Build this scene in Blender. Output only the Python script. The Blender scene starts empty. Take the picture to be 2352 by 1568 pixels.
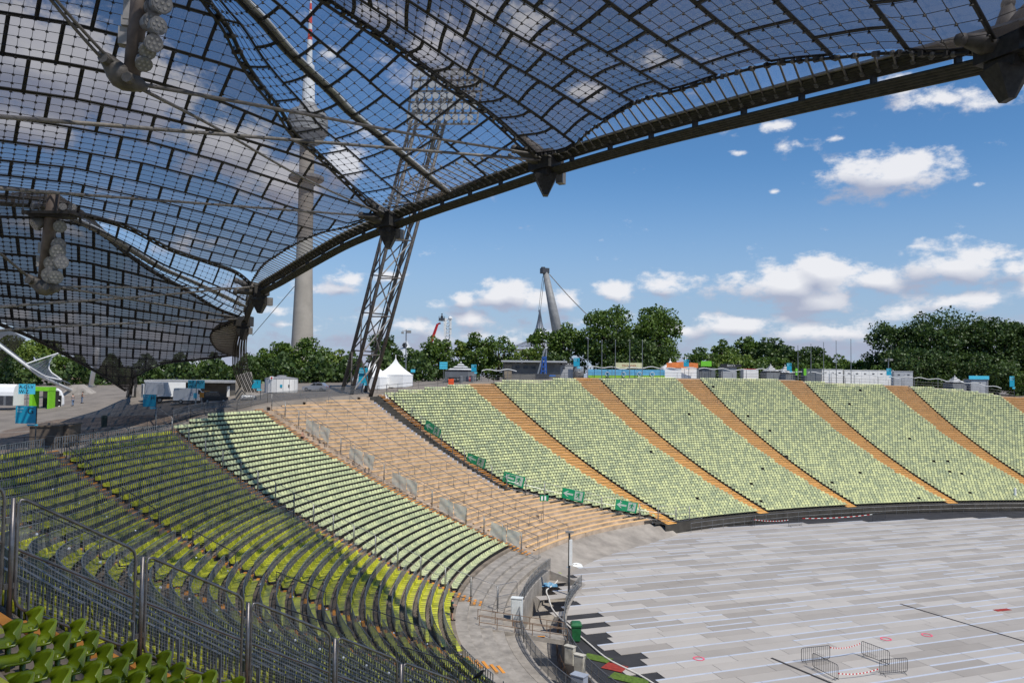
import bpy, math, random
import numpy as np
from mathutils import Vector, Matrix
random.seed(7); rng = np.random.default_rng(7)
SC = bpy.context.scene
COL = SC.collection
PI = math.pi
# ---------------------------------------------------------------- camera
F = 1764.0; EYE = np.array([0.0, 0.0, 20.0]); PITCH = math.atan(.044); ROLL = math.radians(.75)
cam_data = bpy.data.cameras.new('camera'); cam_data.sensor_width = 36; cam_data.lens = 27
cam_data.clip_start = .1; cam_data.clip_end = 9000
cam = bpy.data.objects.new('camera', cam_data); COL.objects.link(cam); SC.camera = cam
CM = Matrix.Rotation(PI/2+PITCH, 3, 'X') @ Matrix.Rotation(ROLL, 3, 'Z')
cam.matrix_world = Matrix.Translation(Vector(EYE)) @ CM.to_4x4()
R3 = np.array(CM)
# ---------------------------------------------------------------- light
SUN_AZ = math.radians(50); SUN_EL = math.radians(56)
SUNV = Vector((math.cos(SUN_AZ)*math.cos(SUN_EL), -math.sin(SUN_AZ)*math.cos(SUN_EL), math.sin(SUN_EL)))
sl = bpy.data.lights.new('sun', 'SUN'); sl.energy = 4.4; sl.angle = math.radians(.53); sl.color = (1, .955, .88)
sun = bpy.data.objects.new('sun', sl); COL.objects.link(sun)
sun.rotation_euler = (-SUNV).to_track_quat('-Z', 'Y').to_euler(); sun.location = (60, -60, 120)
SC.view_settings.view_transform = 'Standard'; SC.view_settings.look = 'None'
SC.view_settings.exposure = 0.0; SC.view_settings.gamma = 1.0; SC.view_settings.use_curve_mapping = False

def ray(x, y):
    d = R3 @ np.array([(x-1176)/F, -(y-784)/F, -1.0]); return d/d[1]
def at(x, y, D): return EYE+ray(x, y)*D
def proj(p):
    q = R3.T @ (np.asarray(p, float)-EYE); return 1176+F*q[0]/-q[2], 784-F*q[1]/-q[2]

# sky: physical daylight sky with a layer of fair-weather clouds, laid out by compass direction
world = bpy.data.worlds.new('World'); SC.world = world; world.use_nodes = True
def sky():
    nt = world.node_tree; N = nt.nodes; L = nt.links; N.clear()
    def nd(tree, t, **k):
        n = tree.nodes.new(t)
        for a, b in k.items(): setattr(n, a, b)
        return n
    def m(tree, op, a, b=None, c=None, clamp=False):
        n = nd(tree, 'ShaderNodeMath', operation=op, use_clamp=clamp)
        for i, v in enumerate((a, b, c)):
            if v is None: continue
            if isinstance(v, (int, float)): n.inputs[i].default_value = v
            else: tree.links.new(v, n.inputs[i])
        return n.outputs[0]
    # clouds: px centre, half sizes in px of the photo, density
    CL = [(2040,402,125,48,1.0),(1990,395,70,40,.9),(1820,655,165,52,1.0),(1890,625,70,48,1),(2010,640,75,38,.9),(2190,612,110,48,1.0),(2325,612,60,28,.6),
          (1150,680,95,42,.9),(1180,672,60,40,.9),(1235,690,60,36,.8),(1070,685,48,28,.8),(1410,668,52,34,.9),(1520,655,70,30,.8),(1300,690,60,40,.7),(1090,730,110,38,.6),
          (1880,690,110,40,.8),(2200,690,120,36,.8),(2080,720,110,34,.6),(1700,745,180,40,.7),(1900,760,230,40,.7),(2180,770,220,36,.6),(1560,760,120,30,.55),(1380,735,110,30,.5),(950,745,120,36,.55),
          (800,640,60,36,.6),(890,632,60,32,.6),(780,665,70,22,.6),(640,715,60,26,.55),(650,745,70,20,.5),(1000,700,70,24,.5),(1100,770,200,30,.5),
          (2150,232,170,46,.62),(2240,240,80,30,.6),(1790,290,55,20,.4),(1800,335,40,24,.42),(1690,352,40,16,.3),(1780,440,26,12,.4),(2240,425,34,14,.35),(2050,200,90,40,.5),(1930,318,50,16,.22),
          (80,150,190,85,1.35),(300,200,120,80,1.25),(60,280,150,60,.9),(520,340,110,70,1.15),(640,420,90,60,1.1),(790,380,60,50,1.0),(830,300,50,50,.5),(980,120,190,120,.55),(1200,60,200,90,.5),(1500,140,200,60,.4),(1330,210,150,40,.3),
          (880,20,160,60,.5),(760,120,60,70,.3),(120,520,200,60,.45),(420,560,120,60,.4),(-300,300,250,110,.8),(-500,640,220,70,.7),(-260,720,180,50,.6),(2700,330,220,80,.8),(2650,660,230,60,.8),(3000,560,240,80,.7),
          (600,-250,260,120,.8),(1500,-300,300,120,.7),(2300,-200,260,110,.8),(200,-300,240,110,.7)]
    g = bpy.data.node_groups.new('cloud_field', 'ShaderNodeTree')
    g.interface.new_socket('Vector', in_out='INPUT', socket_type='NodeSocketVector')
    g.interface.new_socket('Value', in_out='OUTPUT', socket_type='NodeSocketFloat')
    gi = g.nodes.new('NodeGroupInput'); go = g.nodes.new('NodeGroupOutput')
    cur = None
    for (px, py, w, h, a) in CL:
        d = ray(px, py); az = math.degrees(math.atan2(d[0], d[1])); el = math.degrees(math.atan2(d[2], math.hypot(d[0], d[1])))
        k = math.degrees(1/F)
        s = nd(g, 'ShaderNodeVectorMath', operation='SUBTRACT'); g.links.new(gi.outputs[0], s.inputs[0]); s.inputs[1].default_value = (az, el, 0)
        mu = nd(g, 'ShaderNodeVectorMath', operation='MULTIPLY'); g.links.new(s.outputs[0], mu.inputs[0]); mu.inputs[1].default_value = (1/(w*k), 1/(h*k), 0)
        ln = nd(g, 'ShaderNodeVectorMath', operation='LENGTH'); g.links.new(mu.outputs[0], ln.inputs[0])
        v = m(g, 'SUBTRACT', a, ln.outputs['Value'])
        if cur is None: cur = v
        else: cur = m(g, 'SMOOTH_MAX', cur, v, .25)
    g.links.new(cur, go.inputs[0])
    tc = nd(nt, 'ShaderNodeTexCoord'); sp = nd(nt, 'ShaderNodeSeparateXYZ'); L.new(tc.outputs['Generated'], sp.inputs[0])
    az = m(nt, 'MULTIPLY', m(nt, 'ARCTAN2', sp.outputs[0], sp.outputs[1]), 180/PI)
    el = m(nt, 'MULTIPLY', m(nt, 'ARCSINE', sp.outputs[2]), 180/PI)
    cb = nd(nt, 'ShaderNodeCombineXYZ'); L.new(az, cb.inputs[0]); L.new(el, cb.inputs[1])
    n1 = nd(nt, 'ShaderNodeTexNoise'); n1.inputs['Scale'].default_value = .42; n1.inputs['Detail'].default_value = 9; n1.inputs['Roughness'].default_value = .62
    mp = nd(nt, 'ShaderNodeVectorMath', operation='MULTIPLY'); mp.inputs[1].default_value = (1, 1.7, 1); L.new(cb.outputs[0], mp.inputs[0]); L.new(mp.outputs[0], n1.inputs['Vector'])
    n2 = nd(nt, 'ShaderNodeTexNoise'); n2.inputs['Scale'].default_value = .16; n2.inputs['Detail'].default_value = 3; L.new(mp.outputs[0], n2.inputs['Vector'])
    def field(off):
        if off:
            ad = nd(nt, 'ShaderNodeVectorMath', operation='ADD'); L.new(cb.outputs[0], ad.inputs[0]); ad.inputs[1].default_value = off; src = ad.outputs[0]
        else: src = cb.outputs[0]
        gr = nd(nt, 'ShaderNodeGroup'); gr.node_tree = g; L.new(src, gr.inputs[0]); return gr.outputs[0]
    base = field(None); up = field((.5, 1.0, 0))
    nz = m(nt, 'MULTIPLY', m(nt, 'SUBTRACT', n1.outputs[0], .5), 2.6)
    nz2 = m(nt, 'MULTIPLY', m(nt, 'SUBTRACT', n2.outputs[0], .5), 1.2)
    hz = nd(nt, 'ShaderNodeMapRange', interpolation_type='SMOOTHSTEP'); L.new(el, hz.inputs[0]); hz.inputs[1].default_value = 9.0; hz.inputs[2].default_value = -2.0; hz.inputs[4].default_value = .95
    f = m(nt, 'ADD', m(nt, 'ADD', m(nt, 'MAXIMUM', base, m(nt, 'SUBTRACT', hz.outputs[0], .47)), nz), nz2)
    dens = nd(nt, 'ShaderNodeMapRange', interpolation_type='SMOOTHSTEP'); L.new(f, dens.inputs[0]); dens.inputs[1].default_value = -.16; dens.inputs[2].default_value = .5; dens.inputs[4].default_value = .93
    sh = m(nt, 'ADD', m(nt, 'SUBTRACT', base, up), m(nt, 'MULTIPLY', nz, .22))
    shr = nd(nt, 'ShaderNodeMapRange'); L.new(sh, shr.inputs[0]); shr.inputs[1].default_value = -.32; shr.inputs[2].default_value = .38
    cc = nd(nt, 'ShaderNodeMix', data_type='RGBA'); L.new(shr.outputs[0], cc.inputs[0]); cc.inputs[6].default_value = (.40, .44, .57, 1); cc.inputs[7].default_value = (.88, .88, .91, 1)
    st = nd(nt, 'ShaderNodeTexSky', sky_type='NISHITA'); st.sun_disc = False; st.sun_elevation = SUN_EL
    st.sun_rotation = math.atan2(SUNV.x, SUNV.y); st.air_density = 1.0; st.dust_density = .05; st.ozone_density = 4.0; st.altitude = 500
    hs = nd(nt, 'ShaderNodeHueSaturation'); L.new(st.outputs[0], hs.inputs['Color']); hs.inputs['Saturation'].default_value = 1.2
    hm = nd(nt, 'ShaderNodeMapRange', interpolation_type='SMOOTHSTEP'); L.new(el, hm.inputs[0]); hm.inputs[1].default_value = 16.0; hm.inputs[2].default_value = 0.0; hm.inputs[4].default_value = .85
    hc = nd(nt, 'ShaderNodeMix', data_type='RGBA'); L.new(hm.outputs[0], hc.inputs[0]); L.new(hs.outputs[0], hc.inputs[6]); hc.inputs[7].default_value = (2.7, 3.6, 5.2, 1)
    bgs = nd(nt, 'ShaderNodeBackground'); L.new(hc.outputs[2], bgs.inputs[0]); bgs.inputs[1].default_value = .12
    bgc = nd(nt, 'ShaderNodeBackground'); L.new(cc.outputs[2], bgc.inputs[0]); bgc.inputs[1].default_value = 1.0
    mx = nd(nt, 'ShaderNodeMixShader'); L.new(dens.outputs[0], mx.inputs[0]); L.new(bgs.outputs[0], mx.inputs[1]); L.new(bgc.outputs[0], mx.inputs[2])
    o = nd(nt, 'ShaderNodeOutputWorld'); L.new(mx.outputs[0], o.inputs[0])
sky(); world.cycles.sampling_method = 'MANUAL'; world.cycles.sample_map_resolution = 256

# ---------------------------------------------------------------- helpers
MATS = {}
def M(name, col, rough=.6, var=.12, scale=2.0, metal=0.0, bump=0.0, spec=.4, rnd=0.0, detail=4, col2=None):
    if name in MATS: return MATS[name]
    m = bpy.data.materials.new(name); m.use_nodes = True; nt = m.node_tree; b = nt.nodes['Principled BSDF']
    b.inputs['Roughness'].default_value = rough; b.inputs['Metallic'].default_value = metal; b.inputs['Specular IOR Level'].default_value = spec
    ge = nt.nodes.new('ShaderNodeNewGeometry'); nz = nt.nodes.new('ShaderNodeTexNoise')
    nz.inputs['Scale'].default_value = scale; nz.inputs['Detail'].default_value = detail; nz.inputs['Roughness'].default_value = .6
    nt.links.new(ge.outputs['Position'], nz.inputs['Vector'])
    src = nz.outputs[0]
    if rnd:
        oi = nt.nodes.new('ShaderNodeObjectInfo'); a = nt.nodes.new('ShaderNodeMath'); a.operation = 'ADD'
        nt.links.new(oi.outputs['Random'], a.inputs[0]); nt.links.new(ge.outputs['Random Per Island'], a.inputs[1])
        fr = nt.nodes.new('ShaderNodeMath'); fr.operation = 'FRACT'; nt.links.new(a.outputs[0], fr.inputs[0])
        mm = nt.nodes.new('ShaderNodeMix'); mm.inputs[0].default_value = rnd; nt.links.new(nz.outputs[0], mm.inputs[2]); nt.links.new(fr.outputs[0], mm.inputs[3]); src = mm.outputs[0]
    r = nt.nodes.new('ShaderNodeValToRGB'); nt.links.new(src, r.inputs[0])
    c = np.array(col[:3]); lo, hi = (.3, .7) if not rnd else (.12, .88)
    r.color_ramp.elements[0].position = lo; r.color_ramp.elements[1].position = hi
    r.color_ramp.elements[0].color = (*(c*(1-var)), 1); r.color_ramp.elements[1].color = (*(np.minimum(c*(1+var), 1) if col2 is None else np.array(col2)), 1)
    nt.links.new(r.outputs[0], b.inputs['Base Color'])
    if bump:
        bp = nt.nodes.new('ShaderNodeBump'); bp.inputs['Strength'].default_value = bump; bp.inputs['Distance'].default_value = .05
        n3 = nt.nodes.new('ShaderNodeTexNoise'); n3.inputs['Scale'].default_value = scale*6; n3.inputs['Detail'].default_value = 6; nt.links.new(ge.outputs['Position'], n3.inputs['Vector'])
        nt.links.new(n3.outputs[0], bp.inputs['Height']); nt.links.new(bp.outputs[0], b.inputs['Normal'])
    MATS[name] = m; return m
def Mpane(name, tr, diff, dfac, gfac, streak=.5):
    m = bpy.data.materials.new(name); m.use_nodes = True; nt = m.node_tree; nt.nodes.clear(); n = nt.nodes.new
    t = n('ShaderNodeBsdfTransparent'); g = n('ShaderNodeBsdfGlossy'); g.inputs[0].default_value = (.9, .9, .9, 1); g.inputs['Roughness'].default_value = .12
    df = n('ShaderNodeBsdfDiffuse'); df.inputs[0].default_value = (*diff, 1); tl = n('ShaderNodeBsdfTranslucent'); tl.inputs[0].default_value = (*diff, 1)
    ad = n('ShaderNodeMixShader'); ad.inputs[0].default_value = .5; nt.links.new(df.outputs[0], ad.inputs[1]); nt.links.new(tl.outputs[0], ad.inputs[2])
    ge = n('ShaderNodeNewGeometry'); nz = n('ShaderNodeTexNoise'); nz.inputs['Scale'].default_value = .5; nz.inputs['Detail'].default_value = 8; nz.inputs['Roughness'].default_value = .7
    vm = n('ShaderNodeVectorMath'); vm.operation = 'MULTIPLY'; vm.inputs[1].default_value = (1, 1, 2.5); nt.links.new(ge.outputs['Position'], vm.inputs[0]); nt.links.new(vm.outputs[0], nz.inputs['Vector'])
    oi = n('ShaderNodeObjectInfo'); a0 = n('ShaderNodeMath'); a0.operation = 'MULTIPLY_ADD'; a0.inputs[1].default_value = .3; nt.links.new(oi.outputs['Random'], a0.inputs[0]); nt.links.new(nz.outputs[0], a0.inputs[2])
    r = n('ShaderNodeMapRange'); nt.links.new(a0.outputs[0], r.inputs[0]); r.inputs[1].default_value = .35; r.inputs[2].default_value = .95
    r.inputs[3].default_value = dfac*(1-streak); r.inputs[4].default_value = dfac*(1+streak)
    cr = n('ShaderNodeMix'); cr.data_type = 'RGBA'; nt.links.new(oi.outputs['Random'], cr.inputs[0]); cr.inputs[6].default_value = (*[c*.9 for c in tr], 1); cr.inputs[7].default_value = (*[min(1, c*1.1) for c in tr], 1)
    nt.links.new(cr.outputs[2], t.inputs[0])
    m1 = n('ShaderNodeMixShader'); nt.links.new(r.outputs[0], m1.inputs[0]); nt.links.new(t.outputs[0], m1.inputs[1]); nt.links.new(ad.outputs[0], m1.inputs[2])
    m2 = n('ShaderNodeMixShader'); m2.inputs[0].default_value = gfac; nt.links.new(m1.outputs[0], m2.inputs[1]); nt.links.new(g.outputs[0], m2.inputs[2])
    o = n('ShaderNodeOutputMaterial'); nt.links.new(m2.outputs[0], o.inputs[0]); MATS[name] = m; return m

def tag(o, label=None, cat=None, group=None, kind=None):
    if label: o['label'] = label
    if cat: o['category'] = cat
    if group: o['group'] = group
    if kind: o['kind'] = kind
    return o
def thing(name, loc, label, cat, group=None, rz=0):
    o = bpy.data.objects.new(name, None); COL.objects.link(o); o.location = Vector([float(c) for c in loc]); o.rotation_euler = (0, 0, rz); o.empty_display_size = .3
    return tag(o, label, cat, group)
ONES = ['zeroth','first','second','third','fourth','fifth','sixth','seventh','eighth','ninth','tenth','eleventh','twelfth','thirteenth','fourteenth','fifteenth','sixteenth','seventeenth','eighteenth','nineteenth']
TENS = {2:('twentieth','twenty'),3:('thirtieth','thirty'),4:('fortieth','forty'),5:('fiftieth','fifty'),6:('sixtieth','sixty'),7:('seventieth','seventy'),8:('eightieth','eighty'),9:('ninetieth','ninety')}
def nth(n):
    n = int(n)
    if n < 20: return ONES[n]
    if n >= 100: return 'far'
    return TENS[n//10][0] if n % 10 == 0 else TENS[n//10][1]+'-'+ONES[n % 10]
class MB:
    def __init__(s): s.v = []; s.f = []; s.mi = []; s.cur = 0
    def add(s, vs, fs):
        b = len(s.v); s.v += [tuple(float(c) for c in p) for p in vs]; s.f += [tuple(i+b for i in f) for f in fs]; s.mi += [s.cur]*len(fs); return s
    def box(s, c, sz, rz=0, M3=None):
        c = np.array(c, float); h = np.array(sz, float)/2
        ca, sa = math.cos(rz), math.sin(rz); R = np.array([[ca, -sa, 0], [sa, ca, 0], [0, 0, 1]]) if M3 is None else np.array(M3)
        P = [c+R@(h*np.array([x, y, z])) for z in (-1, 1) for x, y in ((-1, -1), (1, -1), (1, 1), (-1, 1))]
        return s.add(P, [(3, 2, 1, 0), (4, 5, 6, 7), (0, 1, 5, 4), (1, 2, 6, 5), (2, 3, 7, 6), (3, 0, 4, 7)])
    def tube(s, pts, r, n=5, cap=True):
        pts = [np.array(p, float) for p in pts]; k = len(pts); rs = r if hasattr(r, '__len__') else [r]*k; V = []; 
        up = None
        for i, p in enumerate(pts):
            t = pts[min(i+1, k-1)]-pts[max(i-1, 0)]; t = t/(np.linalg.norm(t)+1e-9)
            if up is None: up = np.array([0, 0, 1.]) if abs(t[2]) < .9 else np.array([1., 0, 0])
            a = np.cross(t, up); a /= np.linalg.norm(a)+1e-9; b = np.cross(a, t); up = b
            V += [p+rs[i]*(a*math.cos(2*PI*j/n)+b*math.sin(2*PI*j/n)) for j in range(n)]
        Fs = [(i*n+j, i*n+(j+1) % n, (i+1)*n+(j+1) % n, (i+1)*n+j) for i in range(k-1) for j in range(n)]
        if cap: Fs += [tuple(range(n))[::-1], tuple((k-1)*n+j for j in range(n))]
        return s.add(V, Fs)
    def beam(s, a, b, w, h, side=None):
        a = np.array(a, float); b = np.array(b, float); t = (b-a)/(np.linalg.norm(b-a)+1e-9)
        u = np.array([0, 0, 1.]) if side is None else np.array(side, float)
        x = np.cross(t, u); nx = np.linalg.norm(x); x = x/nx if nx > 1e-5 else np.array([1., 0, 0]); y = np.cross(x, t)
        V = [p+x*i*w/2+y*j*h/2 for p in (a, b) for i, j in ((-1, -1), (1, -1), (1, 1), (-1, 1))]
        return s.add(V, [(0, 1, 2, 3), (7, 6, 5, 4), (0, 4, 5, 1), (1, 5, 6, 2), (2, 6, 7, 3), (3, 7, 4, 0)])
    def prism(s, poly, a, b):           # polygon (list of 3D points) extruded from offset a to offset b (vectors)
        n = len(poly); a = np.array(a, float); b = np.array(b, float)
        V = [np.array(p)+a for p in poly]+[np.array(p)+b for p in poly]
        return s.add(V, [tuple(range(n))[::-1], tuple(range(n, 2*n))]+[(i, (i+1) % n, n+(i+1) % n, n+i) for i in range(n)])
    def lathe(s, c, prof, n=16):        # prof: (r, z)
        c = np.array(c, float); k = len(prof)
        V = [c+np.array([r*math.cos(2*PI*j/n), r*math.sin(2*PI*j/n), z]) for r, z in prof for j in range(n)]
        Fs = [(i*n+j, i*n+(j+1) % n, (i+1)*n+(j+1) % n, (i+1)*n+j) for i in range(k-1) for j in range(n)]
        return s.add(V, Fs+[tuple(range(n))[::-1], tuple((k-1)*n+j for j in range(n))])
    def ball(s, c, r, n=6, m=4):
        rr = r if hasattr(r, '__len__') else (r, r, r); V = []; 
        for i in range(1, m):
            for j in range(n):
                a = PI*i/m; b = 2*PI*j/n; V.append((c[0]+rr[0]*math.sin(a)*math.cos(b), c[1]+rr[1]*math.sin(a)*math.sin(b), c[2]+rr[2]*math.cos(a)))
        V += [(c[0], c[1], c[2]+rr[2]), (c[0], c[1], c[2]-rr[2])]; t = len(V)-2
        Fs = [(i*n+j, (i+1)*n+j, (i+1)*n+(j+1) % n, i*n+(j+1) % n) for i in range(m-2) for j in range(n)]
        Fs += [(t, j, (j+1) % n) for j in range(n)]+[(t+1, (m-2)*n+(j+1) % n, (m-2)*n+j) for j in range(n)]
        return s.add(V, Fs)
    def grid(s, P):                     # P: (I,J,3)
        I, J = len(P), len(P[0])
        return s.add([p for r in P for p in r], [(i*J+j, i*J+j+1, (i+1)*J+j+1, (i+1)*J+j) for i in range(I-1) for j in range(J-1)])
    def build(s, name, mat, parent=None, smooth=False):
        me = bpy.data.meshes.new(name); off = np.array(parent.location) if parent is not None and parent.type == 'EMPTY' else (np.array(parent['base']) if parent is not None and 'base' in parent else np.zeros(3))
        v = np.array(s.v, float)-off; me.from_pydata([tuple(p) for p in v], [], s.f)
        for mm in (mat if isinstance(mat, (list, tuple)) else [mat]): me.materials.append(mm)
        if isinstance(mat, (list, tuple)): me.polygons.foreach_set('material_index', s.mi)
        if smooth: me.polygons.foreach_set('use_smooth', [True]*len(s.f))
        me.update(); o = bpy.data.objects.new(name, me); COL.objects.link(o)
        if parent is not None: o.parent = parent
        return o
def sub(parent, mb, name, mat, smooth=False):   # a sub-part: child of a part whose frame equals the thing's frame
    root = parent.parent; o = mb.build(name, mat, root, smooth); o.parent = parent; return o
def bulk(name, bv, bf, X, mat, parent=None):
    """many copies of one small shape as ONE mesh; X: (N,4,4)-like tuple of (R (N,3,3), T (N,3))"""
    R, T = X; bv = np.array(bv, float); N = len(T); n = len(bv)
    V = np.einsum('nij,kj->nki', R, bv)+T[:, None, :]
    if parent is not None: V = V-np.array(parent.location)
    V = V.reshape(-1, 3); ls = np.array([len(f) for f in bf]); fl = np.concatenate([np.array(f) for f in bf])
    loops = (np.arange(N)[:, None]*n+fl[None, :]).reshape(-1); tot = np.tile(ls, N); st = np.concatenate([[0], np.cumsum(tot)[:-1]])
    me = bpy.data.meshes.new(name); me.vertices.add(len(V)); me.vertices.foreach_set('co', V.reshape(-1).astype(np.float32))
    me.loops.add(len(loops)); me.loops.foreach_set('vertex_index', loops.astype(np.int32))
    me.polygons.add(len(tot)); me.polygons.foreach_set('loop_start', st.astype(np.int32)); me.update(calc_edges=True); me.validate()
    me.polygons.foreach_set('use_smooth', [False]*len(me.polygons)); me.materials.append(mat); o = bpy.data.objects.new(name, me); COL.objects.link(o)
    if parent is not None: o.parent = parent
    return o
def text(s, size, mat, parent, org, ux, uy, name='lettering', align='LEFT'):
    """flat lettering as a mesh, org = lower left, ux / uy = unit directions"""
    cu = bpy.data.curves.new(name, 'FONT'); cu.body = s; cu.size = size; cu.align_x = align; cu.extrude = .004; cu.resolution_u = 3
    o = bpy.data.objects.new(name, cu); COL.objects.link(o); me = bpy.data.meshes.new_from_object(o); bpy.data.objects.remove(o)
    ux = np.array(ux, float); uy = np.array(uy, float); nn = np.cross(ux, uy); off = np.array(parent.location) if parent is not None and parent.type == 'EMPTY' else np.zeros(3)
    for v in me.vertices: v.co = Vector(np.array(org)+ux*v.co.x+uy*v.co.y+nn*v.co.z-off)
    me.materials.clear(); me.materials.append(mat); q = bpy.data.objects.new(name, me); COL.objects.link(q)
    if parent is not None: q.parent = parent
    return q
# ---------------------------------------------------------------- the bowl: bottom edge by curvature, level rows outwards
TR = .8
SEG = [(-200,60),(-45,40),(-30,32),(-6,32),(4,46),(20,48),(38,48),(46,85),(60,118),(140,170),(300,170)]
def integ(sgn, Ln, ds=.25):
    p = np.array([-.4, 60.]); psi = PI; out = [(0., p[0], p[1], psi)]; s = 0
    for i in range(int(Ln/ds)):
        k = np.interp(s+sgn*ds/2, [a for a, _ in SEG], [1/b for _, b in SEG]); psi -= sgn*ds*k/2
        p = p+sgn*ds*np.array([math.sin(psi), -math.cos(psi)]); psi -= sgn*ds*k/2; s += sgn*ds; out.append((s, p[0], p[1], psi))
    return out
BT = np.array(integ(-1, 150)[::-1]+integ(1, 230)[1:])
def Bp(s): return [np.interp(s, BT[:, 0], BT[:, i]) for i in (1, 2, 3)]
def G(s):
    u = np.clip((-4-np.asarray(s, float))/23, 0, 1); w = np.clip((-28.3-np.asarray(s, float))/2.5, 0, 1); return (1+.47*u*u*(3-2*u))*(1-.055*w)
def Z(s, k): return 1.3+(.2*k+.00193*k*k)*G(s)
KM = np.array([(-170,40),(-36,40.5),(-31,41),(-20,43),(-3,44.6),(.5,43.6),(9.8,45),(14.8,47.5),(18.5,48),(22,49.8),(34,52.3),(46.5,56.5),(63,58.6),(81,59.2),(98.5,59.2),(101,58.2),(116,56.8),(126,55.4),(131,53),(135.5,51),(160,47),(240,45)])
def kmax(s): return np.interp(s, KM[:, 0], KM[:, 1])
ZF = np.array([(-170,15),(-30,16),(-10,12.6),(3,11.6),(9,12.2),(15,13.5),(20,14.4),(26,16.3),(34,17.4),(45,18.3),(80,18.9),(130,17),(240,15)])
def Zt(s, k):   # terrain outside the rim
    km = kmax(s); zr = Z(s, km)-.02; zf = np.interp(s, ZF[:, 0], ZF[:, 1]); d = (k-km)*TR
    u = np.clip((d-1)/34, 0, 1); u = u*u*(3-2*u); z = zr+(zf-zr)*u; w = np.clip((d-150)/400, 0, 1); return z+(11-z)*w*w*(3-2*w)
def S(s, k, dz=0.0, z=None):
    x, y, p = Bp(s); return np.array([x+math.cos(p)*k*TR, y+math.sin(p)*k*TR, (Z(s, k) if z is None else z)+dz])
def T3(s, k, dz=0.0): return S(s, k, dz, z=float(Zt(s, k)))
def sk(X, Y):
    i = np.hypot(BT[:, 1]-X, BT[:, 2]-Y).argmin(); x, y, p = BT[i, 1:]; return BT[i, 0], ((X-x)*math.cos(p)+(Y-y)*math.sin(p))/TR
def surf(X, Y):
    s, k = sk(X, Y)
    if k < 0: return 0.0, s, k
    return (float(Z(s, k)) if k < kmax(s) else float(Zt(s, k))), s, k
def hit(x, y, dz=0.0, D0=3.0, D1=420, mode='all'):
    d = ray(x, y); D = D0; ph = None; st = .4
    while D < D1:
        p = EYE+d*D; z, s, k = surf(p[0], p[1])
        if mode == 'terrain' and k < kmax(s): z = -99
        h = p[2]-z-dz
        if h < 0:
            if ph is not None and ph < 50: D -= st*(-h)/(ph-h)
            p = EYE+d*D; s, k = sk(p[0], p[1]); return p, s, k
        ph = h; st = .4 if D < 60 else .8; D += st
    return EYE+d*D1, 0, 0
def yaw(s): return Bp(s)[2]            # outward normal angle at s
def frame(s):
    p = Bp(s)[2]; return np.array([math.cos(p), math.sin(p), 0]), np.array([math.sin(p), -math.cos(p), 0])   # outward, along +s
# ================================================================ materials
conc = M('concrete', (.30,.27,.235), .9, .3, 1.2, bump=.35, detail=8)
conc_dark = M('concrete_brown', (.21,.172,.132), .9, .4, .9, bump=.3, detail=8)  # darker brown concrete of the upper near rows
conc_far = M('concrete_far_shaded', (.055,.05,.042), .9, .35, .9, detail=8)  # darkened concrete: shade between the far seat rows is put into its colour
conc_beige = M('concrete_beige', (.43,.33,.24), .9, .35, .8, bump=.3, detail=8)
asphalt = M('asphalt_dark', (.035,.034,.036), .9, .35, .5, bump=.3, detail=8)
paving = M('paving_grey', (.205,.175,.145), .9, .25, .35, bump=.2, detail=8)
steel = M('galvanised_steel', (.30,.30,.30), .42, .25, 4, metal=.75)
steel_d = M('dark_steel', (.075,.078,.085), .5, .3, 3, metal=.5)
rail_g = M('railing_paint_grey', (.21,.225,.24), .55, .3, 3, metal=.25)
orange = M('orange_step_paint', (.66,.27,.045), .7, .25, 3, rnd=.35)
orange_p = M('orange_step_paint_faded', (.85,.42,.10), .75, .22, 3, rnd=.35)
plank_m = M('bench_plank_wood', (.74,.47,.22), .7, .2, 2, rnd=.4)
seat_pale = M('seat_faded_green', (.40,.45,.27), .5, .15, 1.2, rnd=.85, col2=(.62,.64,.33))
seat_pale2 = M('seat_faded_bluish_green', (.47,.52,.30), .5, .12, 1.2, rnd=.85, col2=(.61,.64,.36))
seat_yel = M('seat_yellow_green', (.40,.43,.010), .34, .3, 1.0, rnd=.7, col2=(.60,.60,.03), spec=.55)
seat_near = M('seat_lime_green', (.13,.20,.006), .3, .25, 1.0, rnd=.6, col2=(.22,.30,.010), spec=.6)
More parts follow.
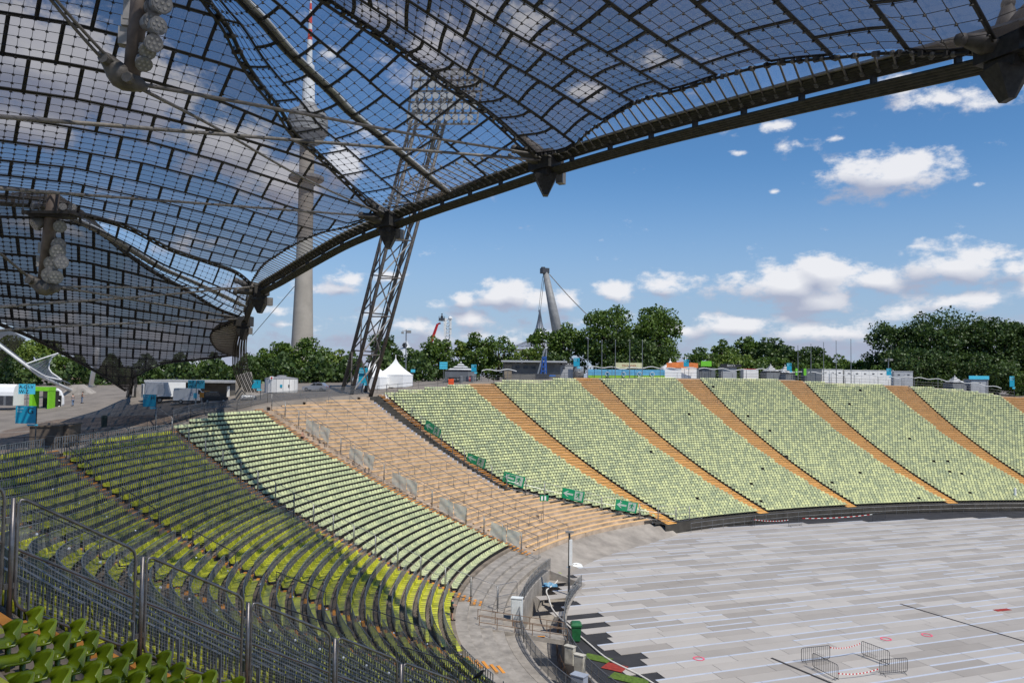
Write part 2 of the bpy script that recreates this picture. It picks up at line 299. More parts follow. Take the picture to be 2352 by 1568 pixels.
# ================================================================ ground, terraces
def terrain():
    ss = np.concatenate([np.arange(-150, -60, 6), np.arange(-60, 160, 1.5), np.arange(160, 231, 6)])
    ds = [0, .4, 2, 5, 9, 14, 20, 28, 38, 50, 70, 100, 150, 220, 320, 480, 700, 1100, 1800, 3000, 6000]
    P = [[T3(s, kmax(s)-.02, -1.3)]+[T3(s, kmax(s)+d/TR) for d in ds] for s in ss]
    mb = MB(); mb.grid(P); o = mb.build('ground', paving, smooth=True); tag(o, kind='structure')
terrain()
def plaza():
    m = bpy.data.materials.new('brown_stone_paving'); m.use_nodes = True; nt = m.node_tree; bs = nt.nodes['Principled BSDF']; bs.inputs['Roughness'].default_value = .9
    ge = nt.nodes.new('ShaderNodeNewGeometry'); mp = nt.nodes.new('ShaderNodeMapping'); mp.inputs['Rotation'].default_value = (0, 0, .25); nt.links.new(ge.outputs['Position'], mp.inputs[0])
    br = nt.nodes.new('ShaderNodeTexBrick'); br.inputs['Scale'].default_value = .42; br.inputs['Mortar Size'].default_value = .012; br.inputs['Color1'].default_value = (.19,.135,.095,1); br.inputs['Color2'].default_value = (.145,.105,.078,1); br.inputs['Mortar'].default_value = (.05,.038,.03,1); nt.links.new(mp.outputs[0], br.inputs['Vector'])
    nz = nt.nodes.new('ShaderNodeTexNoise'); nz.inputs['Scale'].default_value = .6; nz.inputs['Detail'].default_value = 8; nt.links.new(ge.outputs['Position'], nz.inputs['Vector']); mx = nt.nodes.new('ShaderNodeMix'); mx.data_type = 'RGBA'; mx.blend_type = 'OVERLAY'; mx.inputs[0].default_value = .6; nt.links.new(br.outputs[0], mx.inputs[6]); nt.links.new(nz.outputs[0], mx.inputs[7]); nt.links.new(mx.outputs[2], bs.inputs['Base Color'])
    P = [[T3(s, kmax(s)+d/TR, .006+.0004*d) for d in (.6, 2, 5, 9, 14, 18, 22)] for s in np.arange(-20, 15.6, 1.5)]
    mb = MB(); mb.grid(P); tag(mb.build('plaza_paving', m, smooth=True), kind='structure')
plaza()
DIAG = [(32.2, 18), (36, 12), (40, 6), (44.2, 1.9), (46, 0)]
def kdiag(s): return np.interp(s, [a for a, _ in DIAG], [b for _, b in DIAG])
SB = np.concatenate([np.arange(-48, 60, 1.0), np.arange(60, 162, 2.0)])
RS = 1.13                              # row pitch of the near stand relative to the far stand
KN = [float(j)*RS for j in range(0, 47)]
def terrace(name, sa, sb, k0, k1, mat, st=1.0, drop=1.3):
    ss = [sa]+[float(s) for s in SB if sa+.2 < s < sb-.2]+[sb]; mb = MB()
    for k in np.arange(k0, k1, st):
        run = []
        for a, b in zip(ss[:-1], ss[1:]):
            if k+st <= kmax((a+b)/2)+.35*st and not (32 <= (a+b)/2 < 46 and k < kdiag((a+b)/2)-1): run.append((a, b))
        vid = {}
        for a, b in run:
            q = []
            for s in (a, b):
                if s not in vid:
                    z0 = float(Z(s, k-st)) if k > k0 else float(Z(s, k))-drop
                    z1 = float(Z(s, k)); base = len(mb.v)
                    mb.v += [tuple(S(s, k, z=z0)), tuple(S(s, k, z=z1)), tuple(S(s, k+st, z=z1))]; vid[s] = base
                q.append(vid[s])
            mb.f += [(q[0], q[1], q[1]+1, q[0]+1), (q[0]+1, q[1]+1, q[1]+2, q[0]+2)]; mb.mi += [0, 0]
    o = mb.build(name, mat); tag(o, kind='structure'); return o
low_terr = terrace('stand_lower_terrace', -47.9, 20.3, 0, 4*RS-.01, conc, RS)
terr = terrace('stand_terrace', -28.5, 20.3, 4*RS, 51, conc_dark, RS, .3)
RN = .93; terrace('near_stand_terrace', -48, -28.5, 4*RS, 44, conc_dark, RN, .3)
bare = terrace('bare_stand_terrace', 20.3, 32.0, 2*RS, 53, conc_beige, RS)
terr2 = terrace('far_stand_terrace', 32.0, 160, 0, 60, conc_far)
# arena base
def arena():
    pts = []
    for s in np.arange(-60, 220, 2):
        off = 4.9 if s < 17 else (4.9-4.9*(s-17)/4 if s < 21 else 0); x, y, p = Bp(s); pts.append((x-math.cos(p)*off, y-math.sin(p)*off, 0))
    mb = MB(); mb.add([(70, 40, 0)]+pts, [(0, i+1, i+2) for i in range(len(pts)-1)]); tag(mb.build('arena_ground', asphalt), kind='structure')
    mb = MB(); prof = [(0, 1.32), (0, .98), (-1.3, .96), (-1.3, -1.7), (-4.6, -1.75), (-4.6, .05), (-4.95, .05), (-4.95, -.3)]
    P = []
    for s in np.arange(-46, 17.6, .75):
        x, y, p = Bp(s); P.append([(x+math.cos(p)*o, y+math.sin(p)*o, z) for o, z in prof])
    mb.grid(P); mb.prism(P[-1][2:6], (0, 0, 0), np.array([.8, .6, 0])*.3); tag(mb.build('moat', conc), kind='structure')
    P = []
    for s in np.arange(17.6, 46.5, .8):
        e = min(1, max(0, (45.5-s)/6)); P.append([S(s, 2.2, z=1.32), S(s, .9, z=.95), S(s, -.5*e, z=.45), S(s, -1.2-1.6*e, z=.03)])
    mb = MB(); mb.grid(P); mb.add([P[0][0], P[0][1], P[0][2], P[0][3], S(17.3, -9, z=-1.7), S(17.3, 2, z=-1.7)], [(0, 1, 2, 3, 4, 5)])
    tag(mb.build('concrete_apron', M('concrete_apron', (.30,.265,.225), .9, .3, .5, bump=.3, detail=9), smooth=True), kind='structure')
arena()
# floor cover panels
E1 = np.array([.9426, .334, 0]); E2 = np.array([-.334, .9426, 0])
def g0(x, y, z=0.0): d = ray(x, y); return EYE+d*((z-EYE[2])/d[2])
def inside(p, poly):
    c = False; n = len(poly); x, y = p[0], p[1]
    for i in range(n):
        a, b = poly[i], poly[(i+1) % n]
        if (a[1] > y) != (b[1] > y) and x < (b[0]-a[0])*(y-a[1])/(b[1]-a[1])+a[0]: c = not c
    return c
def floor_panels():
    poly = [g0(*p)[:2] for p in [(1483,1214),(1400,1244),(1330,1272),(1298,1300),(1280,1330),(1272,1362),(1290,1390),(1345,1425),(1440,1500),(1540,1568)]]+[np.array([22., 40]), np.array([150., 40]), np.array([150., 141])]+[g0(*p)[:2] for p in [(2352,1187),(2000,1196),(1702,1207),(1600,1203)]]
    fm = M('floor_panel_grey', (.36,.32,.28), .6, .15, .35, rnd=.6, col2=(.50,.46,.415), detail=6)
    fs = M('floor_seam_light', (.50,.53,.60), .4, .08, 1)
    root = thing('floor_cover', g0(1800, 1400), 'pale grey temporary floor cover of long panels across the arena', 'floor cover')
    W, Ln = 1.19, 4.4; cand = []
    for r in range(-20, 120):
        off = rng.uniform(0, Ln)
        for c in range(-20, 40):
            q = E1*((c+.5)*Ln+off)+E2*((r+.5)*W+30)
            if inside(q, poly):
                q[2] = 0; D = q[1]; x, y = proj(q) if D > 3 else (1e5, 1e5)
                cand.append(((0 if (-100 < x < 2450 and y < 1650) else 1), D, q, r))
    cand.sort(key=lambda t: (t[0], t[1])); rz = math.atan2(E1[1], E1[0])
    b = MB(); b.box((0, 0, .022), (Ln-.03, W-.02, .03)); me = b.build('panel', fm).data; bpy.data.objects.remove(bpy.data.objects['panel'])
    b2 = MB(); b2.box((0, W/2-.09, .027), (Ln-.03, .2, .035)); me2 = b2.build('seam', fs).data; bpy.data.objects.remove(bpy.data.objects['seam'])
    for k, (_, D, q, r) in enumerate(cand[:300]):
        o = bpy.data.objects.new('panel', me); COL.objects.link(o); o.parent = root; o.location = Vector(q)-root.location; o.rotation_euler = (0, 0, rz)
        if r % 2 == 0 or rng.random() < .12:
            j = bpy.data.objects.new('seam_strip', me2); COL.objects.link(j); j.parent = o
    rest = cand[300:]
    if rest:
        ca, sa = math.cos(rz), math.sin(rz); R = np.tile(np.array([[ca, -sa, 0], [sa, ca, 0], [0, 0, 1]]), (len(rest), 1, 1)); T = np.array([q for _, _, q, _r in rest]); sm_ = np.array([q[3] % 2 == 0 or rng.random() < .12 for q in rest])
        tag(bulk('far_panels', b.v, b.f, (R, T), fm, root), kind='stuff'); tag(bulk('far_seam_strips', b2.v, b2.f, (R[sm_], T[sm_]), fs, root), kind='stuff')
    mb = MB(); a, c = g0(2068, 1386, .05), g0(2420, 1492, .05); mb.beam(a, c, .16, .03); tag(mb.build('floor_gap_cover', asphalt), 'long thin black strip lying diagonally across the pale floor', 'strip')
    mb = MB(); a, c = g0(1772, 1510, .05), g0(1985, 1600, .05); mb.beam(a, c, .2, .03); tag(mb.build('floor_gap_cover', asphalt), 'black strip running between the barriers on the pale floor', 'strip')
floor_panels()
# ================================================================ aisles
def sc(s, k): return 1+k*TR*np.interp(s, [a for a, _ in SEG], [1/b for _, b in SEG])
AIS = [('F', -28.2, 0, .95, .95), ('E', -17.2, .2, 1.1, 1.1), ('G', -11.8, .27, 1.2, 1.2), ('H', 1.7, .185, 1.2, 1.3), ('I', 19.3, .01, 1.2, 1.3), ('J', 32.5, .02, 1.0, 1.3),
       ('1', 46.3, 0, 1.7, 5.6), ('2', 63.3, 0, 1.7, 5.6), ('3', 79.6, .015, 1.7, 5.6), ('4', 97.8, .01, 1.7, 5.6), ('5', 116, 0, 1.7, 5.6), ('6', 134, 0, 1.7, 5.6), ('7', 152, 0, 1.7,5)]
def aisle_s(a, k): return a[1]+a[2]*k
def aisle_w(a, k): return (a[3]+(a[4]-a[3])*k/57)/sc(aisle_s(a, k), k)     # width in s
def vis(p):
    if p[1] < 2: return None
    x, y = proj(p); return (x, y) if -30 < x < 2382 and -30 < y < 1600 else None
def steps():
    st = []
    for a in AIS:
        k0 = 0 if a[1] > 33 else (2 if a[1] < 20 else 16); far = a[1] > 40
        stp = 1.0 if a[1] > 33 else RS
        for k in ([float(q) for q in range(k0, 60)] if a[1] > 33 else [q for q in KN if q >= k0]):
            s = aisle_s(a, k)
            if k+.6 > kmax(s) or (a[0] == 'J' and k < 17): continue
            w = aisle_w(a, k)*sc(s, k); o, t = frame(s); rise = (.2+.00386*k)*float(G(s))*stp
            for h in (0, 1):
                p = S(s, k+.5*h*stp, z=float(Z(s, k))+h*rise/2); st.append((p, s, w, rise, far, h))
    st.sort(key=lambda q: (0 if vis(q[0]) else 1, q[0][1]))
    rest_n, rest_f = [], []; cache = {}
    for i, (p, s, w, rise, far, h) in enumerate(st):
        o, t = frame(s); c = p+o*(.2 if far else .10); dz = .03; hz = rise/2 if h else .05
        if i < 300:
            par = terr if s < 20.3 else (bare if s < 32 else terr2)
            kk = (round(w, 1), far, h)
            if kk not in cache:
                b = MB(); b.box((0, 0, 0), (.36 if far else .19, kk[0], .06)); ob = b.build('step', orange_p if far else orange); cache[kk] = ob.data; bpy.data.objects.remove(ob)
            ob = bpy.data.objects.new('step', cache[kk]); COL.objects.link(ob); ob.parent = par; ob.location = Vector(c+np.array([0, 0, .01])); ob.rotation_euler = (0, 0, math.atan2(o[1], o[0]))
            if h: 
                b = MB(); 
        else: (rest_f if far else rest_n).append((c, o, t, w))
        if h: mids.append((p+o*.2, o, t, w, rise, far))
    bv = [(x, y, z) for z in (-.5, .5) for x, y in ((-.5, -.5), (.5, -.5), (.5, .5), (-.5, .5))]; bf = [(3, 2, 1, 0), (4, 5, 6, 7), (0, 1, 5, 4), (1, 2, 6, 5), (2, 3, 7, 6), (3, 0, 4, 7)]
    for L, d, m, par in ((rest_n, .19, orange, terr), (rest_f, .36, orange_p, terr2)):
        R = np.array([np.column_stack([o*d, t*w, np.array([0, 0, .06])]) for c, o, t, w in L]); T = np.array([c+np.array([0, 0, .01]) for c, *_ in L])
        tag(bulk('steps_farther_up', bv, bf, (R, T), m, par), kind='stuff')
    R = np.array([np.column_stack([o*.4, t*w, np.array([0, 0, r/2])]) for c, o, t, w, r, f in mids]); T = np.array([c-np.array([0, 0, r/4+.012]) for c, o, t, w, r, f in mids])
    tag(bulk('step_blocks', bv, bf, (R, T), M('step_concrete', (.30,.22,.15), .9, .3, 1), terr), kind='stuff')
mids = []; steps()
# ================================================================ seats
def shell(high):
    """moulded seat: pan + curved back. local x = sideways, y = towards the back (outward), z up"""
    W = .225
    if high:
        prof = [(-.22, .37), (-.17, .39), (0, .37), (.11, .365), (.17, .40), (.20, .47), (.22, .55), (.235, .63), (.245, .69)]
        P = []
        for i, (y, z) in enumerate(prof):
            row = []
            for j in range(7):
                u = -1+2*j/6; wy = -.17*abs(u)**2.2*max(0, (i-3))/5; wz = .05*u*u if i < 5 else -.12*max(0, abs(u)-.4)**1.4*(i-4)/2.2
                row.append((u*W*(1 if i < 5 else 1-.03*(i-5)), y+wy, z+wz))
            P.append(row)
        I, J = len(P), 7; A = np.array(P); d = np.array([0, .028, -.02]); V = [tuple(p) for r in A for p in r]+[tuple(p+(d if i > 3 else np.array([0, 0, -.03]))) for i, r in enumerate(A) for p in r]
        n = I*J; Fs = []
        for i in range(I-1):
            for j in range(J-1):
                q = (i*J+j, i*J+j+1, (i+1)*J+j+1, (i+1)*J+j); Fs += [q, tuple(x+n for x in q[::-1])]
        rim = [j for j in range(J)]+[i*J+J-1 for i in range(1, I)]+[(I-1)*J+j for j in range(J-2, -1, -1)]+[i*J for i in range(I-2, 0, -1)]
        for a, b in zip(rim, rim[1:]+rim[:1]): Fs.append((b, a, a+n, b+n))
        b = MB(); b.add(V, Fs); b.box((0, .1, .2), (.06, .06, .4)); return b.v, b.f
    b = MB(); b.add([(-W, -.2, .42), (W, -.2, .42), (W, .17, .40), (-W, .17, .40), (-W, -.2, .36), (W, -.2, .36)], [(0, 1, 2, 3), (4, 5, 1, 0)])
    arch = [(-W, .17, .35), (W, .17, .35), (W, .21, .52), (W*.62, .235, .60), (-W*.62, .235, .60), (-W, .21, .52)]
    n = 6; V = arch+[(x, y+.035, z) for x, y, z in arch]
    # one island so every seat gets one colour
    vs = [(-W, -.2, .36), (W, -.2, .36), (-W, -.2, .32), (W, -.2, .32)]+V
    Fs = [(0, 1, 5, 4), (2, 3, 1, 0), (4, 5, 6, 7, 8, 9), (15, 14, 13, 12, 11, 10), (5, 11, 12, 6), (6, 12, 13, 7), (7, 13, 14, 8), (8, 14, 15, 9), (9, 15, 10, 4)]
    return vs, Fs
SV, SF = shell(False); SVh, SFh = shell(True)
def seats():
    allS = []; IDX = []
    bounds = [-38.0]+[None]
    for k, st in [(float(q), 1.0) for q in range(60)]+[(q, RS) for q in KN]+[(4*RS+RN*q, RN) for q in range(14, 42)]:
        # section borders on this row
        edges = [(-40.0, -40.0)]+[(aisle_s(a, k)-aisle_w(a, k)/2, aisle_s(a, k)+aisle_w(a, k)/2) for a in AIS]
        for i in range(len(edges)-1):
            a0, b0 = edges[i][1], edges[i+1][0]
            if 19 < (a0+b0)/2 < 32.5: continue
            md = (a0+b0)/2
            if st != (RN if md < -28.3 else (RS if md < 19 else 1.0)): continue
            ix = 0
            s = a0+.12/sc(a0, k); km = k+.9*st
            while s < b0-.15/sc(s, k):
                pitch = .53/sc(s, k); sm = s+pitch/2; s += pitch; ix += 1
                if sm < -28.2 and k < 18: continue
                if sm < 19 and k < 4*RS-.1: continue
                if sm > 32 and sm < 46.4 and k < kdiag(sm)+.8: continue
                if km > kmax(sm): continue
                if k > 0 and 46 < sm and rng.random() < .004: continue
                allS.append((sm, k, st)); IDX.append((i, ix, round(k/RS) if st > 1 else round((k-4*RS)/RN)-20))
    A = np.array(allS); P = []
    for s, k, st in allS: P.append(S(s, k+.62*st, z=float(Z(s, k))))
    P = np.array(P); q = (P-EYE)@R3; D = -q[:, 2]; px = 1176+F*q[:, 0]/D; py = 784-F*q[:, 1]/D
    inv = (px > -25) & (px < 2377) & (py > -20) & (py < 1700) & (D > 2); score = np.where(inv, D, 1e6+D); order = np.argsort(score)
    psi = np.interp(A[:, 0], BT[:, 0], BT[:, 3]); keep = (np.abs(px-1176) < 1900) & (D > 1.0)
    mk = {}
    for hi in (0, 1):
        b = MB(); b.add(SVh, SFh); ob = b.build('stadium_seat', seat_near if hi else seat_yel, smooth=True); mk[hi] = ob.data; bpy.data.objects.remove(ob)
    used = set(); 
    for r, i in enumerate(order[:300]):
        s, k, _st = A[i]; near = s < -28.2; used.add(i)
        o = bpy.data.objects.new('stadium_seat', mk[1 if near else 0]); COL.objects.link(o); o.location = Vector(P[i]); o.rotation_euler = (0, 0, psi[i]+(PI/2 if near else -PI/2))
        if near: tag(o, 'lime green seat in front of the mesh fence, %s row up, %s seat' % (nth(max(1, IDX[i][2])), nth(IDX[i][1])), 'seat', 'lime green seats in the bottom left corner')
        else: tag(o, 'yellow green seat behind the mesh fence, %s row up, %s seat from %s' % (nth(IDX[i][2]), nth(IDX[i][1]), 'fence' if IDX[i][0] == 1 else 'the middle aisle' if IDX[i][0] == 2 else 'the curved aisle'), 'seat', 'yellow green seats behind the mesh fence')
    rest = [i for i in order[300:] if keep[i]]
    def grp(sel, name, mat, label):
        idx = np.array([i for i in rest if sel(A[i])]); 
        if len(idx) == 0: return
        a = psi[idx]-PI/2; R = np.zeros((len(idx), 3, 3)); R[:, 0, 0] = np.cos(a); R[:, 0, 1] = -np.sin(a); R[:, 1, 0] = np.sin(a); R[:, 1, 1] = np.cos(a); R[:, 2, 2] = 1
        R[:, :, 1] *= (1+rng.normal(0, .04, len(idx)))[:, None]
        o = bulk(name, SV, SF, (R, P[idx]), mat); tag(o, label, 'seats', kind='stuff')
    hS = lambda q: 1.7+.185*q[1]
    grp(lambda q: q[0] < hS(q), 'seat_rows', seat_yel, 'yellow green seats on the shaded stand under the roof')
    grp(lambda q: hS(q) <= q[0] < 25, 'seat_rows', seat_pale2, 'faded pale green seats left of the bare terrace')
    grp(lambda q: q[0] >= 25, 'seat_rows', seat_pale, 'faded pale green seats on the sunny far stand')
    # black beams that carry the pale seats; their black also paints the shade below
    bm = MB(); rows = {}
    for s, k, st in allS:
        if s >= 1.7+.185*k and s < 19.5: rows.setdefault(k, []).append(s)
    for k, L in rows.items():
        ss = np.linspace(min(L)-.15, max(L)+.15, 14); z = [float(Z(s, k)) for s in ss]
        bm.grid([[S(s, k+.36*RS, z=q+.30), S(s, k+.36*RS, z=q+.04), S(s, k+.55*RS, z=q+.04)] for s, q in zip(ss, z)])
    tag(bm.build('seat_beams', M('beam_black', (.012,.012,.012), .8, .3), terr), kind='stuff')
seats()
# ================================================================ row railings in the roofed stand
def row_railings():
    for kn, k in enumerate(KN[4:]):
        eds = [(aisle_s(a, k)-aisle_w(a, k)/2, aisle_s(a, k)+aisle_w(a, k)/2) for a in AIS[:4]]
        for i in range(3):
            a, b = eds[i][1]+.05, eds[i+1][0]-.05; mid = (a+b)/2
            if k+.95*RS > kmax(mid): continue
            n = max(2, int((b-a)*sc(mid, k)/.31)); ss = np.linspace(a, b, n+1); o_ = S(mid, k)
            names = ['grey slatted railing of the %s row up, beside the mesh fence' % nth(kn+1), 'grey slatted railing of the %s row up, between the two curved aisles' % nth(kn+1), 'grey slatted railing of the %s row up, beside the pale green seats' % nth(kn+1)]
            root = thing('row_railing', o_, names[i], 'railing', 'slatted railings along the seat rows')
            top = MB(); top.tube([S(s, k+.95*RS, z=float(Z(s, k))+1.22) for s in ss[::2]], .028, 4); top.build('top_rail', rail_g, root)
            low = MB()
            for s in ss:
                p = S(s, k+.95*RS, z=float(Z(s, k))+.02); oo, tt = frame(s); low.box(p+np.array([0, 0, .62]), (.02, .09, 1.18), math.atan2(oo[1], oo[0]))
            tag(low.build('slats', rail_g, root), kind='stuff')
            if i == 0 or (i == 1 and kn % 2):
                c = MB(); c.ball(S(a+(b-a)*.42, k+.95*RS, z=float(Z(a, k))+1.26), .05); c.build('cap', M('white_cap', (.9,.9,.9), .3, .05), root)
row_railings()
# ================================================================ bare terrace: bench planks and handrails
for k in KN[2:]:
    ss = [s for s in np.arange(20.8, 31.9, .7)] if k > 18 else [s for s in np.arange(20.8, 31.9 if k > 17 else 31.9+(18-k)*.78, .7)]
    ss = [s for s in ss if k+1 < kmax(s)]
    if len(ss) < 3: continue
    P = []
    for s in ss:
        z = float(Z(s, k)); P.append([S(s, k+.04, z=z+.03), S(s, k+.04, z=z+.14), S(s, k+.30, z=z+.14), S(s, k+.30, z=z+.03)])
    mb = MB(); mb.grid(P); tag(mb.build('bench_plank', plank_m), 'tan bench plank on the bare terrace, %s row up from the arena' % nth(round(k/RS)-1), 'bench', 'bench planks on the bare terrace')
# lower rows of the bare terrace that run on in front of the first seat block
mb = MB()
for k in KN[2:16]:
    ss = list(np.arange(31.9, 32.6+(18-k)*.78, .6)); z = [float(Z(s, k)) for s in ss]
    mb.grid([[S(s, k-.05, z=zz-.95), S(s, k-.05, z=zz+.02), S(s, k+1.1, z=zz+.02)] for s, zz in zip(ss, z)])
tag(mb.build('bare_stand_lower_terrace', conc_beige), kind='structure')
for n, s0 in enumerate((22.6, 24.8, 27.0, 29.2)):
    root = thing('handrail', S(s0, 4), ['steel handrail down the bare terrace nearest the grey tarps', 'steel handrail down the bare terrace, second from the grey tarps', 'steel handrail down the bare terrace, second from the exit banners', 'steel handrail down the bare terrace nearest the exit banners'][n], 'handrail', 'handrails on the bare terrace')
    kk = [k for k in np.arange(3, 50, 4.6) if k < kmax(s0)-1]
    mb = MB(); mb.tube([S(s0, k, 1.0) for k in kk], .035, 5); mb.build('rail', steel, root)
    for k in kk: mb = MB(); mb.tube([S(s0, k, -.1), S(s0, k, 1.0)], .03, 5); mb.build('post', steel, root)
_at0 = at
def rd(D):
    u = min(1, max(0, (D-74)/36)); return D*(.85+.15*u*u*(3-2*u))
def at(x, y, D): return _at0(x, y, rd(D))
# ================================================================ the tent roof
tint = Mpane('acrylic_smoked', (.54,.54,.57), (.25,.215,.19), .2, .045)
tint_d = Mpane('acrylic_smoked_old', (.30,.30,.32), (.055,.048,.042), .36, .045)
clear = Mpane('acrylic_clear', (.84,.86,.9), (.5,.5,.5), .07, .05)
joint_m = M('neoprene_joint', (.018,.018,.02), .7, .3, 3)
cable_d = M('cable_dark', (.045,.042,.038), .6, .4, 5, metal=.3)
cable_m = M('cable_main_strand', (.075,.07,.055), .6, .35, 4, metal=.3)
rope_m = M('cable_grey_weathered', (.19,.175,.155), .65, .35, 3, metal=.25)
cast = M('cast_steel_weathered', (.16,.145,.125), .6, .4, 2.5, metal=.3, bump=.3)
class TPS:
    def __init__(s, pts):
        P = np.array(pts, float); s.X = P[:, :2]/500; n = len(P); K = s.k(s.X[:, None]-s.X[None]); A = np.zeros((n+3, n+3)); A[:n, :n] = K+np.eye(n)*2e-3
        A[:n, n] = 1; A[:n, n+1:] = s.X; A[n, :n] = 1; A[n+1:, :n] = s.X.T; b = np.zeros(n+3); b[:n] = 1/P[:, 2]; s.w = np.linalg.solve(A, b)
    def k(s, d): r2 = (d**2).sum(-1); return r2*np.log(r2+1e-9)*.5
    def __call__(s, x, y):
        q = np.array([x, y])/500; n = len(s.X); v = s.k(q[None]-s.X)@s.w[:n]+s.w[n]+q@s.w[n+1:]; return 1/max(v, 1/160)
def spl(pts, n):
    """smooth resample of a list of points (any dimension)"""
    P = np.array(pts, float); d = np.concatenate([[0], np.cumsum(np.linalg.norm(np.diff(P[:, :3], axis=0), axis=1))]); t = np.linspace(0, d[-1], n)
    m = np.gradient(P, d, axis=0) if len(P) > 2 else np.array([(P[1]-P[0])/d[-1]]*2); out = []
    for u in t:
        i = min(max(np.searchsorted(d, u)-1, 0), len(d)-2); h = d[i+1]-d[i]; x = (u-d[i])/h
        out.append((2*x**3-3*x*x+1)*P[i]+(x**3-2*x*x+x)*h*m[i]+(3*x*x-2*x**3)*P[i+1]+(x**3-x*x)*h*m[i+1])
    return np.array(out)
def px3(L, n=None):                    # (px, py, D) control points to a smooth 3D curve
    P = np.array([at(*p) for p in L]); return spl(P, n) if n else P
def near_poly(q, poly):
    best = None; q = np.array(q[:2], float)
    for a, b in zip(poly, poly[1:]+poly[:1]):
        a = np.array(a, float); b = np.array(b, float); t = np.clip(((q-a)@(b-a))/((b-a)@(b-a)+1e-9), 0, 1); c = a+t*(b-a); d = np.hypot(*(q-c))
        if best is None or d < best[0]: best = (d, c)
    return best[1]
def build_net(root, G3, keep, pane_mat, jw=.15, cw=.019, knob=.095, stag=True, limit=300):
    """G3[i][j]: surface points every quarter panel; axis 0 crosses the long joints (a joint every 4), axis 1 runs along them"""
    I, J, _ = G3.shape; nr = (I-1)//4; cen = np.array([0, 0, 25.])
    N = np.zeros_like(G3); du = np.gradient(G3, axis=0); dv = np.gradient(G3, axis=1); N = np.cross(du, dv); N /= np.linalg.norm(N, axis=2, keepdims=True)+1e-9
    N *= np.where((N[..., 2:3] < 0), -1, 1)      # upwards
    jb = MB(); cb = MB(); kb = []; panes = []
    def seg_ok(i, j, ax):
        if ax == 1: return (i < I-1 and keep[i][j]) or (i > 0 and keep[i-1][j])
        return (j < J-1 and keep[i][j]) or (j > 0 and keep[i][j-1])
    isbar = lambda i, j: ((j+(2 if (stag and (i//4) % 2) else 0)) % 4) == 0
    for i in range(I):
        for j in range(J):
            p = G3[i, j]
            if j < J-1 and seg_ok(i, j, 1):
                q = G3[i, j+1]
                if np.linalg.norm(q-p) > .03:
                    if i % 4 == 0: jb.beam(p, q, jw, .05, N[i, j])
                    cb.beam(p-N[i, j]*.10, q-N[i, j+1]*.10, cw, cw, N[i, j])
            if i < I-1 and seg_ok(i, j, 0):
                q = G3[i+1, j]
                if np.linalg.norm(q-p) > .03:
                    if isbar(i, j): jb.beam(p, q, jw, .05, N[i, j])
                    cb.beam(p-N[i, j]*.10, q-N[i+1, j]*.10, cw*.8, cw*.8, N[i, j])
            ok = any(0 <= a < I-1 and 0 <= b < J-1 and keep[a][b] for a in (i-1, i) for b in (j-1, j))
            if ok: kb.append((p-N[i, j]*.11, N[i, j]))
    for r in range(nr):
        sh = 2 if (stag and r % 2) else 0
        for c in range(-1, J//4+1):
            cells = [(i, j) for i in range(4*r, 4*r+4) for j in range(4*c+sh-(4 if stag else 0), 4*c+sh+4-(4 if stag else 0)) if 0 <= j < J-1 and keep[i][j]]
            if cells: panes.append(cells)
    panes.sort(key=lambda cs: np.linalg.norm(G3[cs[0][0], cs[0][1]]-EYE)); rest = MB()
    for n, cells in enumerate(panes):
        mb = MB() if n < limit else rest; ids = {}
        for i, j in cells:
            f = []
            for a, b in ((i, j), (i, j+1), (i+1, j+1), (i+1, j)):
                if (a, b) not in ids: ids[(a, b)] = len(mb.v); mb.v.append(tuple(G3[a, b]+N[a, b]*.01))
                f.append(ids[(a, b)])
            mb.f.append(tuple(f)); mb.mi.append(0)
        if n < limit: mb.build('pane', pane_mat, root, smooth=True)
    if rest.v: tag(rest.build('far_panes', pane_mat, root), kind='stuff')
    jb.build('panel_joints', joint_m, root); tag(cb.build('net_cables', cable_d, root), kind='stuff')
    if knob:
        bv = [(-.5, -.5, -.5), (.5, -.5, -.5), (.5, .5, -.5), (-.5, .5, -.5), (0, 0, .8)]; bf = [(3, 2, 1, 0), (0, 1, 4), (1, 2, 4), (2, 3, 4), (3, 0, 4)]
        R = np.array([np.eye(3)*knob for _ in kb]); T = np.array([p for p, _ in kb]); tag(bulk('net_clamps', bv, bf, (R, T), cable_d, root), kind='stuff')
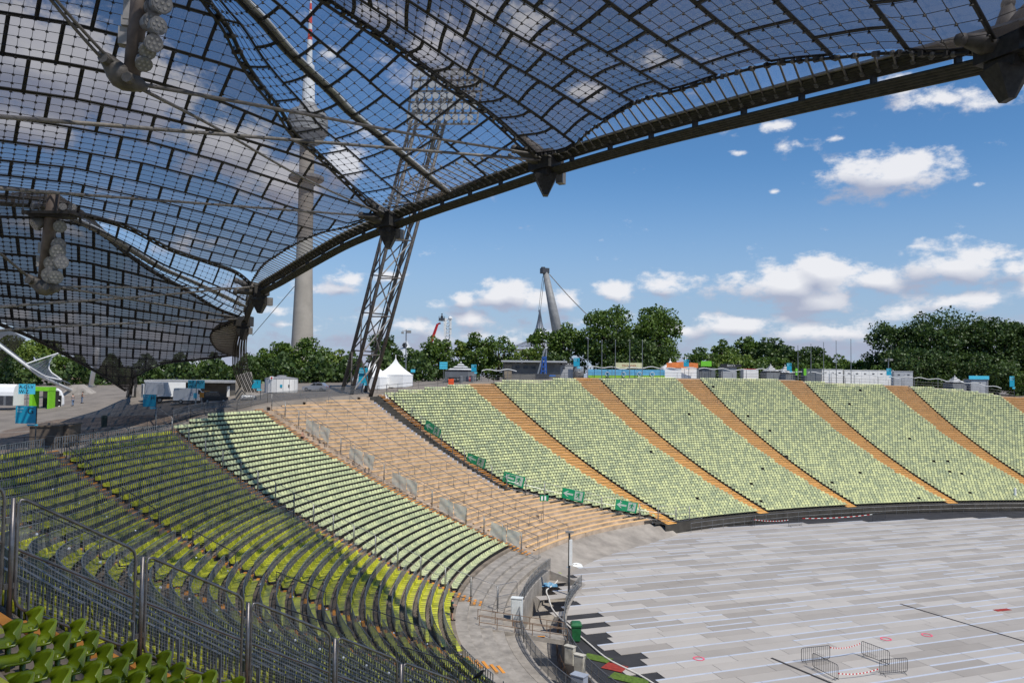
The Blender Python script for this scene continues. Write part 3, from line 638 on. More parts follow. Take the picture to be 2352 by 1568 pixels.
def image_net(root, tab_x, tab, sx, sy, oy, poly, depth, x0, pitch, ref, lean, pane_mat, nW, **k):
    """a net whose long joints follow traced lines. tab[n] = heights of joint n at tab_x; lean(x,y) = slope of the cross bars"""
    tab = np.array(tab, float); nr = len(tab)-1; I = nr*4+1; J = nW*4+1; PX = np.zeros((I, J, 2))
    yv = lambda x, i: np.array([np.interp(i/4, range(nr+1), [np.interp(x, tab_x, t) for t in tab])])[0]
    ir = ref*4
    for j in range(J):
        x = x0+pitch*j/4; PX[ir, j] = (x, yv(x, ir)); 
        for d in (1, -1):
            xx, yy = PX[ir, j]; i = ir+d
            while 0 <= i < I:
                ny = yv(xx, i); xx = xx+lean(xx, (yy+ny)/2)*(ny-yy); yy = yv(xx, i); PX[i, j] = (xx, yy); i += d
    PX[..., 0] *= sx; PX[..., 1] = PX[..., 1]*sy+oy
    ins = np.array([[inside(PX[i, j], poly) for j in range(J)] for i in range(I)])
    keep = [[bool(ins[i:i+2, j:j+2].sum() >= 1 and inside(PX[i:i+2, j:j+2].mean((0, 1)), poly) or ins[i:i+2, j:j+2].sum() >= 2) for j in range(J-1)] for i in range(I-1)]
    Q = PX.copy()
    for i in range(I):
        for j in range(J):
            if not ins[i, j] and any(0 <= a < I-1 and 0 <= b < J-1 and keep[a][b] for a in (i-1, i) for b in (j-1, j)): Q[i, j] = near_poly(PX[i, j], poly)
    G3 = np.array([[at(Q[i, j, 0], Q[i, j, 1], depth(*Q[i, j])) for j in range(J)] for i in range(I)])
    build_net(root, G3, keep, pane_mat, **k)
def coons(b, t, l, r):                 # b,t: (J,3) bottom/top along axis 1; l,r: (I,3) along axis 0
    I, J = len(l), len(b); out = np.zeros((I, J, 3))
    for i in range(I):
        v = i/(I-1)
        for j in range(J):
            u = j/(J-1); out[i, j] = (1-v)*b[j]+v*t[j]+(1-u)*l[i]+u*r[i]-((1-u)*(1-v)*b[0]+u*(1-v)*b[-1]+(1-u)*v*t[0]+u*v*t[-1])
    return out
# --- guiding curves: picture position and distance
CAB = [(2900,-40,19.5),(2310,112,27),(1800,235,36),(1500,312,44.5),(1258,384,52.5),(1139,425,56.5),(994,475,62.5),(895,512,66.5),(800,552,71),(720,596,76),(646,640,82),(598,668,87),(560,742,97)]
c1 = [(868,486,66),(784,403,58),(722,343,53),(672,299,49.5),(638,245,46.5),(585,178,43),(551,124,40.5),(514,50,38),(477,0,36.5),(400,-130,33),(300,-300,30)]
c2 = [(1215,345,52),(1133,269,48.5),(1086,232,46.5),(1012,181,43.5),(928,118,40.5),(865,74,38.5),(784,20,36),(640,-80,32.5),(420,-230,28.5)]
c3 = [(575,648,86.5),(554,630,84.5),(480,600,78),(393,570,71),(285,516,63),(178,487,57.5),(90,470,53),(0,462,49.5),(-160,455,44),(-330,450,40)]
c4 = [(548,724,96),(504,708,93),(430,664,87),(339,612,80),(269,560,74),(202,496,67.5),(120,440,61)]
ropeC = [(1232,352,51.5),(1300,340,50),(1355,295,47.5),(1405,262,45.5),(1487,219,42),(1568,198,39.6),(1650,171,37.5),(1785,138,34.5),(1915,125,32),(2050,113,30),(2175,116,28.5),(2290,104,27)]
ropeA = [(868,490,66),(800,516,68.5),(740,530,71),(680,556,74.5),(640,580,77.5),(606,604,81),(588,628,84),(576,648,86)]
# net A, left of the first joint
polyA = [p[:2] for p in c3[::-1]][1:]+[p[:2] for p in ropeA[::-1]][1:]+[p[:2] for p in c1[1:]]+[(300, -170), (-140, -170), (-140, 455)]
dA = TPS([p for p in c1]+[p for p in c3]+[p for p in ropeA[1:-1]]+[(0,30,34),(0,250,37.5),(0,380,43),(400,300,44),(600,450,57.5),(300,400,49.5),(150,150,36),(250,40,34.5),(480,400,52),(-140,200,34),(-140,-150,30)])
kA = .336
TAx = [-500, 0, 500, 1000, 1500, 2000, 2500]
TA = [[-860,-760,-640,-520,-380,-230,-60],[-640,-560,-460,-345,-205,-50,115],[-300,-225,-130,-20,120,275,440],[20,85,167,288,432,600,780],[310,365,445,545,690,893,1100],[555,600,673,775,900,1055,1230],[750,790,873,965,1100,1262,1420],[925,960,1028,1120,1250,1420,1560],[1065,1095,1148,1252,1375,1530,1660],[1170,1195,1252,1355,1480,1620,1740],[1250,1275,1335,1435,1560,1690,1800],[1315,1335,1400,1500,1620,1750,1840],[1365,1390,1455,1560,1680,1810,1890],[1420,1450,1510,1615,1735,1860,1950],[1500,1530,1590,1690,1800,1920,2010]]
rA = thing('roof_canopy', at(300, 300, 45), 'large smoked roof net of square panes at upper left, left of the clear strip', 'roof')
image_net(rA, TAx, TA, kA, kA, 0, polyA, dA, -560, 360, 5, lambda x, y: -(.15+.00011*max(x, 0)+.00016*max(0, x-1200)), tint, 10)
# net D, the low far left net
polyD = [(-30,428.75+930*.336-18),(0,428.75+930*.336),(50,428.75+990*.336),(144,428.75+1130*.336),(218,428.75+1250*.336),(289,895),(299,900),(312,862),(360,838),(437,825),(497,818),(540,812),(541,752),(543,728)]+[p[:2] for p in c4[1:]]+[(120,438),(60,440),(-30,445)]
dD = TPS([p for p in c4]+[(0,520,60),(0,600,67),(0,740,76),(150,600,72),(300,700,81),(300,800,92),(220,840,98),(295,880,112),(297,900,122),(360,840,110),(440,828,107),(540,812,106),(500,760,99),(420,740,93),(100,800,86),(150,460,63),(-60,480,56),(-60,650,68)])
TDx = [-200, 0, 300, 600, 900, 1200, 1500]
TD = [[-60,-60,-60,-10,60,150,260],[75,75,75,130,200,290,400],[205,205,215,270,340,430,540],[330,335,360,410,480,570,670],[440,455,480,520,590,670,760],[550,565,590,625,685,755,830],[645,660,685,715,770,825,885],[730,745,770,785,840,885,930],[800,820,850,865,900,945,980],[875,895,920,945,970,1005,1035],[945,965,990,1015,1040,1065,1085],[1010,1030,1055,1085,1105,1125,1140],[1080,1100,1125,1150,1170,1185,1195],[1150,1170,1190,1215,1235,1245,1250],[1220,1240,1260,1280,1300,1305,1305],[1290,1310,1325,1345,1365,1365,1365],[1360,1380,1395,1410,1425,1425,1425]]
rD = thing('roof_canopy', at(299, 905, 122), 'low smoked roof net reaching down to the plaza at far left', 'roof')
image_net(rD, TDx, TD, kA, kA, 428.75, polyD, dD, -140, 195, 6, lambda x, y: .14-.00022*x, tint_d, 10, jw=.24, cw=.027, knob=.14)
# net C, right of the second joint
n4 = 4
def sag(P, amt):
    P = np.array(P); n = len(P)
    for i in range(n): P[i, 2] -= amt*4*(i/(n-1))*(1-i/(n-1))
    return P
IC, JC = 9*4+1, 14*4+1
lC = px3(c2+[(150,-420,25)], JC); lC2 = np.vstack([lC]); rt = at(2290, 104, 27)
rC = spl([rt, rt+np.array([-4.5,-4.5,1.2]), rt+np.array([-11,-12,3.2]), rt+np.array([-19,-22,5.5]), rt+np.array([-30,-37,8])], JC)
bC = px3(ropeC, IC); tC = sag(spl([lC[-1], (lC[-1]+rC[-1])/2, rC[-1]], IC), 1.5)
GC = coons(lC, rC, bC, tC)             # axis 0 = along the rope (u), axis 1 = away from the field
for i in range(IC):
    for j in range(JC): GC[i, j, 2] -= 1.6*math.sin(PI*i/(IC-1))*math.sin(PI*min(1, j/(JC-1)))
rCt = thing('roof_canopy', at(1800, 120, 34), 'large smoked roof net of square panes at upper right above the blue sky', 'roof')
build_net(rCt, GC, [[True]*(JC-1) for _ in range(IC-1)], tint)
# the next bay to the right, mostly above and behind the camera
JE = 8*4+1; rE = spl([rt+np.array([17,-24,-.5]), rt+np.array([9,-34,3]), rt+np.array([-8,-52,8])], JE); rC8 = spl(rC, JE)
GE = coons(rC8, rE, spl([rt, rt+np.array([8,-13,.5]), rE[0]], 25), sag(spl([rC8[-1], (rC8[-1]+rE[-1])/2, rE[-1]], 25), 1.0))
rEt = thing('roof_canopy', rt, 'smoked roof net past the top right cable node, mostly out of view', 'roof'); build_net(rEt, GE, [[True]*(JE-1) for _ in range(24)], tint, knob=0)
# clear strips between the nets
def strip(label, la, lb, nI, nJ, beam, jw):
    a = px3(la, nJ*4+1); b = px3(lb, nJ*4+1); t = np.linspace(0, 1, nI*4+1)
    e0 = np.array([a[0]*(1-u)+b[0]*u for u in t]); e1 = np.array([a[-1]*(1-u)+b[-1]*u for u in t])
    g = coons(a, b, e0, e1); I = nI*4+1
    for i in range(I): g[i, :, 2] -= .8*math.sin(PI*i/(I-1))
    r = thing('roof_joint_strip', a[0], label, 'roof'); build_net(r, g, [[True]*(nJ*4) for _ in range(nI*4)], clear, jw=jw)
    mid = g[I//2]; mb = MB()
    for p, q in zip(mid[:-1], mid[1:]): mb.beam(p+np.array([0, 0, .12]), q+np.array([0, 0, .12]), beam, .06)
    mb.build('gutter', M('gutter_grey', (.30,.29,.27), .6, .3, 3), r)
    mb = MB(); mb.tube([p+np.array([beam*.45, 0, .16]) for p in mid[::2]], .05, 5); mb.build('gutter_edge', M('gutter_edge_pale', (.62,.63,.62), .5, .1, 3), r)
strip('clear glazed roof strip between the two upper nets with a grey gutter along it', [(876,478,66)]+c1[1:], [(1218,342,52)]+c2[1:], 4, 9, .55, .12)
strip('clear glazed roof strip at left between the low net and the upper net', c3[:7], c4, 3, 8, .7, .16)
# edge ropes with clamps
def rope(label, P, r, double=.0, clamp=1.1, mat=cable_d, name='edge_cable', cl=.16):
    P = np.array(P); root = thing(name, P[0], label, 'cable'); off = [0] if not double else [-double, double]
    for o in off: mb = MB(); mb.tube(P+np.array([o, 0, o*.4]), r, 6); mb.build('strand', mat, root, smooth=True)
    if clamp:
        mb = MB(); d = np.concatenate([[0], np.cumsum(np.linalg.norm(np.diff(P, axis=0), axis=1))])
        for u in np.arange(.4, d[-1], clamp): p = np.array([np.interp(u, d, P[:, c]) for c in range(3)]); mb.box(p, (cl*1.5+double*2, cl, cl), random.random()*3)
        tag(mb.build('clamps', mat, root), kind='stuff')
    return root
up = np.array([0, 0, -.14])
rope('knotted double roof cable bordering the upper left net, ending at second cable node', px3(c1, 60)+up, .075, .13)
rope('knotted double roof cable bordering the upper right net', px3(c2, 60)+up, .07, .12)
rope('knotted roof cable along the lower edge of the upper left net', px3(c3, 60)+up, .08, .12)
rope('knotted roof cable along the upper edge of the low far left net', px3(c4, 50)+up, .085, .12)
rope('thin rope edging the upper right net above the fringe of tie bars', px3(ropeC, 70)+up, .06, 0, .78)
rope('thin rope edging the right end of the upper left net', px3(ropeA, 40)+up, .06, 0, .8)
edD = [at(x, y, dD(x, y)) for x, y in [(-30,723),(0,741),(50,761),(144,808),(218,849),(289,895)]]
rope('dark cable along the lower left edge of the low far left net', spl(edD, 30)+up, .09, .1)
edE = [at(x, y, dD(x, y)) for x, y in [(299,905),(304,880),(318,858),(360,838),(437,825),(497,818),(541,812)]]
rope('dark arched cable under the low far left net', spl(edE, 30)+up, .12, .18, 1.0)
# main edge cable: two bands of five strands
CP = px3(CAB, 90)
def main_cable():
    root = thing('main_edge_cable', at(560, 900, 110), 'massive bundle of dark parallel strands along the whole front edge of the roof', 'cable')
    ext = np.vstack([CP, px3([(560,742,97),(549,800,101),(552,850,104.5),(572,900,108)], 14)[1:]])
    for band, (dz, nm) in enumerate(((.36, 'strand'), (-.36, 'strand'))):
        for q in range(5):
            P = []
            for i, p in enumerate(ext):
                t = ext[min(i+1, len(ext)-1)]-ext[max(i-1, 0)]; t /= np.linalg.norm(t); x = np.cross(t, [0, 0, 1]); x /= np.linalg.norm(x); y = np.cross(x, t)
                w = min(1, max(0, (i-88)/12)); v_ = min(1, max(0, (i-86)/3)); P.append(p-x*((q-2)*.085*(1-v_))+y*((dz+(q-2)*.075)*(1-v_))+np.array([(q-2)*(.2+.30*w)*v_+(.1*v_ if band else 0), (.3*v_ if band else 0), 0]))
            mb = MB(); mb.tube(P, .074, 6); mb.build(nm, cable_m, root, smooth=True)
    mb = MB()
    for i in range(0, 86): 
        y_ = np.array([0, 0, .62]); mb.beam(CP[i]+y_, CP[i+1]+y_, .8, .08)
    mb.build('gutter_strip', M('gutter_edge_pale2', (.34,.32,.29), .5, .3, 4), root)
    mb = MB()
    for i in range(2, 88, 3): mb.box(CP[i], (.3, .1, .3), math.atan2(*(CP[i+1]-CP[i-1])[[1, 0]])+PI/2)
    tag(mb.build('spacers', cable_d, root), kind='stuff')
main_cable()
def fringe(label, P, n, pane=True, r=.045):
    """tie bars from a net edge to the main cable with clear glazing between them"""
    Pa = spl(P, n+1); root = thing('roof_fringe', Pa[0], label, 'roof')
    i0 = np.linalg.norm(CP-Pa[0], axis=1).argmin(); i1 = np.linalg.norm(CP-Pa[-1], axis=1).argmin(); f = np.linspace(i0, i1, n+1)
    Q = np.array([[np.interp(u, range(len(CP)), CP[:, c]) for c in range(3)] for u in f])+np.array([0, 0, .35])
    for a, b in zip(Pa, Q):
        if np.linalg.norm(a-b) > .4: mb = MB(); mb.tube([a+up, b], r, 5); mb.ball(b, .13); mb.ball(a+up, .11); mb.build('tie_bar', rope_m, root, smooth=True)
    if pane:
        for i in range(0, n-2, 3):
            mb = MB(); mb.grid([[Pa[k]+np.array([0, 0, .06]), Q[k]+np.array([0, 0, .25])] for k in range(i, i+4)]); mb.build('pane', clear, root)
fringe('row of slanting tie bars with clear panes between upper right net and the main cable', px3(ropeC, 40), 38)
fringe('tie bars below the clear strip, between second and third cable nodes', np.array([px3(c1, 20)[0]*(1-u)+px3(c2, 20)[0]*u+np.array([-1.4, -1.2, .5])*math.sin(PI*u) for u in np.linspace(0, 1, 20)]), 26, True)
fringe('dense pale tie bars between upper left net and the main cable', px3(ropeA, 30), 40)
pD = [at(x, y, D) for x, y, D in [(574,650,86.5),(560,664,88),(545,690,92),(538,712,95.5)]]
fringe('short tie bars between the left clear strip and the main cable', pD, 14, True)
# scalloped fringe of the low net beside the cable foot
def low_fringe():
    root = thing('roof_fringe', at(545, 812, 104), 'scalloped grey louvre panel where low left net meets the main cable foot', 'roof')
    Lp = spl([at(x, y, D) for x, y, D in [(540,735,97),(500,748,98),(484,768,99),(492,795,101),(520,812,104),(540,818,105)]], 26); Rp = spl([at(x, y, D) for x, y, D in [(549,742,97.3),(545,790,100.5),(548,820,103)]], 26)
    for a, b in zip(Lp, Rp): mb = MB(); mb.tube([a, b], .07, 4); mb.build('tie_bar', rope_m, root)
    mb = MB(); mb.grid([[a+np.array([0, .1, 0]), b+np.array([0, .1, 0])] for a, b in zip(Lp, Rp)]); mb.build('pane', M('louvre_grey', (.55,.54,.52), .7, .2, 2), root)
    mb = MB(); mb.tube(Lp, .12, 6); mb.build('edge_rope', cable_d, root)
low_fringe()
# cable nodes: cast steel saddles
def node(px, py, D, sc_, label, dirs):
    c = at(px, py, D); root = thing('cable_node', c, label, 'cable clamp'); k = sc_
    t = CP[min(np.linalg.norm(CP-c, axis=1).argmin()+2, 89)]-c; a = math.atan2(t[1], t[0])
    mb = MB(); mb.box(c, (1.5*k, 1.1*k, .9*k), a); mb.box(c+np.array([0, 0, -.55*k]), (1.0*k, .8*k, .5*k), a)
    mb.add([c+np.array(v)*k for v in [(-.6,-.5,-.7),(.6,-.5,-.7),(.6,.5,-.7),(-.6,.5,-.7),(-.12,-.25,-1.75),(.12,-.25,-1.75),(.12,.25,-1.75),(-.12,.25,-1.75)]], [(3,2,1,0),(4,5,6,7),(0,4,5,1),(1,5,6,2),(2,6,7,3),(3,7,4,0)]); mb.build('saddle', cable_d, root)
    for d in dirs:
        e = c+np.array(d)*k; mb = MB(); mb.tube([c, (c+e)/2, e], [.42*k, .36*k, .16*k], 6); mb.ball(e, .24*k); mb.build('socket', M('cast_dark', (.09,.08,.07), .6, .4, 3), root, smooth=True)
    mb = MB(); mb.box(c+np.array([.75*k, -.3*k, -.9*k]), (.35*k, .5*k, .6*k), a+.4); mb.build('lug', cast, root)
node(2312, 108, 27, .95, 'dark cast steel cable node at the top right end of the roof edge', [(-1.4,.1,.25),(.5,-.9,1.3),(.2,.2,1.5)])
node(1254, 372, 52.6, 1.15, 'dark cast steel cable node below the clear strip, in mid roof edge', [(-1.6,-.5,.5),(-1.2,-1.0,.9)])
node(893, 507, 66.5, 1.2, 'dark cast steel cable node where the lattice mast passes the roof edge', [(-1.6,-.5,.2),(-1.0,-.9,1.0)])
node(598, 666, 87, 1.35, 'cast steel cable node on the roof edge left of the concrete tower', [(-1.6,-.6,.6),(-1.7,-.4,-.2)])
node(560, 738, 97, 1.3, 'lowest cast steel cable node above the cable foot', [(-1.5,-.5,.3)])
# stay cables
def stay(label, L, r, n=20): rope(label, px3(L, n), r, 0, 0, rope_m, 'stay_cable')
K1 = (318, 190, 28.0); K2 = (110, 650, 50.0)
stay('thick grey stay cable crossing the whole upper left, reaching the mid roof node', [(-60,263,26),(0,268,27.5),(400,300,35),(800,332,43),(1240,368,52)], .085)
stay('grey stay cable from the upper lamp mast foot to the mid roof node', [(335,196,28.2),(700,262,37),(1000,318,45),(1215,352,51.7)], .07)
stay('grey stay cable from the upper lamp mast foot to the second node', [(325,205,28.2),(480,285,36),(680,400,48),(868,488,65.5)], .06)
stay('long grey stay cable crossing above the far lamp mast to the second node', [(-60,428,34),(0,433,36),(430,465,50),(870,498,65.8)], .08)
stay('thin stay cable from the far lamp mast foot to the node left of tower', [(135,658,50.3),(350,660,66),(575,662,86)], .07)
stay('thin stay cable from the far lamp mast foot down to the lowest node', [(140,660,50.3),(330,692,70),(540,728,95.5)], .07)
stay('grey stay cable rising gently to the cable node left of the tower', [(-40,709,44),(0,705,46),(300,683,66),(585,658,86.3)], .085)
stay('lowest grey stay cable rising gently to the lowest cable node', [(-40,763,50),(0,759,52),(300,742,74),(548,732,96)], .085)
stay('slanting double cable coming down to the upper lamp mast foot, left strand', [(100,-20,25),(180,75,26.3),(240,140,27.3),(262,160,27.7)], .05)
stay('slanting double cable coming down to the upper lamp mast foot, right strand', [(112,-20,25),(190,70,26.3),(250,132,27.3),(275,152,27.7)], .05)
stay('slanting cable coming down to the far lamp mast foot', [(-30,560,45),(0,582,46.5),(70,640,49.7)], .07)
stay('thin guy wire from the low cable node down towards the plaza', [(676,658,84),(580,770,97)], .035)
stay('thin vertical red cord hanging over the upper right net', [(1950,-10,31.5),(2180,112,28.2)], .012)
# flying masts with floodlights
lampb = M('floodlight_housing', (.30,.29,.27), .5, .2, 4, metal=.4); lampg = M('floodlight_glass', (.26,.255,.25), .2, .15, 12, spec=.8); mastm = M('flying_mast_brown', (.16,.125,.10), .6, .3, 2)
def lamp_unit(root, c, d, r, name='floodlight'):
    d = np.array(d, float); d /= np.linalg.norm(d); c = np.array(c)
    mb = MB(); mb.tube([c-d*r*1.5, c-d*r*1.1, c-d*.1*r, c+d*.25*r], [r*.35, r*.75, r*.95, r], 12); o = mb.build(name, lampb, root, smooth=False)
    mb = MB(); mb.tube([c+d*.26*r, c+d*.33*r], [r*.92, r*.9], 12); sub(o, mb, 'glass', lampg)
    for q in range(7):
        a = q*2*PI/6; s1 = np.cross(d, [0, 0, 1]); s1 /= np.linalg.norm(s1); s2 = np.cross(s1, d); p = c+d*.34*r+(0 if q == 6 else 1)*.55*r*(s1*math.cos(a)+s2*math.sin(a)); mb = MB(); mb.tube([p, p+d*.02], r*.16, 6); sub(o, mb, 'lens', M('lens_pale', (.40,.39,.36), .2, .1, 5))
def flying_mast(label, A, B_, r, lamps, boxes, foot):
    a = at(*A); b = at(*B_); root = thing('lamp_mast', a, label, 'floodlight mast'); mb = MB(); mb.tube([a, (a+b)/2, b], [r, r*1.08, r], 10); mb.build('tube', mastm, root, smooth=True)
    for (px, py, D, rr, d) in lamps:
        lamp_unit(root, at(px, py, D), d, rr); mb = MB(); p = at(px, py, D); q = a+(b-a)*np.clip(((p-a)@(b-a))/((b-a)@(b-a)), 0, 1); mb.beam(p, q, .07, .07); mb.build('bracket', lampb, root)
    for (px, py, D, w, h) in boxes: mb = MB(); mb.box(at(px, py, D), (w, .3, h), .3); mb.box(at(px, py, D)+np.array([-w*.2, -.16, h*.15]), (w*.4, .03, h*.2), .3); mb.build('ballast_box', M('ballast_grey', (.42,.40,.37), .6, .15, 3), root)
    P = px3(foot, 9); w = [.06, .2, .26, .34, .42, .38, .3, .22, .06]; mb = MB(); mb.tube(P, [x*r/.25 for x in w], 8); mb.build('rocker', cast, root, smooth=True)
    for i in (2, 6): mb = MB(); mb.tube([P[i]+np.array([0, -.45, 0])*r/.25, P[i]+np.array([0, .45, 0])*r/.25], .16*r/.25, 8); mb.build('pin', cast, root)
flying_mast('brown lamp mast with stacked floodlights hanging at the upper left', (302,178,28), (330,-90,27.5), .25,
    [(352,100,27.3,.28,(.6,-.7,-.25)),(370,8,27.2,.33,(.7,-.7,-.15)),(352,18,27.6,.28,(.7,-.6,-.1)),(348,52,27.4,.30,(.75,-.6,-.1)),(362,60,27.2,.28,(.7,-.6,-.1)),(338,118,27.5,.26,(.5,-.6,-.5)),(330,146,27.6,.26,(.4,-.5,-.7)),(368,-40,27.2,.33,(.7,-.7,-.1))],
    [(302,20,27.7,.42,.8),(296,52,27.7,.4,.3),(290,86,27.8,.42,.55),(308,-25,27.7,.4,.6)],
    [(228,118,27.3),(250,142,27.6),(268,165,27.8),(290,182,28),(312,192,28),(328,198,28.1),(340,202,28.2)])
flying_mast('farther lamp mast with a platform and round floodlights at left edge', (100,640,50), (124,440,48.5), .30,
    [(132,578,49.2,.42,(.6,-.75,-.3)),(120,605,49.3,.42,(.2,-.9,-.3)),(140,602,49.2,.38,(.7,-.7,-.2)),(115,632,49.4,.44,(.1,-.95,-.3)),(128,636,49.3,.38,(.5,-.8,-.3)),(134,562,49.2,.38,(.6,-.75,-.2)),(82,515,48.8,.36,(-.5,-.7,-.6)),(138,520,48.8,.34,(.4,-.8,-.3))],
    [(98,570,49.8,.4,.6),(94,600,49.8,.4,.6),(108,548,49.6,.4,.5)],
    [(62,630,49.4),(74,644,49.7),(88,652,49.9),(104,660,50),(118,661,50),(130,659,50.2),(142,659,50.3)])
def platform():
    c = at(122, 492, 48.8); root = thing('lamp_platform', c, 'dark work platform with small lamps on the farther lamp mast', 'platform'); mb = MB(); mb.box(c, (2.7, 1.2, .16)); mb.box(c+np.array([0, 0, -.14]), (2.2, .8, .12)); mb.build('deck', cable_d, root)
    mb = MB()
    for x in (-1.3, -.4, .5, 1.3): mb.tube([c+np.array([x, -.55, 0]), c+np.array([x, -.55, 1.0])], .03, 4)
    mb.tube([c+np.array([-1.3, -.55, 1.]), c+np.array([1.3, -.55, 1.])], .025, 4); mb.build('guard_rail', steel_d, root)
    for x, dx in ((-.9, -.4), (.7, .3), (1.2, .7)): lamp_unit(root, c+np.array([x, -.3, .35]), (dx, -.8, -.1), .2, 'small_lamp')
platform()

at = _at0
# ================================================================ fences
def bent(a, b, c, d, r=.12):             # closed frame with rounded corners through four corner points
    P = [np.array(p, float) for p in (a, b, c, d)]; out = []
    for i in range(4):
        p, q, n = P[i], P[i-1], P[(i+1) % 4]; u = (q-p)/np.linalg.norm(q-p); v = (n-p)/np.linalg.norm(n-p)
        out += [p+u*r, p+(u+v)*r*.3, p+v*r]
    return out+[out[0]]
def fence_panel(p0, p1, h, label, group, mesh=0, mat=steel, r=.024, lift=.12, post=True, name='temporary_fence'):
    p0 = np.array(p0); p1 = np.array(p1); up_ = np.array([0, 0, 1.]); root = thing(name, p0, label, 'fence', group)
    d = (p1-p0); dn = d/np.linalg.norm(d); a, b = p0+up_*lift+dn*.06, p1+up_*lift-dn*.06; c, e = b+up_*(h-lift), a+up_*(h-lift)
    mb = MB(); mb.tube(bent(a, b, c, e, .14), r, 6, cap=False); mb.build('frame', mat, root, smooth=True)
    mb = MB(); mb.tube([a+(e-a)*.52, b+(c-b)*.52], r*.8, 5); mb.build('mid_rail', mat, root)
    if mesh:
        mb = MB(); n = int(np.linalg.norm(b-a)/mesh); m_ = int((h-lift)/mesh)
        for i in range(1, n): u = i/n; mb.beam(a+(b-a)*u, e+(c-e)*u, .0045, .0045)
        for i in range(1, m_): u = i/m_; mb.beam(a+(e-a)*u, b+(c-b)*u, .0045, .0045)
        tag(mb.build('wire_mesh', M('wire_zinc', (.36,.36,.35), .5, .15, 6, metal=.4), root), kind='stuff')
    if post:
        mb = MB(); mb.tube([p0-dn*.03-up_*.25, p0-dn*.03+up_*(h*.97)], r*1.5, 8); mb.build('post', mat, root, smooth=True)
        for z in (.22, .78): mb = MB(); mb.box(p0-dn*.02+up_*(h*z), (.22, .03, .10), math.atan2(d[1], d[0])); mb.build('clamp', mat, root)
    return root
steel_w = M('weathered_tube', (.24,.22,.205), .38, .3, 5, metal=.7)
# foreground mesh fence down the aisle
kp = [39.2, 36.4, 33.6, 30.75, 27.9, 25.3, 22.6]
nm = ['large wire mesh fence panel cut off by the left edge', 'large wire mesh fence panel beside the lime seats, second from left', 'large wire mesh fence panel, third from left', 'large wire mesh fence panel, fourth from left', 'smaller looking mesh fence panel, fifth from left', 'rightmost mesh fence panel of the foreground line']
for i in range(6):
    fence_panel(S(-27.85, kp[i], .06), S(-27.85, kp[i+1]+.14, .06), 2.0, nm[i], 'foreground mesh fence', mesh=.066 if i < 4 else .08, mat=steel_w, r=.03)
def path(L, step):
    """L: (s,k) polyline -> 3D points every step metres"""
    P = []
    for (s0, k0), (s1, k1) in zip(L[:-1], L[1:]):
        for u in np.linspace(0, 1, 30): P.append(S(s0+(s1-s0)*u, max(k0+(k1-k0)*u, 0.0), .04))
    P = np.array(P); d = np.concatenate([[0], np.cumsum(np.linalg.norm(np.diff(P[:, :2], axis=0), axis=1))]); n = int(d[-1]/step)
    return [np.array([np.interp(u, d, P[:, c]) for c in range(3)]) for u in np.linspace(0, d[-1], n+1)]
HF = path([(9,45.5),(8.5,40.4),(7.5,31.9),(5.5,21),(4,13.9),(2.5,7.5),(1.2,.6)], 2.2)
for i, (a, b) in enumerate(zip(HF[:-1], HF[1:])): fence_panel(a, b, 2.0, 'tube frame fence between yellow green and pale seats, %s from the top' % nth(i+1), 'fence between yellow and pale seats')
IF = path([(20.9,48),(20.8,35.8),(20.3,27),(20.0,19.5),(19.5,11.9),(19,3.6),(18.4,.4)], 2.2)
for i, (a, b) in enumerate(zip(IF[:-1], IF[1:])): fence_panel(a, b, 2.0, 'tube frame fence left of the bare terrace, %s from the top' % nth(i+1), 'fence with grey tarps')
JF = path([(33.8,51),(33.2,43),(32.5,34),(32.1,25.4),(32.2,18),(36,12),(40,6),(44.2,1.9),(47,.2),(52,.1)], 2.4)
for i, (a, b) in enumerate(zip(JF[:-1], JF[1:])): fence_panel(a, b, 1.9, 'tube frame fence along the green exit banners, %s from the top' % nth(i+1), 'fence with exit banners')
fence_panel(S(1.4,.6,.04), S(3.6,-1.2,.04, z=1.2), 2.0, 'steel gate panel at the foot of the pale green seats', 'fence between yellow and pale seats')
# grey-green tarps
tarp_m = Mpane('tarp_grey_green', (.9,.9,.9), (.78,.82,.76), .82, .02, .15)
def sheet(name, corners, mat, label, cat, group=None, wav=.06, n=7, root=None):
    """cloth between four corner points TL, TR, BR, BL"""
    TL, TR_, BR, BL = [np.array(c, float) for c in corners]; P = []; ph = random.random()*6
    nn = np.cross(TR_-TL, BL-TL); nn /= np.linalg.norm(nn)
    for i in range(n):
        v = i/(n-1); row = []
        for j in range(n+2):
            u = j/(n+1); row.append((TL*(1-u)+TR_*u)*(1-v)+(BL*(1-u)+BR*u)*v+nn*wav*(math.sin(u*7+ph+v*3)*.6+math.sin(v*8+ph*2-u*5)*.5))
        P.append(row)
    mb = MB(); mb.grid(P); o = mb.build(name, mat, root, smooth=True)
    if root is None: tag(o, label, cat, group)
    return o
def onfence(px, py, fence):            # 3D point on a fence line's vertical plane seen at a picture position
    d = ray(px, py); best = None
    for a, b in zip(fence[:-1], fence[1:]):
        n = np.array([b[1]-a[1], a[0]-b[0]]); den = d[:2]@n
        if abs(den) < 1e-6: continue
        t = ((a[:2]-EYE[:2])@n)/den; q = EYE+d*t; u = ((q-a)[:2]@(b-a)[:2])/((b-a)[:2]@(b-a)[:2]); e = max(0, -u, u-1)
        if t > 5 and (best is None or e < best[0]): best = (e, q)
    return best[1]-np.array([.06, .08, 0])*1.0
pos = ['topmost', 'second highest', 'middle', 'second lowest', 'lowest']
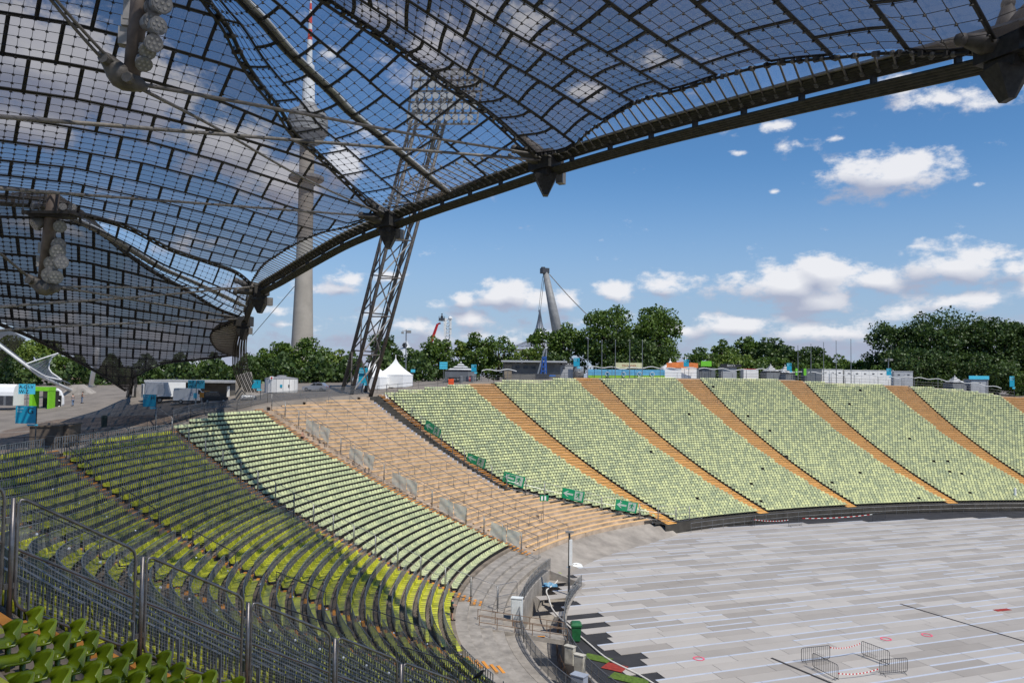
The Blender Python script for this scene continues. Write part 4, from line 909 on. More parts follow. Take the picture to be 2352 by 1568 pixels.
for i, (x0, y0, x1, y1, x2, y2) in enumerate([(706,962,735,974,760,1000),(806,1025,835,1038,862,1062),(903,1083,934,1097,961,1122),(1012,1140,1042,1153,1073,1178),(1130,1197,1164,1212,1197,1236)]):
    h = 34 if i < 3 else 36
    for j, (a, b) in enumerate((((x0, y0), (x1, y1)), ((x1+2, y1+1), (x2, y2-14)))):
        c = [onfence(*a, IF), onfence(*b, IF), onfence(b[0]-(0 if j == 0 else 4), b[1]+h-2, IF), onfence(a[0]-(3 if j == 0 else 0), a[1]+h-8, IF)]
        sheet('tarp', c, tarp_m, '%s grey green tarp pair on the terrace fence, %s sheet' % (pos[i], 'left' if j == 0 else 'right'), 'tarp', 'grey tarps on the bare terrace fence', .07)
c = [onfence(880, 905, JF), onfence(887, 905, JF), onfence(908, 946, JF), onfence(897, 943, JF)]
sheet('tarp', c, M('tarp_white', (.7,.74,.72), .6, .15, 2), 'crumpled white banner hanging loose at the top of the exit banner fence', 'banner', None, .25)
# emergency exit banners
green = Mpane('exit_green', (.5,.5,.5), (.012,.42,.19), .96, .03, .03); white = M('banner_white', (.80,.82,.80), .6, .08, 2); white_c = Mpane('banner_white_cloth', (.5,.5,.5), (.86,.88,.86), .96, .03, .03)
ARROW = [(.05,.52),(.24,.80),(.30,.80),(.19,.61),(.50,.61),(.50,.44),(.19,.44),(.30,.25),(.24,.25)]
MAN = [[(.735,.86),(.765,.88),(.785,.84),(.765,.79),(.735,.80)], [(.68,.74),(.76,.77),(.80,.70),(.84,.60),(.815,.58),(.775,.65),(.755,.52),(.80,.40),(.80,.22),(.765,.22),(.765,.38),(.715,.46),(.69,.34),(.63,.30),(.62,.36),(.665,.39),(.70,.56),(.71,.68),(.675,.66),(.65,.56),(.62,.57),(.64,.68)]]
def banner(corners, label, group, root=None):
    r = thing('exit_banner', corners[3], label, 'exit sign', group); TL, TR_, BR, BL = [np.array(c) for c in corners]; nn = np.cross(TR_-TL, BL-TL); nn /= np.linalg.norm(nn)
    if nn @ (EYE-TL) < 0: nn = -nn
    f = lambda u, v, o: (TL*(1-u)+TR_*u)*v+(BL*(1-u)+BR*u)*(1-v)+nn*(o+.05*math.sin(u*6)*math.sin(v*4+1))
    mb = MB(); mb.grid([[f(j/10, i/6, 0) for j in range(11)] for i in range(7)]); mb.build('cloth', green, r, smooth=True)
    mb = MB(); mb.add([f(u, v, .03) for u, v in ARROW], [(0, 1, 2, 3), (0, 3, 6), (0, 6, 7, 8), (3, 4, 5, 6)]); mb.build('arrow', white_c, r)
    mb = MB(); mb.add([f(u, v, .03) for u, v in [(.57,.92),(.92,.92),(.92,.12),(.57,.12)]], [(0, 1, 2, 3)]); mb.build('door_field', white_c, r)
    for q in MAN: mb = MB(); mb.add([f(u, v, .06) for u, v in q], [tuple(range(len(q)))]); mb.build('running_figure', green, r)
for i, (tl, tr_, br, bl) in enumerate([((981,963),(1016,987),(1010,1006),(974,985)),((1076,1039),(1119,1055),(1113,1077),(1072,1057)),((1159,1081),(1208,1095),(1202,1121),(1155,1104)),((1293,1119),(1345,1129),(1340,1154),(1291,1142)),((1416,1145),(1467,1154),(1462,1178),(1413,1169))]):
    banner([onfence(*p, JF) for p in (tl, tr_, br, bl)], ['green exit banner with arrow, topmost on the slope', 'green exit banner with arrow, second from the top', 'green exit banner with arrow, third from the top', 'green exit banner with arrow, second from the arena floor', 'green exit banner with arrow, nearest the arena floor'][i], 'exit banners along the fence')
p = hit(1248, 1196)[0]; h_ = (1196-1137)*p[1]/F
r_ = thing('exit_flag', p, 'small green exit flag sign on a thin pole on the bare terrace', 'exit sign'); mb = MB(); mb.tube([p, p+np.array([-.1, 0, h_])], .03, 5); mb.build('pole', steel_d, r_)
q = p+np.array([-.25, -.05, h_-.75]); w_ = 20*p[1]/F; mb = MB(); mb.box(q+np.array([w_/2-.2, 0, .38]), (w_, .04, .7), .1); mb.build('plate', green, r_)
for x in (.25, .62): mb = MB(); mb.box(q+np.array([w_*x-.2, -.04, .38]), (w_*.2, .03, .5), .1); mb.build('pictogram', white, r_)
# ================================================================ rails around the moat and the rim
def rail_run(label, group, pts, h, rails=(1.0, .5), infill=None, mat=steel, r=.026, cat='railing', name='railing', seg=8):
    for n0 in range(0, len(pts)-1, seg):
        P = [np.array(p) for p in pts[n0:n0+seg+1]]
        if len(P) < 2: continue
        root = thing(name, P[0], label+', %s stretch from the left' % nth(n0//seg+1), cat, group)
        for f in rails: mb = MB(); mb.tube([p+np.array([0, 0, h*f]) for p in P], r, 5); mb.build('rail', mat, root)
        for p in P: mb = MB(); mb.tube([p-np.array([0, 0, .1]), p+np.array([0, 0, h])], r, 5); mb.build('post', mat, root)
        if infill:
            for a, b in zip(P[:-1], P[1:]): mb = MB(); mb.add([a+np.array([0, 0, .1]), b+np.array([0, 0, .1]), b+np.array([0, 0, h*.95]), a+np.array([0, 0, h*.95])], [(0, 1, 2, 3)]); mb.build('mesh_infill', infill, root)
wiremesh = Mpane('wire_mesh_sheet', (1, 1, 1), (.16,.17,.18), .55, .0, .15)
off = lambda s, o, z: (lambda x, y, p: np.array([x+math.cos(p)*o, y+math.sin(p)*o, z]))(*Bp(s))
rail_run('grey mesh railing along the stand side of the moat', 'moat railings', [off(s, -1.25, 1.0) for s in np.arange(-26, 17.5, 1.35)], 1.1, infill=wiremesh)
rail_run('grey mesh railing along the arena side of the moat', 'moat railings', [off(s, -4.8, .05) for s in np.arange(-26, 16.5, 1.35)], 1.1, infill=wiremesh)
rail_run('thin rusty handrail inside the moat', 'moat handrails', [off(s, -4.2, -1.7) for s in np.arange(-22, 8, 1.35)], 1.0, mat=M('rusty_rail', (.20,.13,.085), .8, .3, 4))
rail_run('grey railing at the foot of the far stand', 'far stand front railing', [off(s, -.7, 0) for s in np.arange(49, 146, 2.0)], 1.25, seg=12)
rail_run('dark handrail along the upper rim of the shaded stand', 'rim handrails', [T3(s, kmax(s)+.9) for s in np.arange(-6, 20, 1.6)], 1.05, mat=steel_d, seg=6)
rail_run('grey barrier fence along the plaza edge', 'plaza edge barriers', [T3(s, kmax(s)+2.0) for s in np.arange(12, 33.5, 1.7)], 1.25, infill=wiremesh, seg=3)
rail_run('thin railing along the rim above the far seats', 'far rim railings', [T3(s, kmax(s)+.8) for s in np.arange(33.5, 136, 2.4)], 1.1, mat=steel_d, r=.03, seg=7)
# handrails beside far aisles and near aisles
for ai, a in enumerate(AIS[6:12]):
    for hi_, k0 in enumerate(np.arange(6, 56, 6.5)):
        s = aisle_s(a, k0)+aisle_w(a, k0)*.36
        if k0+3.5 > kmax(s): continue
        root = thing('aisle_handrail', S(s, k0), 'short dark handrail on the %s far aisle from left, %s from the bottom' % (nth(ai+1), nth(hi_+1)), 'handrail', 'handrails on the far aisles'); mb = MB(); mb.tube([S(s, k0, 0), S(s, k0, 1.0), S(s, k0+3, 1.0), S(s, k0+3, 0)], .035, 4); mb.build('bent_tube', steel_d, root)
for ai, a in enumerate((AIS[1], AIS[2])):
    for hi_, k0 in enumerate(np.arange(8, 40, 7.5)):
        s = aisle_s(a, k0); root = thing('aisle_handrail', S(s, k0), 'dark handrail on the %s curved aisle of the shaded stand, %s from the bottom' % (('left', 'right')[ai], nth(hi_+1)), 'handrail', 'handrails on the near aisles'); s2 = aisle_s(a, k0+4); mb = MB(); mb.tube([S(s, k0, 0), S(s, k0, 1.05), S(s2, k0+4, 1.05), S(s2, k0+4, 0)], .035, 5); mb.build('bent_tube', steel_d, root)
# ================================================================ moat furniture
def bridge():
    a = np.array([-2.2, 57.6, 1.45]); b = np.array([4.3, 58.4, .30]); root = thing('footbridge', a, 'narrow concrete footbridge with pipe rails across the moat', 'footbridge'); mb = MB(); mb.beam(a, b, 1.5, .35); mb.build('deck', conc, root)
    for sd in (-.7, .7):
        o = np.array([-.12*sd, sd, 0])
        for h in (.55, 1.05): mb = MB(); mb.tube([a+o+np.array([0, 0, h]), b+o+np.array([0, 0, h])], .03, 5); mb.build('rail', MATS['rusty_rail'], root)
        for u in np.linspace(0, 1, 6): p = a+(b-a)*u+o; mb = MB(); mb.tube([p, p+np.array([0, 0, 1.05])], .03, 5); mb.build('post', MATS['rusty_rail'], root)
    mb = MB(); p = a+(b-a)*.68; mb.box(p+np.array([0, -.7, .19]), (1.0, .12, .03)); mb.build('marking', orange, root)
bridge()
def cabinet(px, py, w, h, d, label, mat, name='cabinet', z=None, rz=.3):
    p = g0(px, py, z) if z is not None else hit(px, py)[0]; root = thing(name, p, label, name.replace('_', ' ')); mb = MB(); mb.box(p+np.array([0, 0, h/2]), (w, d, h), rz); mb.build('body', mat, root)
    mb = MB(); mb.box(p+np.array([0, 0, h+.03]), (w+.08, d+.08, .06), rz); mb.build('lid', mat, root); mb = MB(); ca, sa = math.cos(rz), math.sin(rz); mb.box(p+np.array([sa*(d/2+.012), -ca*(d/2+.012), h*.5]), (w*.86, .02, h*.84), rz); mb.build('door', mat, root)
cabinet(1187, 1422, .85, 1.65, .5, 'tall white switch cabinet on the walkway beside the moat', M('cabinet_white', (.72,.74,.72), .5, .1, 2), z=1.0, rz=-.2)
cabinet(1330, 1606, .9, 1.5, .6, 'grey metal cabinet standing in the moat at the bottom edge', M('cabinet_grey', (.33,.36,.42), .5, .1, 2), z=0.0, rz=-.6)
cabinet(1309, 1524, .7, 1.2, .35, 'pale weathered concrete block by the moat, left one', M('block_pale', (.5,.47,.4), .9, .3, 2), 'concrete_block', z=0, rz=-.6)
cabinet(1331, 1545, .7, 1.2, .35, 'pale weathered concrete block by the moat, right one', MATS['block_pale'], 'concrete_block', z=0, rz=-.6)
def bin_(p, h, label, mat):
    root = thing('wheelie_bin', p, label, 'bin'); w = h*.5; mb = MB(); V = []
    for z, k in ((.08, .8), (.82, 1)): V += [p+np.array([x*w*k/2, y*w*k/2*1.1, z*h]) for x, y in ((-1,-1),(1,-1),(1,1),(-1,1))]
    mb.add(V, [(3,2,1,0),(4,5,6,7),(0,1,5,4),(1,2,6,5),(2,3,7,6),(3,0,4,7)]); mb.build('body', mat, root)
    mb = MB(); mb.box(p+np.array([0, 0, .86*h]), (w*1.15, w*1.25, .08*h)); mb.add([p+np.array(q)*h for q in [(-.28,-.3,.9),(.28,-.3,.9),(.28,.3,.9),(-.28,.3,.9),(-.2,-.18,.99),(.2,-.18,.99),(.2,.22,1.0),(-.2,.22,1.0)]], [(3,2,1,0),(4,5,6,7),(0,1,5,4),(1,2,6,5),(2,3,7,6),(3,0,4,7)]); mb.build('lid', mat, root)
    for x in (-.2, .2): mb = MB(); mb.tube([p+np.array([x*h-.03, .2*h, .08*h]), p+np.array([x*h+.03, .2*h, .08*h])], .08*h, 8); mb.build('wheel', asphalt, root)
bin_(g0(1323, 1472), 1.45, 'dark green wheelie bin beside the moat fence', M('bin_green', (.02,.13,.045), .45, .2, 3))
p = off(12.5, -4.3, -1.7); r_ = thing('floodlight_post', p, 'slim grey post with a white lamp box rising from the moat', 'lamp post'); mb = MB(); mb.tube([p, p+np.array([0, 0, 7.4])], [.12, .09], 8); mb.build('pole', steel_d, r_)
mb = MB(); mb.box(p+np.array([.12, -.1, 5.6]), (.28, .25, 2.3)); mb.build('lamp_box', M('lamp_box_white', (.75,.75,.73), .5, .08), r_); mb = MB(); mb.box(p+np.array([0, -.1, 7.45]), (.75, .4, .14)); mb.build('head', lampb, r_)
mb = MB(); pts = [g0(x, y, .08) for x, y in [(1303,1297),(1290,1315),(1271,1343),(1256,1353),(1260,1372),(1271,1401),(1301,1432),(1350,1475),(1400,1515),(1470,1550),(1560,1610)]]; mb.tube(spl(pts, 40), .07, 6); tag(mb.build('cable_hose', M('hose_white', (.66,.62,.56), .6, .12, 3), smooth=True), 'white hose winding along the edge of the arena floor cover', 'hose')
for i, (x, y, w, mat_, lab) in enumerate([(1292,1304,2.0,M('sheet_blue', (.10,.24,.36), .5, .3, 5),'crumpled blue plastic sheet heap by the moat fence'),(1318,1300,1.8,white,'white folded sheet lying near the moat fence'),(1262,1345,1.5,MATS['sheet_blue'],'blue plastic scrap farther down the moat fence'),(1278,1322,1.3,M('debris_mixed', (.3,.33,.12), .8, .6, 9),'small heap of yellowish debris by the moat fence')]):
    c = g0(x, y, .0); mb = MB(); mb.grid([[c+np.array([(j-3)*w/6, (q-3)*w/8, .08+.28*random.random()*(1 if 0 < j < 6 and 0 < q < 6 else 0)]) for j in range(7)] for q in range(7)]); tag(mb.build('plastic_sheet', mat_), lab, 'debris')
for (x, y, w, l, mat_, lab) in [(1412,1533,1.5,1.2,M('mat_red', (.30,.035,.025), .9, .3, 3),'red floor mat beside the moat fence'),(1372,1512,2.0,1.0,M('turf_green', (.09,.15,.02), .95, .4, 6),'strip of green artificial turf above the red mat'),(1445,1560,2.6,1.1,MATS['turf_green'],'strip of green artificial turf at the bottom edge'),(2302,1401,1.6,.5,MATS['mat_red'],'small red sign plate lying on the floor at right')]:
    mb = MB(); mb.box(g0(x, y)+np.array([0, 0, .05]), (w, l, .03), -.55 if x < 2000 else .3); tag(mb.build('floor_mat', mat_), lab, 'mat')
def crowd_barrier(a, b, label, group='crowd barriers on the arena floor'):
    a = np.array(a); b = np.array(b); root = thing('crowd_barrier', a, label, 'barrier', group); d = (b-a)/np.linalg.norm(b-a); up_ = np.array([0, 0, 1.]); pn = np.array([-d[1], d[0], 0])
    mb = MB(); mb.tube(bent(a+up_*.18, b+up_*.18, b+up_*1.1, a+up_*1.1, .12), .022, 6, cap=False); mb.build('frame', steel_d, root)
    n = 14
    for i in range(1, n): p = a+(b-a)*i/n; mb = MB(); mb.beam(p+up_*.18, p+up_*1.1, .018, .018); mb.build('bar', steel_d, root)
    for p in (a+d*.25, b-d*.25): mb = MB(); mb.tube([p-pn*.3+up_*.03, p+up_*.2, p+pn*.3+up_*.03], .02, 5); mb.build('foot', steel_d, root)
for i, (x0, y0, x1, y1) in enumerate([(1841,1524,1906,1517),(1867,1535,1925,1565),(1979,1506,2043,1531),(2021,1552,2084,1547)]): crowd_barrier(g0(x0, y0), g0(x1, y1), ['steel crowd barrier at back left of the four on the floor', 'steel crowd barrier at front left of the four on the floor', 'steel crowd barrier at back right of the four on the floor', 'steel crowd barrier at front right of the four on the floor'][i])
for i, (x0, y0, x1, y1) in enumerate([(1729,1209,1732,1199),(1811,1210,1842,1207),(2004,1196,2034,1194)]): crowd_barrier(g0(x0, y0), g0(x1, y1), ['far crowd barrier at the left end of the striped tape', 'far crowd barrier in the middle of the striped tape', 'far crowd barrier at the right end of the striped tape'][i])
def tape(x0, y0, x1, y1, z, label):
    a = g0(x0, y0)+np.array([0, 0, z]); b = g0(x1, y1)+np.array([0, 0, z]); mb = MB(); n = 24
    for i in range(n):
        mb.cur = i % 2; u, v = i/n, (i+1)/n; sg = lambda t: np.array([0, 0, -.18*4*t*(1-t)]); mb.beam(a+(b-a)*u+sg(u), a+(b-a)*v+sg(v), .012, .08)
    tag(mb.build('barrier_tape', [M('tape_red', (.55,.03,.03), .5, .1), white]), label, 'tape')
tape(1732,1207,1811,1208,.85,'red and white tape at the left between far barriers'); tape(1843,1205,2004,1195,.9,'long red and white tape between far barriers'); tape(1907,1517,1979,1506,.95,'red and white tape between the rear floor barriers'); tape(1925,1563,2021,1551,.5,'sagging red and white tape between the front floor barriers')
for (x, y, lab) in [(2035,1466,'pink ring sprayed on the floor, left of two'),(2129,1457,'pink ring sprayed on the floor, right of two'),(1605,1511,'pink ring sprayed on the floor at lower left')]:
    c = g0(x, y, .062); mb = MB(); n = 16; mb.add([c+np.array([math.cos(2*PI*i/n)*r, math.sin(2*PI*i/n)*r, 0]) for r in (.30, .42) for i in range(n)], [(i, (i+1) % n, n+(i+1) % n, n+i) for i in range(n)]); tag(mb.build('floor_mark', M('spray_pink', (.8,.12,.2), .8, .2, 5)), lab, 'floor mark')
def board(px, py, w, h, label, mat, rz):
    p = g0(px, py); root = thing('board', p, label, 'board'); mb = MB(); mb.box(p+np.array([0, 0, h/2]), (w, .12, h), rz); mb.build('panel', mat, root)
    for s_ in (-.35, .35): mb = MB(); mb.beam(p+np.array([s_*w, .1, h*.8]), p+np.array([s_*w, .7, .03]), .06, .06); mb.build('brace', steel_d, root)
bgm = M('board_grey', (.26,.245,.235), .8, .15, 3)
board(1798, 1183, 1.9, 1.35, 'grey board leaning at the foot of the far stand', bgm, .2); board(2238, 1163, 2.2, 1.3, 'grey board near the red case at far right', bgm, .3); board(2345, 1160, 2.0, 1.3, 'grey board cut off by the right edge', bgm, .3)
def redcase():
    p = g0(2280, 1166); root = thing('equipment_case', p, 'black platform with a red case at the foot of the far stand', 'case'); mb = MB(); mb.box(p+np.array([0, 0, .35]), (6.0, 1.6, .7), .3); mb.build('platform', asphalt, root)
    mb = MB(); mb.box(p+np.array([-.6, -.2, .95]), (3.0, .9, .55), .3); mb.build('red_box', M('case_red', (.5,.02,.03), .5, .1), root); mb = MB(); mb.tube([p+np.array([3.6, 0, .3]), p+np.array([3.6, 0, 3.2])], [.28, .16], 8); mb.build('wrapped_post', white, root)
redcase()
# ================================================================ beyond the rim
def rim(px, extra=6.0):
    """point on the ground `extra` metres behind the rim whose picture column is px"""
    lo, hi = -5., 150.
    for _ in range(40):
        s = (lo+hi)/2; x, _y = proj(T3(s, kmax(s)+extra/TR))
        if x < px: lo = s
        else: hi = s
    return T3(s, kmax(s)+extra/TR), s
def on(px, py): return hit(px, py, D0=20, mode='terrain')[0]
def leafmat(name, c, c2):
    m = bpy.data.materials.new(name); m.use_nodes = True; nt = m.node_tree; nt.nodes.clear(); n = nt.nodes.new
    ge = n('ShaderNodeNewGeometry'); nz = n('ShaderNodeTexNoise'); nz.inputs['Scale'].default_value = .35; nt.links.new(ge.outputs['Position'], nz.inputs['Vector'])
    a = n('ShaderNodeMix'); a.inputs[0].default_value = .55; nt.links.new(nz.outputs[0], a.inputs[2]); nt.links.new(ge.outputs['Random Per Island'], a.inputs[3])
    r = n('ShaderNodeValToRGB'); r.color_ramp.elements[0].position = .2; r.color_ramp.elements[1].position = .8; r.color_ramp.elements[0].color = (*c, 1); r.color_ramp.elements[1].color = (*c2, 1); nt.links.new(a.outputs[0], r.inputs[0])
    d = n('ShaderNodeBsdfDiffuse'); t = n('ShaderNodeBsdfTranslucent'); mx = n('ShaderNodeMixShader'); mx.inputs[0].default_value = .3; nt.links.new(r.outputs[0], d.inputs[0]); nt.links.new(r.outputs[0], t.inputs[0]); nt.links.new(d.outputs[0], mx.inputs[1]); nt.links.new(t.outputs[0], mx.inputs[2])
    g = n('ShaderNodeBsdfGlossy'); g.inputs['Roughness'].default_value = .5; g.inputs[0].default_value = (.8, .85, .8, 1); m2 = n('ShaderNodeMixShader'); m2.inputs[0].default_value = .04; nt.links.new(mx.outputs[0], m2.inputs[1]); nt.links.new(g.outputs[0], m2.inputs[2])
    o = n('ShaderNodeOutputMaterial'); nt.links.new(m2.outputs[0], o.inputs[0]); return m
LEAF = [leafmat('leaves_mid', (.045,.095,.012), (.14,.21,.03)), leafmat('leaves_dark', (.026,.058,.011), (.085,.135,.026)), leafmat('leaves_light', (.08,.14,.018), (.22,.28,.045))]
bark = M('bark', (.07,.055,.042), .95, .35, 3, bump=.4)
def tree(px, top, w, D, label, kind=0, base=None, group='trees around the stadium', leaf=.42, dens=1.0, squash=.0, low=.12):
    c = at(px, top, D); zt = c[2]; zb = float(surf(c[0], c[1])[0]) if base is None else base; Hh = zt-zb; R = w*D/F/2
    b = np.array([c[0], c[1], zb]); root = thing('tree', b, label, 'tree', group)
    mb = MB(); mb.tube([b-np.array([0, 0, .4]), b+np.array([.1, 0, Hh*.35]), b+np.array([0, 0, Hh*.8])], [.035*Hh, .026*Hh, .006*Hh], 7)
    for i in range(7):
        a = i*2.4; z0 = Hh*(.25+.07*i); e = b+np.array([math.cos(a)*R*.75, math.sin(a)*R*.75, z0+Hh*.22]); mb.tube([b+np.array([0, 0, z0]), (b+e)/2+np.array([0, 0, z0/2-.0]), e], [.012*Hh, .009*Hh, .003*Hh], 5)
    mb.build('trunk', bark, root, smooth=True)
    nc = int(46*dens); V = []
    cz = zb+Hh*(low+1)/2; rz = Hh*(1-low)/2; lf = leaf*max(.6, min(1.6, D/170))
    for k in range(nc):
        u = rng.normal(size=3); u /= np.linalg.norm(u); rad = .45+.5*rng.random()**.6
        cc = np.array([c[0], c[1], cz])+u*np.array([R, R, rz])*rad*np.array([1, 1, 1]); cc[2] = min(cc[2], zt-.1*R); s_ = (.20+.16*rng.random())*min(R, rz*1.2)
        nl = int((34+26*rng.random())*max(1, (s_/.9))*dens**.3); nl = min(int(nl*1.35), 150)
        d = rng.normal(size=(nl, 3)); d /= np.linalg.norm(d, axis=1)[:, None]; P = cc+d*s_*(.55+.5*rng.random((nl, 1)))*np.array([1.15, 1.15, .85]); V.append(P)
    V = np.vstack(V); n = len(V); A = rng.normal(size=(n, 3))+np.array([0, 0, .5]); A /= np.linalg.norm(A, axis=1)[:, None]; Bv = np.cross(A, rng.normal(size=(n, 3))); Bv /= np.linalg.norm(Bv, axis=1)[:, None]; Cv = np.cross(A, Bv)
    Rm = np.stack([Bv, Cv, A], axis=2)*(lf*(.6+.7*rng.random(n)))[:, None, None]
    o = bulk('crown', [(-.5, -.3, 0), (.1, -.5, .06), (.55, .05, 0), (.1, .5, .06), (-.5, .3, 0)], [(0, 1, 2, 3, 4)], (Rm, V), LEAF[kind], root); return root
TREES = [  # px, top y, width px, distance, kind, label, dens
 (25,775,110,215,2,'pale green tree at far left behind the small tent canopy',1),(95,782,90,225,2,'pale green tree above the small tent canopy at far left',1),(150,815,100,205,0,'green tree left of the white inclined mast',1),(50,845,120,190,0,'green tree low behind the white rounded trailer',.9),(225,845,110,195,1,'dark tree behind the white inclined mast',.9),(-30,800,90,205,0,'green tree cut off by the left edge',.8),
 (330,835,110,175,1,'dark tree behind the low net foot',.9),(400,828,110,172,1,'dark tree behind the white truck',.9),(470,826,100,170,0,'tree behind the flat roofed pavilion',.9),(528,832,80,168,0,'tree just left of the cable foot',.9),
 (600,797,80,185,0,'rounded tree right of the cable foot',1),(655,782,95,180,0,'broad tree left of the tower base',1),(716,781,100,178,0,'broad tree right of the tower base',1),(770,800,70,182,2,'lighter tree behind the lattice mast',1),(628,828,90,168,1,'low dark tree behind the first aid hut',.9),(745,835,110,168,1,'low dark tree behind the silver car',.9),
 (820,826,70,172,0,'low tree between the lattice mast legs',.9),(880,769,88,190,1,'dark tall tree right of the lattice mast',1),(950,800,66,180,0,'small tree behind the right white tent',.9),(1008,775,84,185,0,'rounded tree below the red boom lift',1),(1060,782,60,190,2,'small light tree behind the black bar tent',.9),(1095,766,74,180,0,'tree right of the black bar tent',1),(1145,768,84,182,0,'wide tree left of the tent peak',1),(1045,830,110,172,1,'low dark tree behind the bar tent',.9),
 (1215,800,74,180,2,'yellowish green tree in front of the tent peak',1),(1250,757,90,188,0,'tree below the leaning mast',1),(1305,744,96,186,0,'tree left of the flag poles',1.1),(1270,815,120,178,1,'low dark tree behind the flat pavilion',.9),
 (1400,699,120,180,0,'tall dense tree behind the left flag poles',1.7),(1500,694,124,182,0,'tallest broad tree behind the right flag poles',1.9),(1450,770,200,178,1,'lower dark foliage tree between the two tall trees',1.5),
 (1612,800,76,215,0,'rounded tree behind the white marquee',1),(1660,782,70,240,0,'wooded hill tree, left one',1),(1710,776,90,250,0,'wooded hill tree near the crest',1.1),(1765,780,90,245,1,'wooded hill tree right of the crest',1.1),(1690,812,110,220,2,'light tree below the wooded crest',1),(1760,820,120,215,0,'tree behind the striped tents',1),(1815,795,70,230,1,'dark tree left of the right flag poles',1),(1868,798,84,230,1,'dark tree behind the right flag poles',1),(1920,815,84,225,0,'tree behind the dark container',1),(1975,830,100,215,0,'low tree behind the white containers',1),(1850,832,120,205,0,'low shrubby tree behind right flag poles',.9),
 (2055,738,124,205,1,'tall dark tree at left of the big right hand group',1.7),(2165,713,170,200,1,'largest dark tree of the right hand group',2.2),(2275,728,140,198,1,'tall dark tree near the right edge',1.9),(2345,724,100,196,1,'tall dark tree cut off by the right edge',1.5),(2110,800,190,190,1,'dark lower tree under the right hand group',1.5),(2240,810,200,188,1,'dark foliage tree behind the cyan sign stall',1.5),(2050,838,110,192,0,'shrub like tree behind the long white container',1),(2320,850,110,186,0,'shrub like tree at the right edge',1)]
for px, top, w, D, kd, lab, dn in TREES: tree(px, top, w, D, lab, kd, dens=dn, base=None if px < 300 else (15.0 if px < 800 else 17.5), low=.05 if top > 790 else .1)
def undergrowth(px0, px1, D, h, kind, n, label):
    V = []
    for _ in range(n):
        px = px0+(px1-px0)*rng.random(); d = D+rng.uniform(-4, 6); p = at(px, 880, d); p[2] = float(surf(p[0], p[1])[0]); V.append(p+np.array([0, 0, rng.random()**.8*h*(.7+.3*math.sin(px*.08))]))
    V = np.array(V); A = rng.normal(size=(n, 3)); A /= np.linalg.norm(A, axis=1)[:, None]; Bv = np.cross(A, rng.normal(size=(n, 3))); Bv /= np.linalg.norm(Bv, axis=1)[:, None]; Rm = np.stack([Bv, np.cross(A, Bv), A], axis=2)*(.7*(.6+.7*rng.random(n)))[:, None, None]
    tag(bulk('undergrowth', [(-.5, -.3, 0), (.1, -.5, .06), (.55, .05, 0), (.1, .5, .06), (-.5, .3, 0)], [(0, 1, 2, 3, 4)], (Rm, V), LEAF[kind]), label, 'shrubs', kind='stuff')
undergrowth(-20, 1000, 162, 6.5, 1, 9000, 'dark undergrowth below the trees behind the plaza')
undergrowth(1560, 2400, 190, 5.0, 1, 6000, 'dark undergrowth below the trees behind the right flag poles')
# ---------------------------------------------------------------- television tower
def tower():
    D = 540; base = at(697, 800, D); base[2] = 8; root = thing('tv_tower', base, 'tall tapering concrete television tower partly seen through the roof', 'tower'); k = D/F
    shaft = [(815,25.5),(760,23.5),(700,21.6),(620,19.2),(520,17.6),(430,17),(330,17)]; zz = lambda y: 20+(855.5-y)*k
    lean = lambda y: 0
    b0 = at(700, 560, D); cx, cy = b0[0], b0[1]; C0 = np.array([cx, cy, 0])
    mb = MB(); mb.lathe(C0, [(25.5*k, 5)]+[(r*k, zz(y)) for y, r in shaft], 28); mb.build('shaft', M('tower_concrete', (.33,.30,.255), .9, .12, .12, bump=.1), root, smooth=True)
    mb = MB(); mb.lathe(C0, [(17*k, zz(328)), (30*k, zz(322)), (42*k, zz(304)), (46*k, zz(300)), (46*k, zz(288)), (40*k, zz(286)), (46*k, zz(284)), (46*k, zz(268)), (38*k, zz(264)), (44*k, zz(262)), (40*k, zz(250)), (24*k, zz(244)), (18*k, zz(230))], 28); mb.build('basket', M('tower_basket', (.22,.215,.21), .6, .35, .3), root)
    mb = MB(); mb.lathe(C0, [(36*k, zz(412)), (40*k, zz(409)), (40*k, zz(402)), (20*k, zz(398))], 24); mb.build('platform', MATS['tower_basket'], root)
    mb = MB(); mb.lathe(C0, [(15*k, zz(231)), (14*k, zz(190)), (12*k, zz(140)), (7*k, zz(136)), (6*k, zz(80))], 16); mb.build('antenna_base', M('tower_white', (.7,.7,.68), .6, .08), root)
    for i, (a, c_, r) in enumerate([(80, 55, 5.5), (55, 40, 5), (40, 22, 4.5), (22, 8, 4), (8, -8, 3), (-8, -18, 2)]): mb = MB(); mb.lathe(C0, [(r*k, zz(a)), (r*.9*k, zz(c_))], 10); mb.build('mast_band', M('tower_red', (.55,.03,.02), .6, .1) if i % 2 == 0 else MATS['tower_white'], root)
tower()
